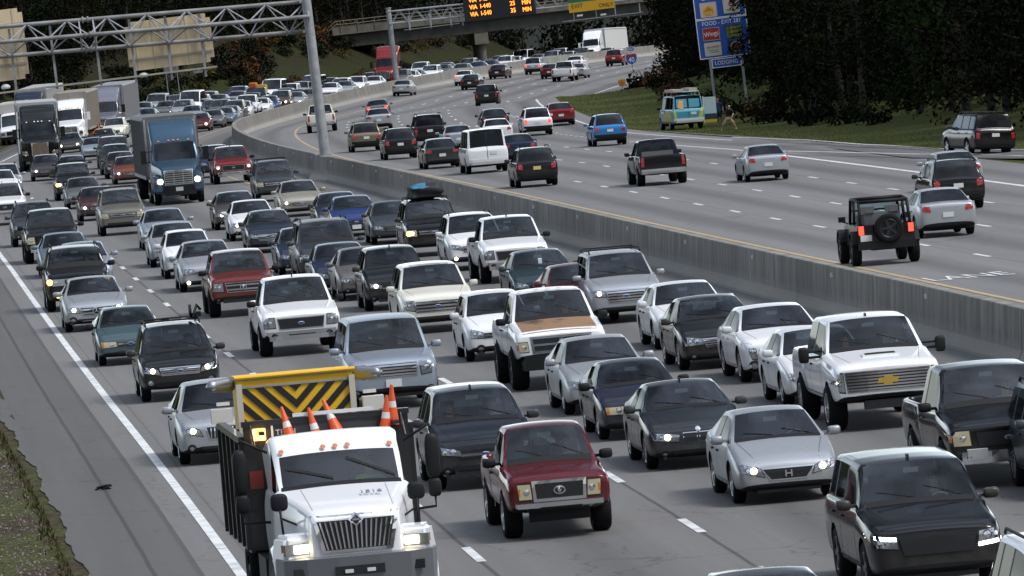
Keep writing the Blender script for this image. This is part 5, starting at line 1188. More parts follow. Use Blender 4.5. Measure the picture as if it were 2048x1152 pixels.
def semi(d, col, s, t, label, away=0, style='modern', trail=None, lit=0, group='trucks in the slow queue'):
    d = dict(dict(L=7.2, W=2.35, H=2.9, fo=1.25, wb=4.9, zb=.55, h0=1.62, h1=1.98, xC=2.05, xRF=2.5, xRR=4.9, xT=5, belt=1.95, zt=1.2, rw=.84, R=.5, kind='semi', HF=3.95, base='semi', hoodw=1.0 if style == 'long' else .70), **d)
    root = empty('semi_truck', frame(s, t, away)); tag(root, label, 'truck', group)
    src, bvh = body_mesh(d, 2, True); m5 = list(src.materials); pc = paint(col); L, hw = d['L'], d['W'] / 2
    def put(me, name):
        if me is None: return None
        o = bpy.data.objects.new(name, me); link(o); o.parent = root; return o
    me = pick(src, lambda f, n: f.material_index < 2 or f.material_index > 4, 'cab', m5); me.set_sharp_from_angle(angle=radians(38)); setmat(put(me, 'cab'), 0, pc)
    put(pick(src, lambda f, n: f.material_index == B_WS, 'windscreen', m5), 'windscreen')
    for sg in (1, -1): put(pick(src, lambda f, n: f.material_index == B_SIDE and f.calc_center_median().y * sg > 0, 'side_window', m5), 'side_window')
    D = Dec(d, bvh); P = []; h0 = d['h0']; a = .62 if style != 'long' else .46; z0, z1 = .95, h0 - .07
    D.patch('F', [(-a - .04, z0 - .04), (a + .04, z0 - .04), (a + .06, z1 + .04), (-a - .06, z1 + .04)], nu=8, nv=4, off=.03, mi=1)
    if style == 'long':
        for sg in (1, -1): D.rect('F', *sorted((sg * .03, sg * (a - .02))), z0, z1, nu=3, nv=3, off=.05, mi=2)
    else:
        D.patch('F', [(-a, z0), (a, z0), (a + .02, z1), (-a - .02, z1)], nu=8, nv=4, off=.04, mi=0)
        for i in range(6): zz = z0 + (i + .5) / 6 * (z1 - z0); D.rect('F', -a, a, zz - .022, zz + .022, nu=8, nv=1, off=.055, mi=1)
        for y in (-a * .35, a * .35): D.rect('F', y - .02, y + .02, z0, z1, nu=1, nv=3, off=.06, mi=1)
    D.done('grille', [GRILLE, CHROME, mat('grille_bronze', (.17, .12, .09), .4, .4)], P)
    for sg in (1, -1):
        if style == 'long': q = [(.70 * sg, .98), (1.08 * sg, 1.0), (1.10 * sg, 1.26), (.78 * sg, 1.20)]; D.patch('F', q if sg > 0 else q[::-1], nu=4, nv=2, off=.03); D.done('headlight', [LENS], P); continue
        bm = bmesh.new(); R_ = Matrix.Rotation(sg * radians(-20), 3, 'Z'); prism(bm, [(L / 2 - 1.75, .55), (L / 2 - .10, .55), (L / 2 - .14, 1.25), (L / 2 - .55, 1.42), (L / 2 - 1.3, 1.46), (L / 2 - 1.75, 1.30)], *sorted((sg * .62, sg * 1.16)), 'y'); bmesh.ops.bevel(bm, geom=bm.edges[:], offset=.09, segments=3, affect='EDGES')
        cut = [v for v in bm.verts]
        for v in cut:
            if v.co.x < L / 2 - .8 and v.co.z < 1.02: v.co.z = 1.02
        finish('wing', bm, pc, root, True, 50)
        bm = bmesh.new(); box(bm, (L / 2 - .13, sg * .90, 1.08), (.10, .40, .26), 0, R_); bmesh.ops.bevel(bm, geom=bm.edges[:], offset=.03, segments=2, affect='EDGES'); finish('headlight', bm, LENS, root)
    D.rect('F', -hw * .98, hw * .98, .42, .86, nu=10, nv=2, off=.10, th=.2); D.done('front_bumper', [TRIM if style != 'white' else paint('white')], P)
    D.rect('F', -.17, .17, .62, .80, nu=1, nv=1, off=.13); D.done('front_plate', [PLATE], P)
    for y in ((-.7, -.22, 0, .22, .7) if style != 'none' else ()): D.disc('T', L / 2 - d['xRF'] - .10, y, .05, 0, .06); D.done('marker_lamp', [AMBER if style != 'long' else PLATE], P)
    for nm_, me, _, _ in P: put(me, nm_)
    if lit:
        for sg in (1, -1): lit_lamp(root, Vector((L / 2 - .02, sg * .86, 1.10)), .13, LITA if lit == 2 else LITW)
    for sg in (1, -1):
        bm = bmesh.new(); y = hw + .28; x = L / 2 - d['xC'] - .35
        box(bm, (x, sg * y, 2.25), (.14, .26, .62)); tube(bm, [(x - .05, sg * hw * .95, 2.0), (x, sg * y, 2.0)], .025); tube(bm, [(x - .05, sg * hw * .9, 2.5), (x, sg * y, 2.5)], .025)
        finish('mirror', bm, TRIM if style != 'white' else paint('white'), root)
    if style == 'long':
        for sg in (1, -1):
            bm = bmesh.new(); tube(bm, [(L / 2 - d['xC'] - .9, sg * (hw + .02), .9), (L / 2 - d['xC'] - .9, sg * (hw + .02), 3.6)], .085, 10); finish('exhaust_stack', bm, CHROME, root)
            bm = bmesh.new(); lathe(bm, [(.60, -.14), (.64, -.02), (.60, .14)], 20, 'y', c=(L / 2 - d['fo'], sg * (hw - .02), .5)); finish('wing', bm, pc, root, True)
    bm = bmesh.new(); box(bm, (-1.2, 0, .85), (5.2, .85, .28)); box(bm, (-.6, hw - .3, .72), (1.3, .5, .55)); box(bm, (-.6, -hw + .3, .72), (1.3, .5, .55)); finish('chassis', bm, TRIM, root)
    bm = bmesh.new(); box(bm, (L / 2 - d['xC'] - .5, 0, 1.85), (.6, d['W'] * .8, .3)); box(bm, (L / 2 - d['xC'] - 1.4, .5, 1.9), (.5, .5, .9)); box(bm, (L / 2 - d['xC'] - 1.4, -.5, 1.9), (.5, .5, .9)); box(bm, (L / 2 - d['xC'] - 1.9, 0, 2.2), (.06, d['W'] * .78, 1.3)); finish('interior', bm, INTER, root)
    for sg in (1, -1):
        big_wheel(root, L / 2 - d['fo'], sg * (hw - .16), .5, .28)
        for x in (-2.3, -3.6): big_wheel(root, x, sg * (hw - .26), .5, .5)
    if trail: trailer(root, *trail)
    return root
def box_truck(col, boxcol, s, t, label, H=3.4, group='trucks in the slow queue'):
    d = dict(dims('van')); d.update(L=6.6, W=2.2, H=2.35, h0=1.15, h1=1.4, belt=1.4, zt=1.4, xC=.9, xRF=1.5, xRR=2.4, xT=2.5, kind='semi', HF=2.5, base='semi', R=.42, zb=.45, fo=.9, wb=3.9, rw=.86)
    root = empty('box_truck', frame(s, t, 0)); tag(root, label, 'truck', group)
    src, bvh = body_mesh(d, 1, True); m5 = list(src.materials)
    for nm_, fn in (('cab', lambda f, n: f.material_index < 2 or f.material_index > 4), ('windscreen', lambda f, n: f.material_index == B_WS), ('side_window', lambda f, n: f.material_index == B_SIDE)):
        me = pick(src, fn, nm_, m5)
        if me: o = bpy.data.objects.new(nm_, me); link(o); o.parent = root; nm_ == 'cab' and setmat(o, 0, paint(col))
    D = Dec(d, bvh); P = []; D.rect('F', -.5, .5, .75, 1.05, nu=4, nv=2, off=.02); D.done('grille', [GRILLE], P)
    for sg in (1, -1): D.rect('F', *sorted((sg * .62, sg * .95)), .78, 1.02, nu=3, nv=2, off=.02); D.done('headlight', [LENS], P)
    D.rect('F', -1.02, 1.02, .4, .66, nu=6, nv=1, off=.06); D.done('front_bumper', [TRIM], P)
    for nm_, me, _, _ in P: o = bpy.data.objects.new(nm_, me); link(o); o.parent = root
    bm = bmesh.new(); prism(bm, [(-1.2, .9), (1.2, .9), (1.2, H - .1), (1.12, H), (-1.12, H), (-1.2, H - .1)], -3.3, .85, 'x'); box(bm, (1.15, 0, H - .45), (.62, 2.1, .7)); finish('cargo_box', bm, boxcol, root)
    for sg in (1, -1): bm = bmesh.new(); box(bm, (1.9, sg * 1.38, 1.75), (.1, .2, .45)); finish('mirror', bm, TRIM, root)
    for x in (2.4, -1.5):
        for sg in (1, -1): big_wheel(root, x, sg * .92, .42, .26)
    return root

# ---------------------------------------------------------------- the road crew truck
def dump_truck(s, t, label):
    d = dict(L=7.8, W=2.06, H=2.40, fo=1.0, wb=4.6, zb=.66, hoodw=.66, h0=1.57, h1=1.86, xC=1.75, xRF=2.2, xRR=3.3, xT=3.4, belt=1.80, zt=1.2, rw=.88, R=.48, kind='semi', HF=2.46, base='semi')
    root = empty('dump_truck', frame(s, t - .06, 0, radians(1.5))); tag(root, label, 'truck', 'trucks in the slow queue')
    hw, L = 1.03, 7.8; X = L / 2
    src, bvh = body_mesh(d, 2, True); m5 = list(src.materials); W_ = paint('white')
    def put(me, name):
        o = bpy.data.objects.new(name, me); link(o); o.parent = root; return o
    me = pick(src, lambda f, n: f.material_index < 2 or f.material_index > 4, 'cab', m5); me.set_sharp_from_angle(angle=radians(38)); put(me, 'cab')
    put(pick(src, lambda f, n: f.material_index == B_WS, 'windscreen', m5), 'windscreen')
    for sg in (1, -1): put(pick(src, lambda f, n: f.material_index == B_SIDE and f.calc_center_median().y * sg > 0, 'side_window', m5), 'side_window')
    D = Dec(d, bvh); P = []
    # black screen surround
    # grille: chrome arch, dark back, thirteen upright bars
    a, b, z0, z1 = .46, .56, 1.10, 1.55
    D.patch('F', [(-a - .05, z0 - .04), (a + .05, z0 - .04), (b + .08, z1 + .05), (-b - .08, z1 + .05)], nu=10, nv=4, off=.03, mi=1)
    D.patch('F', [(-a, z0), (a, z0), (b, z1 - .03), (-b, z1 - .03)], nu=10, nv=4, off=.045, mi=0)
    for i in range(15):
        q = (i + .5) / 15 * 2 - 1; D.patch('F', [(q * a - .011, z0 + .01), (q * a + .011, z0 + .01), (q * b + .012, z1 - .04), (q * b - .012, z1 - .04)], nu=1, nv=4, off=.065, mi=1)
    D.done('grille', [GRILLE, CHROME], P)
    D.patch('F', [(0, 1.42), (.11, 1.52), (0, 1.62), (-.11, 1.52)], nu=2, nv=2, off=.08); D.patch('F', [(0, 1.45), (.075, 1.52), (0, 1.59), (-.075, 1.52)], nu=2, nv=2, off=.088, mi=1); D.patch('F', [(-.05, 1.505), (.05, 1.505), (.05, 1.535), (-.05, 1.535)], nu=2, nv=1, off=.094, mi=0)
    D.done('badge', [CHROME, GRILLE], P)
    for y in (-.80, -.18, 0, .18, .80): D.disc('T', X - d['xRF'] - .10, y, .05, 0, .05, r2=.04); D.done('marker_lamp', [AMBER], P)
    D.rect('T', X - d['xC'] - .08, X - d['xC'] + .02, -.88, .88, nu=1, nv=12, off=.004, th=.02)
    D.patch('T', [(X - d['xC'] - .40, .12), (X - d['xC'] - .36, .12), (X - d['xC'] - .1, .8), (X - d['xC'] - .13, .8)], nu=1, nv=6, off=.02, th=0)
    D.patch('T', [(X - d['xC'] - .34, -.78), (X - d['xC'] - .30, -.78), (X - d['xC'] - .1, -.1), (X - d['xC'] - .13, -.1)], nu=1, nv=6, off=.02, th=0); D.done('wiper', [TRIM], P)
    for sg in (1, -1): D.patch('T', [(X - .2, sg * .58), (X - .2, sg * .58 + .014), (X - 1.68, sg * .62 + .014), (X - 1.68, sg * .62)], nu=1, nv=8, off=.002, th=.01)
    D.done('bonnet_seam', [mat('seam_grey', (.3, .31, .32), .5)], P)
    for nm_, me, _, _ in P: put(me, nm_)
    text_o = finish('bonnet_number', text_bm('1516', .17, root.matrix_world.inverted() @ root.matrix_world @ Matrix.Translation((X - .95, .34, 1.83)) @ Matrix.Rotation(radians(90), 4, 'Z') @ Matrix.Rotation(radians(12), 4, 'X')), mat('number_grey', (.25, .28, .33), .5), root)
    # wings that flare out over the front wheels, with lamps
    for sg in (1, -1):
        bm = bmesh.new(); n = 14; rows = []
        for i in range(n + 1):
            an = radians(-18 + i * 205 / n); cx, cz = X - 1.0 + .66 * cos(an), .52 + .60 * sin(an)
            ins = .30 + .30 * max(0, cos(an)); rows.append([Vector((cx, sg * (1.14 - ins - .25), cz + .24)), Vector((cx, sg * 1.02, cz + .16)), Vector((cx, sg * 1.17, cz)), Vector((cx, sg * 1.18, cz - .05))])
        g = [[bm.verts.new(p) for p in r] for r in rows]
        for A, B in zip(g, g[1:]):
            for k in range(3): bm.faces.new((A[k], B[k], B[k + 1], A[k + 1]))
        finish('wing', bm, W_, root, True)
        bm = bmesh.new(); R = Matrix.Rotation(sg * radians(-16), 3, 'Z')
        box(bm, (X - .22, sg * .84, 1.14), (.16, .46, .16), 0, R); o = finish('headlight', bm, [LENS], root)
        bm = bmesh.new(); box(bm, (X - .125, sg * .80, 1.14), (.03, .20, .12), 0, R); finish('lit_bulb', bm, LITW, o)
        bm = bmesh.new(); box(bm, (X - .16, sg * 1.0, 1.15), (.06, .12, .13), 0, R); finish('turn_lamp', bm, AMBER, root)
        bm = bmesh.new(); box(bm, (X - .45, sg * .84, 1.12), (.62, .62, .44), 0, Matrix.Rotation(sg * radians(-14), 3, 'Z'), taper=.84); bmesh.ops.bevel(bm, geom=bm.edges[:], offset=.06, segments=3, affect='EDGES'); finish('wing_front', bm, W_, root)
    # bumper with three openings
    bm = bmesh.new(); sec = [(-1.17, -.40), (-1.08, -.10), (-.75, .04), (-.3, .10), (.3, .10), (.75, .04), (1.08, -.10), (1.17, -.40)]
    lo = [bm.verts.new((X + x, y, .56)) for y, x in sec]; hi = [bm.verts.new((X + x + .06, y, 1.0)) for y, x in sec]; bk = [bm.verts.new((X + x - .12, y * .97, 1.02)) for y, x in sec]
    for A, B in ((lo, hi), (hi, bk)):
        for i in range(7): bm.faces.new((A[i], A[i + 1], B[i + 1], B[i]))
    finish('front_bumper', bm, mat('bumper_grey', (.17, .18, .19), .45, .3), root)
    for y, wd in ((-.80, .30), (0, .72), (.80, .30)):
        bm = bmesh.new(); box(bm, (X + (.115 if y == 0 else .02), y, .80), (.06, wd, .13), 0, Matrix.Rotation(-y * .28, 3, 'Z')); finish('air_intake', bm, GRILLE, root)
    for y in (-.16, .16):
        bm = bmesh.new(); box(bm, (X + .155, y, .79), (.03, .12, .05)); finish('fog_lamp', bm, PLATE, root)
    # mirrors on arms, wing mirrors
    for sg in (1, -1):
        bm = bmesh.new(); x = X - 2.35; y = sg * 1.42
        ells = ((x, y, 2.16, .08, .11, .34), (x, y, 1.70, .07, .10, .14))
        for ex, ey, ez, a_, b_, c_ in ells:
            r = bmesh.ops.create_uvsphere(bm, u_segments=12, v_segments=8, radius=1)
            for v in r['verts']:
                q = lambda u: math.copysign(abs(u) ** .6, u); v.co = Vector((ex + q(v.co.x) * a_, ey + q(v.co.y) * b_, ez + q(v.co.z) * c_))
        tube(bm, [(x, sg * 1.0, 2.42), (x, y - sg * .05, 2.62), (x, y + sg * .02, 2.58)], .02); tube(bm, [(x, sg * 1.03, 1.4), (x, y, 1.42), (x, y, 1.6)], .02)
        finish('mirror', bm, TRIM, root, True)
        bm = bmesh.new(); r = bmesh.ops.create_uvsphere(bm, u_segments=10, v_segments=8, radius=1)
        for v in r['verts']:
            q = lambda u: math.copysign(abs(u) ** .6, u); v.co = Vector((X - .95 + q(v.co.x) * .06, sg * 1.0 + q(v.co.y) * .13, 1.78 + q(v.co.z) * .13))
        tube(bm, [(X - .9, sg * 1.0, 1.68), (X - .85, sg * .98, 1.28)], .018); tube(bm, [(X - .9, sg * .99, 1.55), (X - .7, sg * .72, 1.42)], .016); lathe(bm, [(.08, 0), (.06, .06), (.001, .07)], 10, 'z', c=(X - .85, sg * .98, 1.26))
        finish('wing_mirror', bm, TRIM, root, True)
    bm = bmesh.new(); box(bm, (X - 2.2, 0, 1.50), (.55, 1.7, .28)); box(bm, (X - 2.95, .52, 1.35), (.5, .5, .16)); box(bm, (X - 3.2, .52, 1.75), (.14, .5, .75)); box(bm, (X - 2.95, -.5, 1.35), (.5, .6, .16)); box(bm, (X - 3.22, -.5, 1.75), (.14, .6, .75)); box(bm, (X - 3.34, 0, 1.6), (.05, 1.9, 1.5))
    tube(bm, [(X - 2.48 + .06 * cos(a / 8 * pi), .52 + .23 * cos(a / 8 * pi), 1.74 + .17 * sin(a / 8 * pi)) for a in range(17)], .018, 6, cap=False); finish('interior', bm, INTER, root)
    # steel body
    BLK = mat('body_black', (.012, .012, .013), .45, coat=.4); x0 = X - 3.62; bm = bmesh.new()
    for sg in (1, -1):
        box(bm, (x0 - 2.1, sg * 1.22, 1.72), (4.2, .06, 1.7)); box(bm, (x0 - 2.1, sg * 1.25, 2.55), (4.2, .12, .1))
        for i in range(6): box(bm, (x0 - .1 - i * .8, sg * 1.275, 1.72), (.09, .06, 1.62))
    box(bm, (x0, 0, 1.85), (.07, 2.46, 1.9)); box(bm, (x0, 0, 2.78), (.12, 2.5, .08)); box(bm, (x0 - 2.1, 0, .95), (4.2, 2.3, .1)); box(bm, (x0 - 4.2, 0, 1.7), (.07, 2.36, 1.5))
    for sg in (1, -1): box(bm, (x0 + .30, sg * 1.0, 2.66), (.6, .09, .05)); tube(bm, [(x0 + .5, sg * 1.12, 2.45), (x0 + .05, sg * 1.12, 2.75)], .02)
    finish('dump_body', bm, BLK, root)
    bm = bmesh.new(); box(bm, (x0 + .06, .12, 2.86), (.05, 1.2, .05)); finish('cone_rail', bm, PLATE, root)
    for sg, zz in ((-1, 1.95), ):
        bm = bmesh.new(); box(bm, (x0 + .06, sg * 1.09, zz), (.03, .2, .26)); finish('marker_panel', bm, mat('dull_red', (.22, .03, .02), .5), root)
    bm = bmesh.new(); box(bm, (x0 + .10, -1.0, 2.62), (.10, .18, .17)); finish('beacon', bm, LITA, root)
    bm = text_bm('TECH', .12, Matrix.Translation((x0 + .045, -.60, 2.62)) @ Matrix.Rotation(pi / 2, 4, 'Z') @ Matrix.Rotation(pi / 2, 4, 'X')); text_bm('J', .32, Matrix.Translation((x0 + .045, -.80, 2.61)) @ Matrix.Rotation(pi / 2, 4, 'Z') @ Matrix.Rotation(pi / 2, 4, 'X'), bm)
    finish('lettering', bm, PLATE, root)
    # chassis, tanks, wheels
    bm = bmesh.new(); box(bm, (-.4, 0, .72), (7.4, .8, .26)); box(bm, (X - 3.0, -.95, .62), (1.3, .4, .5)); box(bm, (X - 3.0, .95, .62), (1.3, .4, .5)); finish('chassis', bm, TRIM, root)
    for sg in (1, -1):
        big_wheel(root, X - 1.0, sg * .98, .48, .28, False); big_wheel(root, X - 5.6, sg * .92, .48, .5, False)
    # folded crash cushion
    YEL = mat('cushion_yellow', (.80, .46, .015), .45); cu = X - 7.6; zt = 3.26; wd = 1.66; yo = -.06; bm = bmesh.new()
    prism(bm, [(-wd / 2 - .06, 2.0), (wd / 2 + .06, 2.0), (wd / 2 + .06, zt), (-wd / 2 - .06, zt)], cu - 1.0, cu, 'x', 0)
    tube(bm, [(cu + .03, -wd / 2 - .1, zt + .01), (cu + .03, wd / 2 + .1, zt + .01)], .03)
    CU = []; C = finish('crash_cushion', bm, YEL, root)
    bm = bmesh.new(); zb_, H_ = 2.28, .82; box(bm, (cu + .012, 0, 3.12), (.02, wd, .03), 1); box(bm, (cu + .012, 0, 3.245), (.03, wd + .14, .03), 1)
    def stripe(y0, y1):
        for sg in (1, -1):   # V-shaped bands pointing down, clipped to the panel
            poly = [(sg * 0.0, y0), (sg * 0.0, y1), (sg * wd / 2, y1 + wd / 2 * 1.0), (sg * wd / 2, y0 + wd / 2 * 1.0)]
            q = []
            def clip(pl, zc, keep):
                o = []
                for i in range(len(pl)):
                    p, r = pl[i], pl[(i + 1) % len(pl)]; ip_, ir = keep(p[1], zc), keep(r[1], zc)
                    if ip_: o.append(p)
                    if ip_ != ir: u = (zc - p[1]) / (r[1] - p[1]); o.append((p[0] + (r[0] - p[0]) * u, zc))
                return o
            q = clip(clip(poly, zb_, lambda a, c: a >= c), zb_ + H_, lambda a, c: a <= c)
            if len(q) > 2: prism(bm, q, cu + .004, cu + .016, 'x', 0)
    for i in range(-5, 5): stripe(zb_ + .20 + i * .262, zb_ + .33 + i * .262)
    finish('chevron_stripes', bm, [mat('stripe_black', (.012, .012, .012), .5), STEEL], root)
    for y in [-wd / 2 - .04, wd / 2 + .04]: bm = bmesh.new(); box(bm, (cu + .01, y, 2.6), (.10, .09, 1.15)); finish('cushion_frame', bm, mat('cream_steel', (.55, .5, .40), .5), root)
    for sg in (1, -1):
        bm = bmesh.new(); n = 12; tube(bm, [(cu - .1 - .30 + .30 * cos(radians(-90 + 180 * i / n)) , sg * (wd / 2 + .12 + .34 * sin(radians(180 * i / n))), zt - .06 - .06 * i / n) for i in range(n + 1)], .085, 10); finish('hoop_tube', bm, STEELW, root, True)
        bm = bmesh.new(); box(bm, (cu + .05, sg * (wd / 2 + .34), 2.72), (.22, .32, .22)); box(bm, (cu, sg * (wd / 2 + .3), 2.9), (.06, .2, .05)); finish('lamp_box', bm, mat('box_white', (.62, .60, .54), .5), root)
    for o in root.children:
        if o.name.split('.')[0] in ('crash_cushion', 'chevron_stripes', 'cushion_frame', 'hoop_tube', 'lamp_box'): o.location.y = yo; o.location.z = -.03
    return root, x0
def cone(M, label, lean):
    bm = bmesh.new(); OR = mat('cone_orange', (.62, .085, .015), .5); WH = mat('cone_band', (.62, .62, .6), .4)
    pr = [(.11, .02, 0), (.095, .15, 0), (.072, .30, 1), (.06, .40, 0), (.042, .52, 0), (.025, .66, 0)]
    for (r0, z0, m), (r1, z1, _) in zip(pr, pr[1:]): lathe(bm, [(r0, z0), (r1, z1)], 14, 'z', m)
    lathe(bm, [(.025, .66), (.001, .67)], 14); box(bm, (0, 0, .012), (.29, .29, .024), 2)
    o = finish('traffic_cone', bm, [OR, WH, TRIM], None, False); o.matrix_world = M @ lean; tag(o, label, 'traffic cone', 'orange cones on the road crew truck'); return o

# ---------------------------------------------------------------- open-top off-roader
def off_roader(s, t, label):
    root = empty('off_roader', frame(s, t, 1)); tag(root, label, 'off-roader', 'vehicles driving away'); B = paint('black'); hw = .80
    bm = bmesh.new(); prism(bm, [(-1.85, .52), (1.05, .52), (1.05, 1.12), (-.1, 1.14), (-1.85, 1.14)], -hw, hw, 'y')
    bm.faces.ensure_lookup_table(); bmesh.ops.bevel(bm, geom=bm.edges[:], offset=.03, segments=2, affect='EDGES'); finish('tub', bm, B, root)
    bm = bmesh.new(); prism(bm, [(1.0, .60), (2.0, .60), (2.0, 1.02), (1.0, 1.16)], -.62, .62, 'y'); finish('bonnet', bm, B, root)
    for sg in (1, -1):
        for x in (1.35, -1.22):
            bm = bmesh.new(); n = 8; pts = [(x + .52 * cos(radians(20 + 140 * i / n)), .46 + .52 * sin(radians(20 + 140 * i / n))) for i in range(n + 1)]
            poly = pts + [(a + (a - x) * -.07, b - .05) for a, b in pts[::-1]]; prism(bm, poly, *sorted((sg * .72, sg * .95)), 'y'); finish('wing', bm, TRIM, root)
            w_ = big_wheel(root, x, sg * .82, .42, .26, False)
        bm = bmesh.new(); tube(bm, [(.45, sg * .70, 1.14), (.32, sg * .66, 1.82), (-.55, sg * .68, 1.84), (-1.55, sg * .68, 1.78), (-1.75, sg * .70, 1.14)], .045, 8); tube(bm, [(-.55, sg * .68, 1.84), (-.55, sg * .72, 1.1)], .045, 8); finish('roll_cage', bm, TRIM, root, True)
        bm = bmesh.new(); box(bm, (-1.87, sg * .70, 1.0), (.06, .14, .24)); finish('tail_lamp', bm, TAILLIT, root)
        bm = bmesh.new(); box(bm, (.42, sg * .93, 1.28), (.07, .20, .15)); tube(bm, [(.42, sg * .76, 1.16), (.42, sg * .92, 1.22)], .02); finish('mirror', bm, TRIM, root)
        bm = bmesh.new(); box(bm, (-.1, sg * .36, 1.05), (.16, .46, .7), R=Matrix.Rotation(-.2, 3, 'Y')); box(bm, (-.2, sg * .36, 1.5), (.12, .26, .22)); finish('seat', bm, INTER, root)
    bm = bmesh.new()
    for x, z in ((.32, 1.82), (-.55, 1.84), (-1.55, 1.78)): tube(bm, [(x, -.67, z), (x, .67, z)], .05, 8)
    finish('roll_bar', bm, TRIM, root, True)
    bm = bmesh.new(); box(bm, (-1.2, 0, 1.22), (.14, 1.0, .5)); box(bm, (-1.26, .34, 1.55), (.1, .24, .18)); box(bm, (-1.26, -.34, 1.55), (.1, .24, .18)); finish('rear_seat', bm, INTER, root)
    bm = bmesh.new(); box(bm, (.42, 0, 1.5), (.05, 1.26, .05)); box(bm, (.33, 0, 1.80), (.06, 1.3, .06)); finish('screen_frame', bm, TRIM, root)
    bm = bmesh.new(); prism(bm, [(.44, 1.17), (.46, 1.17), (.36, 1.78), (.34, 1.78)], -.62, .62, 'y'); finish('windscreen', bm, GLASS, root)
    o = bpy.data.objects.new('spare_wheel', TYRE); link(o); o.parent = root; o.location = (-2.0, -.06, 1.02); o.rotation_euler = (0, 0, radians(90)); o.scale = (1.2, 1.15, 1.2)
    r = bpy.data.objects.new('rim', RIMS[2]); link(r); r.parent = o
    bm = bmesh.new(); box(bm, (-1.95, 0, .56), (.18, 1.62, .2)); finish('rear_bumper', bm, TRIM, root)
    bm = bmesh.new(); box(bm, (-1.90, .58, .78), (.04, .32, .17)); finish('rear_plate', bm, PLATE, root)
    bm = bmesh.new(); box(bm, (0, 0, .50), (3.4, .8, .16)); finish('chassis', bm, TRIM, root)
    return root

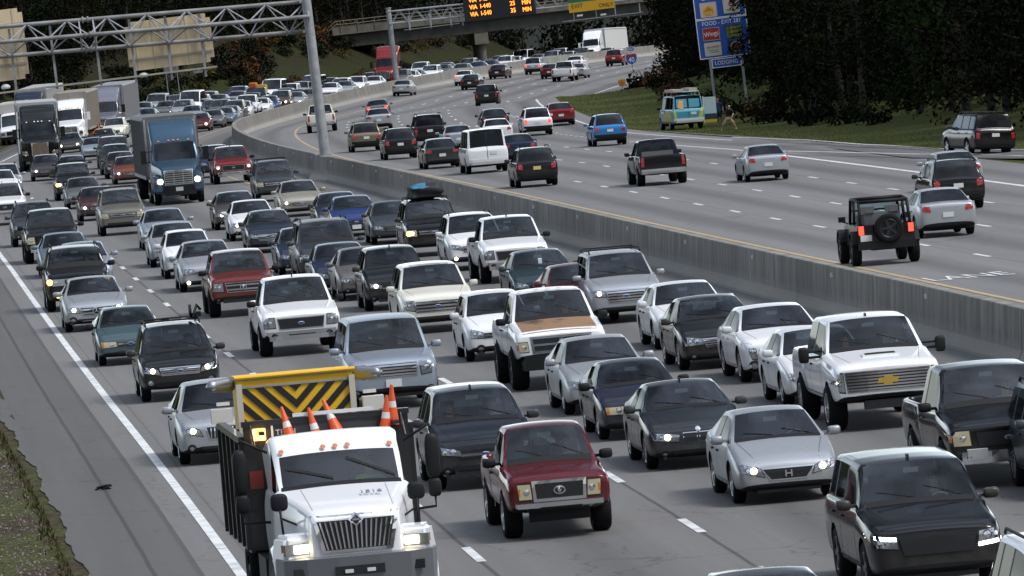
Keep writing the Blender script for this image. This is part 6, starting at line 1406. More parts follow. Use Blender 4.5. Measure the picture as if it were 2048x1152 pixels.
VEH = [
('L2', 'sedan_slat', 'silver', 16.97, -16.94, 0, 1, 0, 'silver sedan half hidden behind the folded chevron crash cushion'),
('L3', 'wagon_out', 'black', 42.16, -16.64, 0, 1, 0, 'black wagon with roof rack and bike mount and both round headlights glowing'),
('L4', 'coupe_old', 'teal', 61.69, -16.99, 0, 0, 0, 'teal older two-door car with yellowed headlights between black roof-rack wagon and silver star-badge sedan'),
('L5', 'sedan_star', 'silver', 84.32, -17.09, 0, 1, 0, 'silver luxury sedan with round star badge on a dark grille'),
('L6', 'suv_slots', 'black', 100.13, -17.08, 0, 2, 0, 'black boxy off-roader with slotted grille and amber corner lamps'),
('L6b', 'sedan', 'silverblue', 118.08, -16.32, 0, 0, 0, 'silver-blue sedan tucked behind the boxy off-roader with amber corner lamps'),
('L7', 'sedan', 'greyblue', 130.87, -16.58, 0, 0, 0, 'grey-blue sedan between silver-blue sedan and dark pickup in the lane beside the edge line'),
('L8', 'pickup_dark', 'black', 148.54, -16.57, 0, 0, 0, 'black pickup with clear rectangular headlight behind the grey-blue sedan'),
('L9', 'suv', 'slate', 173.85, -16.61, 0, 1, 0, 'slate grey crossover with one bright headlight behind the black pickup'),
('L10', 'pickup', 'white', 216.05, -16.98, 0, 0, 0, 'white pickup cut off by the edge of the view, black grille showing'),
('L11', 'sedan', 'white', 274.95, -15.99, 0, 0, 0, 'white car mostly cut off by the frame, behind the white pickup at the edge'),
('L12', 'suv', 'silver', 277.53, -15.71, 0, 0, 0, 'silver crossover cut off by the frame above the white car at the edge'),
('L13', 'sedan', 'dkgrey', 309.7, -12.83, 0, 1, 0, 'charcoal sedan with a glowing headlight right in front of the black semi truck'),
('L14', 'sedan', 'navy', 300.41, -11.57, 0, 0, 0, 'navy sedan beside charcoal sedan, half hidden by a black boxy SUV'),
('L15', 'suv_box', 'black', 258.47, -12.65, 0, 2, 0, 'black boxy SUV with glowing square headlight and amber corner lamp behind the grey sedan'),
('L16', 'sedan', 'grey', 238.31, -12.77, 0, 0, 0, 'grey sedan with headlights off directly in front of the black boxy SUV'),
('L17', 'sedan', 'burgundy', 209.65, -12.99, 0, 1, 0, 'burgundy sedan with bright twin headlights beside the tan crossover'),
('L18', 'suv_box', 'tan', 180.11, -12.95, 0, 0, 0, 'tan grey boxy crossover with roof bars and dark lower bumper'),
('M1', 'sedan', 'silverblue', 154.33, -12.26, 0, 0, 0, 'silver-blue sedan at the rear of the file of four pale cars, behind the silver one'),
('M2', 'sedan', 'silver', 133.08, -12.78, 0, 0, 0, 'silver sedan second in the file of pale cars, just behind the white hatchback'),
('M3', 'hatch', 'white', 120.32, -12.87, 0, 0, 0, 'white hatchback with amber lamps between two silver sedans'),
('M4', 'sedan_curvy', 'silver', 107.49, -12.86, 0, 2, 0, 'silver rounded sedan with glowing fog lamps beside the orange-red pickup'),
('M5', 'pickup_toy', 'brickred', 85.96, -12.9, 0, 0, 0, 'brick red crew pickup with grey grille frame and fog lamps'),
('M6', 'pickup', 'white', 59.36, -12.89, 0, 0, 0, 'white pickup with honeycomb grille and chrome bumper'),
('M7', 'suv_rover', 'silverblue', 30.2, -12.72, 0, 0, 0, 'pale silver boxy SUV with wide mesh grille behind the orange cones'),
('M8', 'suv_round', 'navyblack', 3.32, -13.09, 0, 0, 0, 'dark navy rounded crossover with two people behind its windscreen'),
('M9', 'pickup_small', 'maroon', -8.86, -12.97, 0, 0, 0, 'maroon small pickup with yellowed headlights and grey bumper'),
('N1', 'sedan', 'browngrey', 174.94, -8.62, 0, 1, 0, 'brown-grey sedan with one glowing headlight in front of blue semi truck'),
('N2', 'sedan', 'white', 157.13, -8.88, 0, 1, 0, 'white sedan beside the navy sedan with the winged chrome grille'),
('N3', 'sedan_bar', 'navy', 139.57, -9.14, 0, 0, 0, 'navy sedan with wide chrome grille ahead of white sedan'),
('N4', 'sedan', 'navyblue', 115.24, -9.37, 0, 0, 0, 'navy car mostly hidden behind the slate SUV with silver roof'),
('N5', 'bigsuv', 'slate', 106.16, -9.19, 0, 0, 0, 'slate green SUV with pale roof behind the navy sedan'),
('N6', 'sedan', 'navyblue', 95.77, -9.42, 0, 0, 0, 'navy blue sedan squeezed between slate SUV and warm grey sedan'),
('N7', 'sedan', 'warmgrey', 90.1, -9.08, 0, 0, 0, 'warm grey sedan beside the small black crossover'),
('N8', 'suv_round', 'black', 81.17, -8.89, 0, 1, 0, 'small black crossover with lit headlight behind the white SUV with chrome bars'),
('N9', 'suv_bars', 'cream', 64.6, -9.07, 0, 0, 0, 'cream white SUV with three-bar chrome grille and dark sunroof'),
('N10', 'hatch_fit', 'white', 47.08, -8.94, 0, 0, 0, 'white compact hatchback with black grille beside the rusty-hooded pickup'),
('N11', 'pickup_ram', 'white', 32.85, -8.94, 0, 0, 0, 'tall old white pickup with rust-brown hood and black bumper'),
('N12', 'sedan_bar', 'silver', 21.85, -9.02, 0, 0, 0, 'silver sedan with chrome split grille in front of the rusty-hooded pickup'),
('N13', 'sedan_ninety', 'dkblue', 12.79, -9.27, 0, 0, 0, 'dark blue boxy older sedan between silver sedan and charcoal sedan'),
('N14', 'sedan_twin', 'charcoal', 3.71, -9.29, 0, 1, 0, 'charcoal sedan with twin-oval grille and white ring headlights'),
('N15', 'sedan_civic', 'silver', -6.0, -8.92, 0, 1, 0, 'silver compact sedan with letter badge on a dark curved grille'),
('N16', 'suv_dark', 'black', -24.28, -9.14, 0, 3, 0, 'large black SUV with white strip running lamps, nearest to the camera'),
('N17', 'suv', 'white', -38.33, -9.02, 0, 0, 0, 'white car cut by the lower corner of the frame beside the large black SUV'),
('N18', 'sedan', 'dkgrey', -36.31, -12.73, 0, 0, 0, 'grey car of which only the roof shows at the bottom of the frame'),
('N19', 'suv', 'slate', -10.31, -4.42, 0, 0, 0, 'slate grey car cut off by the frame below the black pickup'),
('N20', 'pickup_dark', 'black', -6.14, -5.34, 0, 0, 0, 'black pickup with chrome bumper and oval badge by the concrete barrier'),
('N21', 'pickup_hd', 'white', 10.19, -5.09, 0, 1, 0, 'big white crew pickup with towing mirrors and gold bow-tie badge'),
('N22', 'sedan_lux', 'white', 27.89, -4.71, 0, 0, 0, 'white large sedan with egg-crate grille and slim vertical headlights'),
('N23', 'sedan', 'white', 17.94, -5.07, 0, 0, 0, 'white sedan mostly hidden behind the big white crew pickup'),
('N24', 'sedan_curvy', 'black', 34.8, -5.24, 0, 0, 0, 'black curvy sedan with chrome slatted grille beside the white egg-crate sedan'),
('N25', 'sedan', 'white', 45.04, -4.69, 0, 0, 0, 'white sedan behind the black curvy sedan'),
('N26', 'suv_hex', 'silver', 60.99, -4.64, 0, 1, 0, 'silver crossover with big slatted hexagon grille and roof bars'),
('N27', 'sedan', 'maroon', 62.52, -5.52, 0, 0, 0, 'maroon sedan squeezed between dark teal sedan and silver hexagon-grille crossover'),
('N28', 'sedan', 'dkteal', 75.29, -5.33, 0, 0, 0, 'dark teal sedan with a white tag behind its windscreen'),
('N29', 'pickup', 'white', 94.49, -4.5, 0, 0, 0, 'white crew pickup with dark side mirror beside the concrete barrier'),
('N30', 'suv', 'white', 106.44, -4.63, 0, 2, 0, 'white SUV with roof rails between black bag-topped SUV and white crew pickup'),
('N31', 'suv_box', 'black', 122.41, -4.75, 0, 2, 0, 'black SUV carrying a big soft bag on its roof'),
('N32', 'sedan', 'slate', 138.78, -4.83, 0, 0, 0, 'slate sedan with dark grille beside the bag-topped black SUV'),
('N33', 'sedan', 'blue', 151.12, -5.45, 0, 0, 0, 'royal blue sedan with front licence plate'),
('N34', 'sedan', 'navy', 158.83, -5.54, 0, 0, 0, 'dark navy car behind the royal blue sedan'),
('N35', 'sedan', 'champagne', 186.52, -5.42, 0, 1, 0, 'champagne sedan with one headlight glowing behind the dark navy car'),
('N36', 'suv_box', 'slate', 217.54, -4.76, 0, 0, 0, 'slate boxy small SUV next to the base of the barrier curve'),
('N37', 'pickup', 'red', 266.19, -4.29, 0, 1, 0, 'red pickup with a bow-tie grille beside the blue semi truck'),
('N39', 'suv', 'navyblue', 284.33, -4.31, 0, 0, 0, 'navy SUV half hidden between blue semi and red pickup'),
('F6', 'suv', 'cream', 475.9, -11.79, 0, 1, 1, 'cream SUV with bright headlight in front of lavender grey semi'),
('F7', 'sedan', 'dkgrey', 450.86, -10.92, 0, 0, 1, 'dark grey sedan overlapping the cream SUV'),
('F8', 'bigsuv', 'dkslate', 330.73, -8.5, 0, 0, 0, 'dark slate SUV ahead of the cream SUV'),
('F8b', 'sedan', 'silverblue', 369.66, -9.3, 0, 0, 1, 'silver-blue car beside the dark slate SUV'),
('F9', 'suv', 'dkgrey', 312.75, -8.78, 0, 0, 0, 'dark grey SUV behind the blue semi truck trailer'),
('F10', 'sedan', 'dkgrey', 301.38, -8.84, 0, 0, 0, 'dark grey sedan between dark SUV and orange sedan'),
('F11', 'sedan', 'rust', 285.56, -8.89, 0, 1, 0, 'rust orange sedan with a glowing headlight against the semi trailer'),
('F12', 'sedan', 'dkgrey', 447.72, -13.26, 0, 1, 1, 'dark sedan with white headlights beside the black long-nose semi'),
('F13', 'sedan', 'orange', 477.03, -13.84, 0, 1, 1, 'orange car partly hidden beside the white day-cab semi'),
('G1', 'bigsuv', 'silver', 536.47, -14.32, 0, 1, 1, 'grey large SUV above the blue semi trailer, biggest of the far cars there'),
('G2', 'suv', 'slate', 537.34, -12.73, 0, 0, 1, 'slate blue SUV to the side of the grey large SUV near the signboard post'),
('G3', 'far_van', 'white', 531.62, -10.8, 0, 0, 1, 'white van below the lit end of the sign walkway'),
('G4', 'suv', 'burgundy', 535.89, -10.64, 0, 0, 1, 'burgundy SUV with pale roof in the far crowd'),
('G5', 'suv', 'silver', 547.02, -11.23, 0, 0, 1, 'silver SUV behind burgundy one near the two thin sign posts'),
('G6', 'sedan', 'silver', 545.67, -10.1, 0, 0, 1, 'silver sedan just left of the thin sign posts on the slope'),
('G7', 'suv', 'slate', 517.38, -7.61, 0, 0, 1, 'slate SUV in the middle of the far crowd'),
('G8', 'sedan', 'silver', 512.12, -8.72, 0, 0, 1, 'silver sedan with greenish glass over the top of the blue semi'),
('G9', 'sedan', 'silver', 528.94, -14.63, 0, 0, 1, 'silver sedan touching the side of the lavender semi trailer'),
('G10', 'sedan', 'greyblue', 510.72, -12.36, 0, 0, 1, 'grey-blue sedan just above the blue semi trailer roof'),
('G11', 'sedan', 'grey', 488.67, -4.99, 0, 0, 1, 'grey sedan with dark glass close to the barrier bend'),
('G12', 'sedan', 'maroon', 479.5, -5.39, 0, 1, 1, 'maroon sedan with bright headlights peeking beside the blue semi'),
('G13', 'sedan', 'greyblue', 495.33, -4.62, 0, 0, 1, 'grey-blue sedan next to the barrier at its tightest bend'),
('G14', 'suv', 'grey', 516.7, -6.83, 0, 0, 1, 'grey SUV between slate SUV and the barrier bend'),
('H5', 'sedan', 'silverblue', 501.46, -4.67, 0, 0, 1, 'silver-blue sedan along the barrier past the bend'),
('H6', 'suv', 'brown', 511.87, -5.21, 0, 1, 1, 'brown SUV with a lit headlight along the barrier'),
('H7', 'sedan', 'grey', 531.35, -7.59, 0, 0, 1, 'grey sedan behind the brown SUV'),
('H8', 'suv', 'blue', 568.0, -11.2, 0, 1, 1, 'blue SUV farthest back by the grass slope'),
('H9', 'sedan', 'silver', 558.0, -9.94, 0, 0, 1, 'silver sedan in front of the blue SUV by the slope'),
('H10', 'pickup', 'black', 550.21, -7.29, 0, 0, 1, 'black pickup hauling a red and yellow load'),
('H11', 'far_van', 'white', 570.0, -8.2, 0, 0, 1, 'white high-roofed van below the red clay slope'),
('H12', 'pickup', 'white', 521.87, -5.05, 0, 0, 1, 'white pickup beside the barrier in the far queue'),
('H13', 'sedan', 'white', 526.91, -4.45, 0, 0, 1, 'white sedan alongside the white pickup in the far queue'),
('H14', 'sedan', 'blue', 533.89, -4.47, 0, 0, 1, 'blue sedan hugging the far barrier'),
('H15', 'suv', 'brown', 540.96, -4.15, 0, 1, 1, 'brown SUV with bright headlight hugging the far barrier'),
('H16', 'sedan', 'silver', 564.0, -6.4, 0, 0, 1, 'silver sedan behind the far brown SUV'),
('H17', 'sedan', 'silver', 545.78, -3.43, 0, 1, 1, 'silver sedan with one lit lamp hugging the far barrier'),
('H18', 'sedan', 'silver', 557.26, -4.37, 0, 0, 1, 'silver sedan with lamps off among the cars left of the gantry pole'),
('H19', 'suv', 'silver', 580.0, -7.0, 0, 0, 1, 'silver SUV with red side glow left of the gantry pole'),
('H20', 'sedan', 'warmgrey', 555.62, -3.25, 0, 1, 1, 'warm grey sedan with lit lamps immediately left of the gantry pole'),
('H21', 'far_van', 'brown', 584.0, -6.4, 0, 0, 1, 'dark brown van half hidden by the near gantry pole'),
('I0', 'sedan', 'silver', 612.0, -8.8, 0, 0, 1, 'silver sedan just right of the near gantry pole'),
('I2', 'sedan', 'white', 582.0, -4.6, 0, 0, 1, 'white sedan leaning out beside the near gantry pole'),
('I3', 'suv', 'white', 590.0, -4.6, 0, 1, 1, 'white SUV, first of two together right of the near gantry pole'),
('I4', 'suv', 'white', 596.0, -4.0, 0, 1, 1, 'white SUV, second of two together right of the near gantry pole'),
('I5', 'sedan', 'silver', 634.0, -8.2, 0, 0, 1, 'silver sedan with dark glass in front of red semi'),
('I6', 'sedan', 'white', 608.0, -4.0, 0, 0, 1, 'white sedan nearest the barrier in front of red semi'),
('I8', 'sedan', 'greyblue', 634.0, -6.4, 0, 0, 1, 'grey-blue sedan split by the far gantry pole'),
('I9', 'suv', 'grey', 626.0, -4.0, 0, 0, 1, 'grey SUV just right of the far gantry pole'),
('I10', 'pickup', 'white', 666.0, -8.2, 0, 0, 1, 'white pickup behind silver sedan under the far gantry'),
('I11', 'sedan', 'silver', 636.0, -4.0, 0, 0, 1, 'silver sedan at the barrier right of the far gantry pole'),
('J1', 'sedan', 'silver', 718.0, -14.8, 0, 0, 1, 'silver sedan, rear of two overlapping ones under the far gantry'),
('J2', 'sedan', 'grey', 672.0, -7.0, 0, 0, 1, 'grey sedan, front of two overlapping ones under the far gantry'),
('J3', 'suv', 'silver', 712.0, -11.2, 0, 0, 1, 'silver SUV under the message board'),
('J4', 'sedan', 'champagne', 666.0, -4.0, 0, 0, 1, 'champagne sedan under the message board'),
('J5', 'sedan', 'silverblue', 748.0, -17.2, 0, 0, 1, 'silver-blue sedan under the message board'),
('J6', 'sedan', 'blue', 676.0, -4.0, 0, 0, 1, 'pale blue sedan nearest the barrier under the message board'),
('J7', 'sedan', 'silver', 742.0, -14.2, 0, 0, 1, 'silver sedan in front of the bridge pier'),
('J8', 'sedan', 'grey', 684.0, -4.0, 0, 0, 1, 'grey car close to the barrier below the bridge pier'),
('J9', 'suv', 'silverblue', 728.0, -10.6, 0, 0, 1, 'silver-blue SUV directly beneath the bridge pier'),
('J10', 'suv', 'white', 694.0, -4.0, 0, 0, 1, 'white SUV beside the bridge pier'),
('J11', 'sedan', 'white', 734.0, -10.0, 0, 0, 1, 'white sedan right of the bridge pier'),
('J12', 'far_van', 'white', 778.0, -17.2, 0, 0, 1, 'white van right of the bridge pier'),
('K1', 'sedan', 'silver', 760.0, -10.6, 0, 0, 1, 'silver sedan behind the far white pickup by the autumn shrubs'),
('K2', 'pickup', 'white', 750.0, -7.6, 0, 0, 1, 'white pickup, farthest one under the bridge'),
('K3', 'suv', 'silver', 724.0, -4.0, 0, 0, 1, 'silver SUV at the barrier below the far white pickup'),
('K4', 'suv', 'dkslate', 762.0, -7.6, 0, 0, 1, 'dark slate SUV in front of the far white semi'),
('K5', 'sedan', 'white', 770.0, -5.8, 0, 0, 1, 'white sedan alongside the far white semi trailer'),
('X1', 'sedan', 'white', 531.27, -9.72, 0, 0, 1, 'white sedan squeezed between the slate SUV and silver sedan over the blue semi'),
('X2', 'suv', 'silver', 522.11, -10.52, 0, 0, 1, 'silver SUV in the row behind the silver sedan over the blue semi'),
('X3', 'sedan', 'grey', 529.79, -12.76, 0, 1, 1, 'grey sedan in front of the grey large SUV in the far crowd'),
('X4', 'sedan', 'white', 518.81, -5.18, 0, 0, 1, 'white sedan close to the barrier beside the brown SUV in the far crowd'),
('X5', 'sedan', 'silver', 548.58, -7.47, 0, 0, 1, 'silver sedan behind the white pickup in the far queue'),
('X6', 'suv', 'white', 572.0, -7.0, 0, 0, 1, 'white SUV behind the silver sedans left of the near gantry pole'),
('X7', 'sedan', 'silver', 588.0, -4.0, 0, 0, 1, 'silver sedan at the barrier in front of the paired white SUVs'),
('X8', 'sedan', 'white', 632.0, -4.0, 0, 0, 1, 'white sedan between grey SUV and silver sedan right of the far gantry pole'),
('X9', 'suv', 'white', 646.0, -4.0, 0, 0, 1, 'white SUV along the barrier behind the white sedan near the far gantry pole'),
('X10', 'sedan', 'silver', 752.0, -10.6, 0, 0, 1, 'silver sedan at the barrier right of the white van under the bridge'),
('X11', 'sedan', 'white', 748.0, -6.4, 0, 0, 1, 'white sedan in front of the dark slate SUV near the far white semi'),
('P2', 'sedan', 'silver', 101.59, 9.3, 1, 0, 0, 'silver sedan with red triangular tail lamps beside the open-top off-roader'),
('P3', 'suv', 'black', 126.73, 13.24, 1, 0, 0, 'black SUV with red tail lamps ahead of the silver sedan'),
('P4', 'sedan', 'silver', 148.15, 16.33, 1, 0, 0, 'silver sedan beyond the black SUV near the ramp gore'),
('P5', 'sedan', 'silver', 182.22, 13.35, 1, 0, 0, 'silver sedan alone in the middle lanes right of the black pickup'),
('P6', 'pickup', 'black', 189.65, 9.79, 1, 0, 0, 'black pickup with chrome rear bumper driving away'),
('P7', 'suv', 'black', 203.26, 5.78, 1, 0, 0, 'black SUV with yellow plate beside the white van'),
('P8', 'van', 'white', 239.01, 6.53, 1, 0, 0, 'white passenger van with two rear door windows'),
('P9', 'sedan_lux', 'dkslate', 259.49, 5.94, 1, 0, 0, 'dark slate sedan close to the barrier beside the white van'),
('P10', 'sedan', 'silverblue', 305.84, 10.31, 1, 0, 0, 'silver-blue sedan with red tail lamps hidden behind the white van'),
('P11', 'suv', 'black', 294.21, 6.25, 1, 0, 0, 'black SUV overlapping the gold one by the barrier'),
('P12', 'suv', 'gold', 326.16, 6.24, 1, 0, 0, 'gold crossover by the barrier next to the gantry pole'),
('P13', 'bigsuv', 'black', 330.22, 10.23, 1, 0, 0, 'big black SUV with clear tail lamps in the second lane'),
('P14', 'sedan', 'silver', 390.63, 9.68, 1, 0, 1, 'silver sedan right behind another, past the gantry pole'),
('P15', 'sedan', 'grey', 432.52, 10.02, 1, 1, 1, 'grey sedan with red brake lamps followed by the silver sedan'),
('P16', 'pickup', 'cream', 404.15, 5.99, 1, 0, 1, 'cream pickup split by the near gantry pole'),
('P17', 'sedan', 'silver', 580.94, 2.33, 1, 0, 1, 'silver sedan alone along the barrier at the far gantry pole'),
('P18', 'suv_box', 'black', 489.99, 16.9, 1, 0, 1, 'black boxy SUV alone in the centre lane'),
('P19', 'sedan', 'black', 356.62, 15.82, 1, 0, 0, 'black sedan with pale trunk in front of the red-lamp white sedan'),
('P20', 'sedan', 'white', 321.16, 13.65, 1, 0, 0, 'white sedan with red tail lamps and dark spoiler behind the white van'),
('P21', 'sedan', 'navyblue', 255.98, 9.59, 1, 0, 0, 'navy blue sedan between white van and black yellow-plate SUV'),
('P22', 'suv', 'white', 340.64, 17.41, 1, 1, 0, 'white SUV with a red light band next to the red sedan'),
('P23', 'sedan', 'red', 359.64, 20.16, 1, 0, 0, 'red sedan beside the white SUV with the red light band'),
('P24', 'suv', 'brightblue', 285.0, 16.93, 1, 0, 0, 'bright blue crossover with roof rails'),
('P25', 'sedan', 'black', 642.52, 3.43, 1, 0, 1, 'black car by the far barrier under the bridge pier'),
('P26', 'sedan', 'white', 615.91, 3.74, 1, 1, 1, 'white sedan with lit tail lamps overlapping a black sedan'),
('P27', 'sedan', 'black', 595.17, 6.96, 1, 0, 1, 'black sedan overlapping the white sedan with lit lamps'),
('P28', 'suv', 'silver', 656.86, 4.99, 1, 1, 1, 'silver SUV with orange lit lamp near the far barrier'),
('P29', 'sedan', 'maroon', 629.52, 10.34, 1, 0, 1, 'maroon sedan half hidden by the far white tailgate pickup'),
('P30', 'pickup', 'white', 613.75, 13.59, 1, 0, 1, 'white pickup with square tailgate going away beside the maroon sedan'),
('P31', 'sedan', 'white', 667.45, 7.64, 1, 0, 1, 'white sedan farthest of the two beside the tailgate pickup'),
('P32', 'sedan', 'silver', 623.85, 13.69, 1, 0, 1, 'silver sedan with pale green roof beside the tailgate pickup'),
('P33', 'suv', 'red', 677.4, 10.37, 1, 0, 1, 'red car farthest along the bend by the overhanging branches'),
('P34', 'suv_box', 'black', 195.45, 24.16, 1, 0, 0, 'black SUV with square tail lamps entering from the ramp')]
SPEC = {'L1': (-19.29, -17.06, 'white road crew truck with black dump body, chrome-barred grille and folded yellow chevron crash cushion'),
'N38': (230.37, -8.62, 'blue semi truck with tall chrome grille and steel sided trailer'),
'F1': (338.9, -12.8, 'black long-nose semi truck with twin chrome grille and amber headlights'),
'F2': (467.65, -14.49, 'white day-cab semi truck with roof fairing and brown trailer'),
'F3': (484.47, -13.1, 'lavender grey semi truck pulling a pale corrugated trailer'),
'F4': (490.94, -19.87, 'dark semi truck with white trailer behind the black long-nose semi'),
'F5': (489.67, -20.81, 'white truck at the far edge half hidden by the black long-nose semi'),
'I7': (626.0, -5.2, 'red semi truck with high roof cab by the grass bank'),
'K6': (824.0, -17.2, 'white semi truck with long white trailer emerging under the bridge'),
'P1': (83.15, 5.01, 'black open-top off-roader with spare wheel on its tail'),
'P35': (344.0, 25.9, 'teal and yellow work van with ladder racks parked on the grass verge')}
# ---------------------------------------------------------------- traffic
ROOT = {}
for id_, stl, col, s, t, away, lit, far, lab in VEH:
    ROOT[id_] = vehicle(stl, col, s, t, lab, 'cars driving away' if away else 'cars in the slow queue', away, lit, bool(far), radians(10) if id_ == 'P34' else 0, id_ == 'P7')
# roof loads
def ride(root, M): return root.matrix_world @ M
bm = bmesh.new(); bmesh.ops.create_icosphere(bm, subdivisions=4, radius=1); r2 = random.Random(2)
for v_ in bm.verts:
    c = v_.co; q = lambda a: math.copysign(abs(a) ** .55, a); n_ = 1 + .06 * sin(c.x * 7 + c.y * 5) + .05 * sin(c.z * 9 + c.y * 3)
    v_.co = Vector((q(c.x) * .72 * n_, q(c.y) * .58 * n_, q(c.z) * .27 * n_ + .25 + .06 * c.y))
o = finish('roof_bag', bm, [mat('bag_black', (.012, .013, .016), .7), mat('bag_blue', (.03, .16, .26), .6)], None, True)
for p in o.data.polygons: p.material_index = 1 if (p.center.z > .36 and -.45 < p.center.y < .05 and p.center.x > -.1) else 0
o.matrix_world = ride(ROOT['N31'], Matrix.Translation((-.35, 0, 1.84))); tag(o, 'black and blue soft cargo bag strapped on the black SUV roof', 'cargo bag')
bm = bmesh.new()
for y in (-.34,): tube(bm, [(-.5, y - .06, .03), (.35, y + .05, .08)], .045, 8); tube(bm, [(.2, y, .1), (-.1, y + .1, .30), (.1, y + .16, .20)], .035, 6); lathe(bm, [(.02, -.02), (.16, -.03), (.16, .03), (.02, .02)], 14, 'y', c=(-.1, y - .06, .16)); box(bm, (.3, y + .1, .1), (.2, .12, .12))
o = finish('bike_mount', bm, TRIM, None, True, 40); o.matrix_world = ride(ROOT['L3'], Matrix.Translation((-.4, .86, 1.70))); tag(o, 'black bike carrier clamped on the black wagon roof', 'bike carrier')
bm = bmesh.new(); box(bm, (0, .35, .35), (1.2, .9, .8), 0); box(bm, (0, -.4, .45), (1.0, .7, 1.0), 1); bmesh.ops.bevel(bm, geom=bm.edges[:], offset=.08, segments=2, affect='EDGES')
o = finish('pickup_load', bm, [mat('load_yellow', (.6, .34, .03), .5), mat('load_red', (.45, .07, .04), .5)]); o.matrix_world = ride(ROOT['H10'], Matrix.Translation((-1.6, -.1, 1.3))); tag(o, 'red and yellow load on the far black pickup bed', 'cargo')

bm = bmesh.new(); box(bm, (2.44, 0, .36), (.03, .33, .15)); finish('front_plate', bm, PLATE, ROOT['N33'])
bm = bmesh.new(); box(bm, (.72, .02, 1.16), (.02, .10, .16), 0, Matrix.Rotation(-.5, 3, 'Y')); finish('windscreen_tag', bm, PLATE, ROOT['N28'])
# ---- trucks
TRL = dict(
 N38=('semiblue', 'modern', (-1.9, 14.5, mat('steel_dull', (.17, .17, .17), .45, .5)), 1, {}),
 F1=('black', 'long', (-1.9, 14.5, mat('trailer_dull', (.36, .36, .35), .5)), 2, dict(h0=1.75, h1=2.05, xC=2.5, xRF=2.9, xRR=5.0, L=7.8)),
 F2=('white', 'white', (-1.2, 12, mat('trailer_tan', (.24, .21, .17), .6), 2.5, 1.1, 4.1), 0, dict(HF=3.6)),
 F3=('lavgrey', 'modern', (-1.9, 14.5, mat('trailer_pale', (.23, .23, .245), .5)), 0, {}),
 F4=('navy', 'modern', (-1.9, 14.5, mat('trailer_dull', (.36, .36, .35), .5)), 0, {}),
 I7=('red', 'none', None, 0, dict(HF=4.0)),
 K6=('white', 'white', (-1.9, 15.5, mat('trailer_white', (.6, .6, .58), .5), 2.55, 1.15, 4.1, False), 0, dict(HF=3.9)))
for id_, (col, sty, tr_, lit, dd) in TRL.items():
    s, t, lab = SPEC[id_]; ROOT[id_] = semi(dd, col, s, t, lab, 0, sty, tr_, lit)
for id_, c, bx, H in (('F5', 'white', (.55, .54, .5), 3.3),):
    s, t, lab = SPEC[id_]; ROOT[id_] = box_truck(c, mat('cargo_' + id_.lower(), bx, .5), s, t, lab, H)
s, t, lab = SPEC['P1']; ROOT['P1'] = off_roader(s, t, 'black open-top off-roader with a spare wheel on its tail')
s, t, lab = SPEC['L1']; ROOT['L1'], dx0 = dump_truck(s, t, lab)
TM_ = ROOT['L1'].matrix_world
for x, y, z_, lab, rx, ry in ((dx0 + .16, -.52, 2.42, 'orange cone nearest the amber beacon, leaning on the truck headboard', .18, -.30),
  (dx0 + .20, -.12, 2.36, 'lowest orange cone, sunk between two others behind the cab', .20, -.15), (dx0 + .16, .18, 2.50, 'orange cone leaning over in front of the chevrons, middle of the headboard', .30, -.38),
  (dx0 + .30, .84, 2.44, 'front one of two upright orange cones at the headboard corner', -.12, .06), (dx0 + .20, .98, 2.58, 'taller rear one of two upright orange cones at the headboard corner', -.05, 0)):
    cone(TM_ @ Matrix.Translation((x, y, z_)), lab, Euler((rx, ry, 0)).to_matrix().to_4x4() @ Matrix.Scale(.92, 4))
# ---- parked work van
s, t, lab = SPEC['P35']; s, t = 332.0, 25.6
van = ROOT['P35'] = vehicle('van_service', 'teal', s, t, lab, 'cars driving away', 1, 0, False, radians(4))
for o in van.children:
    if o.name.startswith(('rear_door_window', 'rear_window')): setmat(o, 0, mat('van_aqua', (.055, .27, .37), .4, coat=.6)); o.name = 'rear_door_panel'
    if o.name.startswith('body'): setmat(o, 0, mat('van_aqua', (.055, .27, .37), .4, coat=.6))
bm = bmesh.new(); d, P = proto('van_service', False); src, bvh = body_mesh(dims('van_service'), 1, False); D = Dec(d, bvh)
D.patch('B', [(-.97, .75), (-.55, .65), (-.75, 1.25), (-.97, 1.3)], nu=3, nv=3, off=.012); D.patch('B', [(.97, .65), (.70, .65), (.80, 1.2), (.97, 1.3)], nu=3, nv=3, off=.012); D.patch('B', [(.30, 1.2), (.62, 1.3), (.52, 1.85), (.28, 1.8)], nu=2, nv=3, off=.014, mi=1)
D.rect('S', -2.4, .6, .5, 1.1, nu=6, nv=2, off=.01); P_ = []; D.done('painted_band', [mat('van_yellow', (.45, .45, .08), .4), mat('van_orange', (.62, .34, .12), .4)], P_); o = bpy.data.objects.new('painted_band', P_[0][1]); link(o); o.parent = van
D.patch('S', [(.5, 1.0), (1.6, 1.0), (1.2, 1.9), (.0, 1.9)], nu=4, nv=4, off=.012); D.done('white_stripe', [PLATE], P_); o = bpy.data.objects.new('white_stripe', P_[-1][1]); link(o); o.parent = van
bm = bmesh.new()
for x in (-1.9, -.3, 1.0):
    tube(bm, [(x, -.85, 2.0), (x, -.85, 2.24), (x, .85, 2.24), (x, .85, 2.0)], .03, 6)
box(bm, (-.6, .45, 2.34), (3.4, .62, .16)); box(bm, (-.4, -.5, 2.36), (3.0, .5, .2)); finish('ladder_rack', bm, mat('rack_pale', (.45, .40, .34), .5), van)
bm = bmesh.new(); box(bm, (-1.9, -1.42, 1.35), (.06, .80, 1.0), 0); box(bm, (-1.9, -1.42, .68), (.06, .80, .34), 1); box(bm, (-1.9, -1.42, .42), (.06, .80, .18), 2); box(bm, (-1.9, -1.05, 1.1), (.08, .06, 1.6), 3); o = finish('open_door', bm, [mat('door_pale', (.38, .50, .52), .4), mat('door_dark', (.02, .04, .06), .4), mat('van_ochre', (.50, .30, .03), .4), PLATE], van)
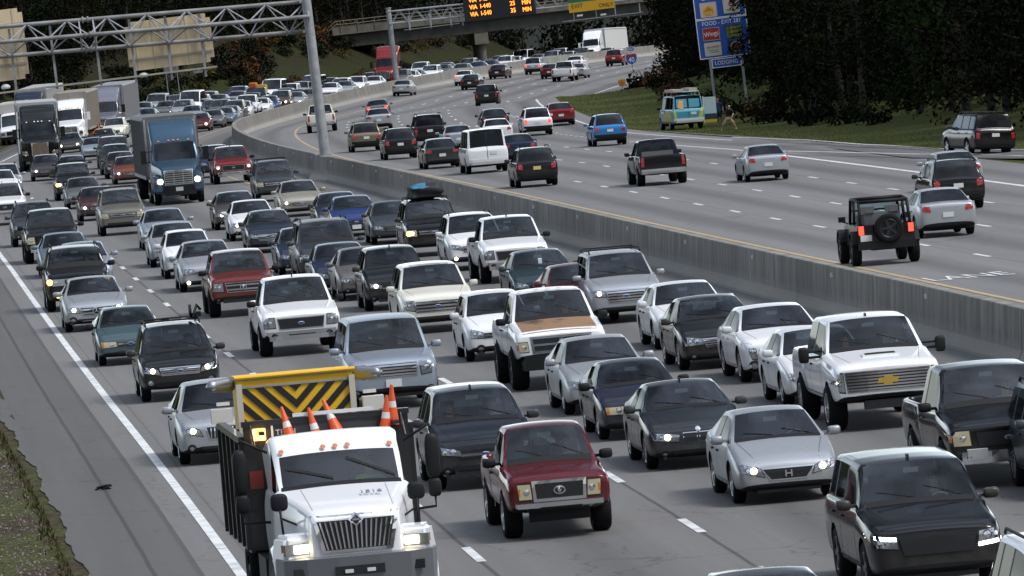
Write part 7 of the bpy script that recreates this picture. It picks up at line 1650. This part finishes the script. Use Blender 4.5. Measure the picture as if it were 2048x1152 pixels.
# ---- people inside the near vehicles
rnd0 = random.Random(8)
def drv(id_, cloth, what, hair=0, side=1, dark=0, who='driver'):
    r = ROOT[id_]; st_ = next(v_[1] for v_ in VEH if v_[0] == id_); d = dims(st_)
    seated(r, d['L'] / 2 - d['xRF'] - .48, side * .38, d['belt'] - .36, cloth, what, hair, dark)
seated(ROOT['L1'], 3.9 - 2.85, .52, 1.48, 'hivis', 'person in a lime safety shirt driving the road crew truck', 0)
drv('M8', 'blue', 'person in dark blue driving the navy rounded crossover', 0); drv('M8', 'red', 'passenger in dark red beside the navy crossover driver', 2, -1)
drv('M9', 'grey', 'person in a grey top driving the maroon small pickup', 0, 1, 1)
drv('N14', 'white', 'person in a white shirt driving the charcoal twin-grille sedan', 1); drv('N15', 'dark', 'person in dark clothes driving the silver letter-badge sedan', 0)
drv('N16', 'dark', 'person in dark clothes driving the large black SUV', 0); drv('N20', 'white', 'person with a pale sleeve driving the black oval-badge pickup', 1)
drv('N21', 'tan', 'person in tan driving the big white crew pickup', 2); drv('N21', 'grey', 'passenger in grey inside the big white crew pickup', 0, -1)
drv('M7', 'dark', 'person in dark clothes driving the silver mesh-grille SUV', 1); drv('L4', 'blue', 'person in blue driving the teal older two-door car', 0); drv('L4', 'tan', 'passenger in tan inside the teal older two-door car', 2, -1)
drv('N13', 'blue', 'person in blue driving the dark blue boxy older sedan', 0); drv('N12', 'grey', 'person in grey driving the silver split-grille sedan', 2); drv('N11', 'white', 'person in a white top driving the rusty-hooded pickup', 1)
drv('L3', 'dark', 'person in dark clothes driving the black wagon', 0); drv('M6', 'red', 'person in red driving the white honeycomb-grille pickup', 0)
for id_, cl, ds in (('N24', 'grey', 'black curvy sedan'), ('N25', 'white', 'white sedan behind the black curvy sedan'), ('N22', 'dark', 'white egg-crate sedan'), ('N26', 'blue', 'silver hexagon-grille crossover'), ('N28', 'red', 'dark teal sedan'),
  ('N9', 'tan', 'cream SUV with three chrome bars'), ('N10', 'dark', 'white compact hatchback'), ('L5', 'white', 'silver star-badge sedan'), ('M5', 'tan', 'brick red crew pickup'), ('M4', 'grey', 'silver rounded sedan'), ('N8', 'tan', 'small black crossover'), ('N7', 'white', 'warm grey sedan'), ('L6', 'tan', 'black boxy off-roader'), ('N29', 'grey', 'white crew pickup by the barrier')):
    drv(id_, cl, 'person in %s clothes driving the %s' % ({'tan': 'tan', 'white': 'white', 'dark': 'dark', 'grey': 'grey', 'blue': 'blue', 'red': 'red'}[cl], ds), rnd0.randrange(3))
# ---- two people on the verge
def walker(s, t, h, J, label, mats, key, yaw, hair):
    E2 = [('hip', 'waist'), ('waist', 'chest'), ('chest', 'neck'), ('neck', 'head'), ('head', 'crown'), ('chest', 'sl'), ('sl', 'el'), ('el', 'hl'), ('chest', 'sr'), ('sr', 'er'), ('er', 'hr'), ('hip', 'kl'), ('kl', 'al'), ('al', 'fl'), ('hip', 'kr'), ('kr', 'ar'), ('ar', 'fr')]
    def rule(c):
        if c.z > J['neck'][2] - .01: return 1
        if c.z > J['hip'][2] - .02: return 1 if (abs(c.y) > .22 and c.z < J['el'][2] + .06) else 0
        return 2 if c.z > J['kl'][2] - .02 else 1
    me = skin_mesh('person', J, E2, rule, mats, key); o = bpy.data.objects.new('person', me); link(o); o.matrix_world = upright(s, t, 1, yaw, .0); tag(o, label, 'person')
    hd_ = J['head']; head_parts(o, hd_[0], hd_[2] + .03, hair, 0)
    bm = bmesh.new()
    for k, sg_ in (('hl', 1), ('hr', -1)): fingers(bm, J[k][:3], (.1, 0, -1), sg_, .5)
    finish('fingers', bm, SKIN, o, True)
    return o
STAND = dict(hip=(0, 0, .92, .14, .11), waist=(0, 0, 1.08, .13, .10), chest=(0, 0, 1.30, .15, .11), neck=(.01, 0, 1.46, .055), head=(.03, 0, 1.58, .085, .095), crown=(.03, 0, 1.70, .07, .08), sl=(0, .20, 1.39, .062), el=(-.02, .26, 1.10, .046), hl=(.08, .27, .86, .036), sr=(0, -.20, 1.39, .062), er=(-.02, -.26, 1.10, .046), hr=(.08, -.27, .86, .036),
  kl=(.04, .11, .50, .07), al=(0, .12, .09, .045), fl=(.15, .13, .05, .04), kr=(.02, -.11, .50, .07), ar=(-.03, -.12, .09, .045), fr=(.12, -.13, .05, .04))
BEND = dict(hip=(0, 0, .80, .14, .11), waist=(.04, .03, .95, .13, .10), chest=(.16, .10, 1.12, .15, .11), neck=(.22, .13, 1.26, .055), head=(.26, .14, 1.37, .085, .095), crown=(.28, .14, 1.48, .07, .08), sl=(.14, .28, 1.20, .062), el=(.20, .34, .94, .046), hl=(.34, .24, .80, .036), sr=(.18, -.10, 1.20, .062), er=(.26, -.16, .94, .046), hr=(.36, -.05, .80, .036),
  kl=(.12, .27, .46, .095), al=(.02, .38, .09, .06), fl=(.16, .42, .05, .05), kr=(.14, -.24, .48, .095), ar=(.0, -.40, .09, .06), fr=(.12, -.45, .05, .05))
walker(334.0, 28.1, 0, STAND, 'person standing in a blue shirt and shorts beside the open van door', [CLOTH['blue'], SKIN, CLOTH['dark']], 'stand', pi * .9, HAIRS[2])
walker(311.5, 26.4, 0, BEND, 'person with legs spread wide leaning forward in a dark top on the verge', [CLOTH['dark'], SKIN, CLOTH['khaki']], 'bend', pi * .95, HAIRS[0])

# ---------------------------------------------------------------- woods
NRM = []
def leaf_mat(name, a, b):
    m = mat(name, a, .8, spec=.06); n, l = m.node_tree.nodes, m.node_tree.links; bs = n["Principled BSDF"]
    tc = n.new("ShaderNodeTexCoord"); z = n.new("ShaderNodeTexNoise"); z.inputs['Scale'].default_value = .9; z.inputs['Detail'].default_value = 4; l.new(tc.outputs['Object'], z.inputs['Vector'])
    oi = n.new("ShaderNodeObjectInfo"); ad = n.new("ShaderNodeMath"); ad.operation = 'MULTIPLY_ADD'; ad.inputs[1].default_value = .35; l.new(oi.outputs['Random'], ad.inputs[0]); l.new(z.outputs[0], ad.inputs[2])
    r = n.new("ShaderNodeValToRGB"); r.color_ramp.elements[0].position = .42; r.color_ramp.elements[1].position = .95; r.color_ramp.elements[0].color = (*a, 1); r.color_ramp.elements[1].color = (*b, 1)
    l.new(ad.outputs[0], r.inputs[0]); l.new(r.outputs[0], bs.inputs['Base Color']); return m
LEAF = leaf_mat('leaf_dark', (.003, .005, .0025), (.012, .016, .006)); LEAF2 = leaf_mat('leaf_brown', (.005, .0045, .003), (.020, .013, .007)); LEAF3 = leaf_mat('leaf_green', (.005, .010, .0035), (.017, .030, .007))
BARK = noise_mat('bark', (.012, .010, .008), (.035, .03, .024), 3)
def leafset(bm, cen, rad, n, size, rnd, mi=0, flat=.6):
    for i in range(n):
        d = Vector((rnd.gauss(0, 1), rnd.gauss(0, 1), rnd.gauss(0, 1) * .8)); d = d.normalized() * rad * rnd.uniform(.35, 1.0) ** .5
        p = cen + d; s_ = size * rnd.uniform(.6, 1.3); ax = Vector((rnd.gauss(0, 1), rnd.gauss(0, 1), rnd.gauss(0, 1))).normalized(); b_ = ax.orthogonal().normalized(); c_ = ax.cross(b_)
        v = [bm.verts.new(p + b_ * s_ * x + c_ * s_ * y * .62) for x, y in ((-.5, 0), (-.1, -.5), (.5, 0), (-.1, .5))]
        f = bm.faces.new(v); f.material_index = mi; f.smooth = True; NRM.extend([(d.normalized() + ax * .35).normalized()] * 4)
def tree_proto(seed, H, R, low, leaf, nclump=95, nl=75, size=.24):
    rnd = random.Random(seed); bm = bmesh.new()
    lean = Vector((rnd.uniform(-.4, .4), rnd.uniform(-.4, .4), 0)); P = [Vector((0, 0, -.5)), Vector((0, 0, H * .25)) + lean * .3, Vector((0, 0, H * .55)) + lean, Vector((0, 0, H * .9)) + lean * .6]
    for a, b, r0, r1 in zip(P, P[1:], (.24, .19, .13), (.19, .13, .04)): tube(bm, [a, b], r0, 8, 0, True, r1)
    tips = []
    for i in range(16):
        z_ = H * rnd.uniform(low / H + .05, .85); an = rnd.uniform(0, 2 * pi); ln = R * rnd.uniform(.6, 1.0) * (1 - .45 * z_ / H); a = Vector((lean.x * z_ / H, lean.y * z_ / H, z_)); m_ = a + Vector((cos(an), sin(an), .25)) * ln * .5; b = a + Vector((cos(an), sin(an), .3)) * ln
        tube(bm, [a, m_, b], .07, 5, 0, False, .015); tips += [m_, b]
    tr = bpy.data.meshes.new('trunk'); bm.to_mesh(tr); bm.free(); tr.materials.append(BARK)
    bm = bmesh.new(); NRM.clear()
    for i in range(nclump):
        if i < len(tips): c = tips[i]
        else:
            z_ = rnd.uniform(low, H); rr = R * (1 - abs((z_ - low) / (H - low) - .35) ** 1.6 * .9); an = rnd.uniform(0, 2 * pi); q = rr * rnd.uniform(.35, 1) ** .6; c = Vector((q * cos(an), q * sin(an), z_))
        leafset(bm, c, rnd.uniform(.55, 1.15), nl, size, rnd)
    cr = bpy.data.meshes.new('crown'); bm.to_mesh(cr); bm.free(); cr.materials.append(leaf); cr.normals_split_custom_set_from_vertices(NRM); return tr, cr
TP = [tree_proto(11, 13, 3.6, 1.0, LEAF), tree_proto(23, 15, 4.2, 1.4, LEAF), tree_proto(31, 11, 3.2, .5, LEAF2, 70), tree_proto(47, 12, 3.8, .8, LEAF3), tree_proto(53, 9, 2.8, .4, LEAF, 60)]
TLAB = ['tall dark woodland tree at the forest edge', 'tall broad dark tree at the forest edge', 'brownish half-bare tree at the forest edge', 'greener leafy tree at the forest edge', 'low dark bushy tree at the forest edge']
def tree(i, P, rot, sc, where):
    o = empty('woodland_tree', Matrix.Translation(P) @ Matrix.Rotation(rot, 4, 'Z') @ Matrix.Scale(sc, 4)); tag(o, TLAB[i] + where, 'tree', 'woodland trees' + where)
    for nm_, me in zip(('trunk', 'crown'), TP[i]): c = bpy.data.objects.new(nm_, me); link(c); c.parent = o
rnd = random.Random(5); mass = []
for s in fr(150, 640, 7.5):
    t = 33.5 + rnd.uniform(-1, 1.6) if s < 400 else 31.5 + rnd.uniform(-1.5, 1.5)
    if s > 345: t = 36.0 + rnd.uniform(-.5, 1.5)
    if s > 430: t = 34.6 + rnd.uniform(-.6, 1.5)
    if s > 520: t = 32.6 + rnd.uniform(-.6, 1.5)
    if s > 585: t = 31 + rnd.uniform(-.6, 1.5)
    if s < 215: t += (215 - s) * .28
    tree(rnd.choice((0, 1, 2, 3, 4, 0)), pt(s + rnd.uniform(-2, 2), t, -.2), rnd.uniform(0, 6.3), rnd.uniform(.85, 1.2), ' on the free side of the highway')
    for dt in (5, 9.5, 15): mass.append((s + rnd.uniform(-3, 3), t + dt + rnd.uniform(-1.5, 1.5)))
for s in fr(380, 846, 7.5):
    t = -30.5 - 4.5 * sm(s, 590, 640) - 7 * sm(s, 680, 720) - rnd.uniform(0, 2.5)
    tree(rnd.choice((0, 1, 2, 3, 4)), pt(s, t, -.2), rnd.uniform(0, 6.3), rnd.uniform(.8, 1.15), ' above the queue side bank')
    for dt in (5, 10, 16): mass.append((s + rnd.uniform(-3, 3), t - dt + rnd.uniform(-1.5, 1.5)))
for q in range(64): mass.append((852 - rnd.uniform(0, 4), -60 + q * 1.9))
def woods(name, pts, label=None):
    bm = bmesh.new(); r2 = random.Random(9)
    for s, t in pts:
        P = pt(min(s, 845), t, 0); H = r2.uniform(11, 16)
        if s > 845: P = P + Vector((r2.uniform(-4, 4), 14 + r2.uniform(0, 16), 0))
        tube(bm, [P - Vector((0, 0, .5)), P + Vector((0, 0, H * .8))], .2, 5, 1, False, .08)
        for i in range(34):
            z_ = r2.uniform(.3, H); a = r2.uniform(0, 6.28); q = 3.6 * sqrt(r2.random()); leafset(bm, P + Vector((q * cos(a), q * sin(a), z_)), 1.5, 20, .62, r2)
    o = finish(name, bm, [LEAF, BARK]); tag(o, kind='stuff'); return o
woods('deep_woods', mass)
bm = bmesh.new(); HC = pt(846, 0, -6) + Vector((0, 75, 0)); g = []
for i in range(41):
    row = []
    for j in range(7): x = -260 + i * 13; row.append(bm.verts.new(HC + Vector((x, j * 14, 21 * sm(j, 0, 4.5) + 1.5 * sin(i * .9 + j) + .8 * sin(i * 2.3)))))
    g.append(row)
for A_, B_ in zip(g, g[1:]):
    for j in range(6): bm.faces.new((A_[j], B_[j], B_[j + 1], A_[j + 1]))
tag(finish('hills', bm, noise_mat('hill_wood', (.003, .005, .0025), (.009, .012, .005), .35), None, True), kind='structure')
# shrubs on the banks
def shrub_proto(seed, leaf, R=1.0, H=1.3):
    r2 = random.Random(seed); bm = bmesh.new()
    for i in range(7): a = r2.uniform(0, 6.28); tube(bm, [(0, 0, -.1), (R * .4 * cos(a), R * .4 * sin(a), H * .5), (R * .7 * cos(a), R * .7 * sin(a), H * .85)], .03, 4, 0, False, .01)
    st = bpy.data.meshes.new('stem'); bm.to_mesh(st); bm.free(); st.materials.append(BARK); bm = bmesh.new()
    NRM.clear()
    for i in range(16): a = r2.uniform(0, 6.28); q = R * sqrt(r2.random()); leafset(bm, Vector((q * cos(a), q * sin(a), r2.uniform(.25, H) * (1 - .4 * q / R))), .38, 26, .2, r2)
    fo = bpy.data.meshes.new('foliage'); bm.to_mesh(fo); bm.free(); fo.materials.append(leaf); fo.normals_split_custom_set_from_vertices(NRM); return st, fo
SP_ = [shrub_proto(1, LEAF3), shrub_proto(2, leaf_mat('leaf_rust', (.05, .024, .012), (.13, .06, .025))), shrub_proto(3, LEAF), shrub_proto(4, leaf_mat('leaf_ochre', (.045, .04, .010), (.12, .095, .02)))]
SL = ['green shrub', 'rust coloured shrub', 'dark shrub', 'yellowing shrub']
def shrub(i, s, t, sc, where):
    o = empty('roadside_shrub', Matrix.Translation(pt(s, t, -.1)) @ Matrix.Rotation(rnd.uniform(0, 6), 4, 'Z') @ Matrix.Scale(sc, 4)); tag(o, SL[i] + where, 'shrub', 'shrubs' + where)
    for nm_, me in zip(('stem', 'foliage'), SP_[i]): c = bpy.data.objects.new(nm_, me); link(c); c.parent = o
for s in fr(280, 640, 11): shrub(rnd.choice((0, 2, 2, 1)), s, 30.4 + rnd.uniform(-.6, .8) - (1.8 if s > 480 else 0), rnd.uniform(.8, 1.5), ' at the foot of the trees on the free side')
for s in fr(575, 846, 2.6):
    tb = -30.0 - 3.5 * sm(s, 590, 640) - 6 * sm(s, 680, 720); shrub(rnd.choice((0, 0, 2, 2, 2, 3) if s < 680 else (0, 2, 2, 1, 3)), s, tb + rnd.uniform(-.5, 5.5) * (1 if s > 600 else .5), rnd.uniform(.8, 1.9), ' on the bank above the queue')
for s in fr(690, 846, 12): shrub(rnd.choice((1, 3, 1)), s, -25.5 - rnd.uniform(0, 4), rnd.uniform(.7, 1.3), ' beside the far queue shoulder')
# branches that hang over the bend
# grass
def grass(name, n, sr, tr_, hh, seed, col):
    r2 = random.Random(seed); bm = bmesh.new()
    for i in range(n):
        s = r2.uniform(*sr); t = tr_(s, r2); p = pt(s, t, -.02); a = r2.uniform(0, 6.28); w_ = r2.uniform(.015, .03); h = hh * r2.uniform(.4, 1.2); d = Vector((cos(a), sin(a), 0)); ln = Vector((r2.gauss(0, .3) * h, r2.gauss(0, .3) * h, h))
        bm.faces.new((bm.verts.new(p - d * w_), bm.verts.new(p + d * w_), bm.verts.new(p + ln)))
    o = finish(name, bm, leaf_mat(col[0], col[1], col[2])); tag(o, kind='stuff')
def near_t(s, r2):
    return -20.75 - .3 * sm(s, 5, 70) - abs(r2.gauss(0, .12)) if r2.random() < .12 else -22.5 - abs(r2.gauss(0, 1.2))
grass('grass', 9000, (-16, 60), near_t, .13, 1, ('blade_olive', (.028, .032, .009), (.075, .07, .028)))
grass('verge_grass', 26000, (195, 640), lambda s, r2: 23.2 + r2.random() ** 1.3 * 6, .10, 2, ('blade_green', (.05, .065, .014), (.15, .15, .05)))
bm = bmesh.new(); r2 = random.Random(4)
for i in range(5000):
    p = pt(r2.uniform(-16, 50), -20.9 - r2.random() * 1.8, .0); a = r2.uniform(.01, .03); R = Euler((r2.random() * 3, r2.random() * 3, r2.random() * 3)).to_matrix()
    v = [bm.verts.new(p + R @ Vector(q) * a) for q in ((1, 0, -.5), (-.6, .8, -.5), (-.6, -.8, -.5), (0, 0, .8))]
    for f in ((0, 1, 2), (0, 1, 3), (1, 2, 3), (2, 0, 3)): bm.faces.new([v[k] for k in f])
tag(finish('gravel', bm, noise_mat('gravel_stone', (.10, .08, .07), (.26, .22, .20), 1.5)), kind='stuff')
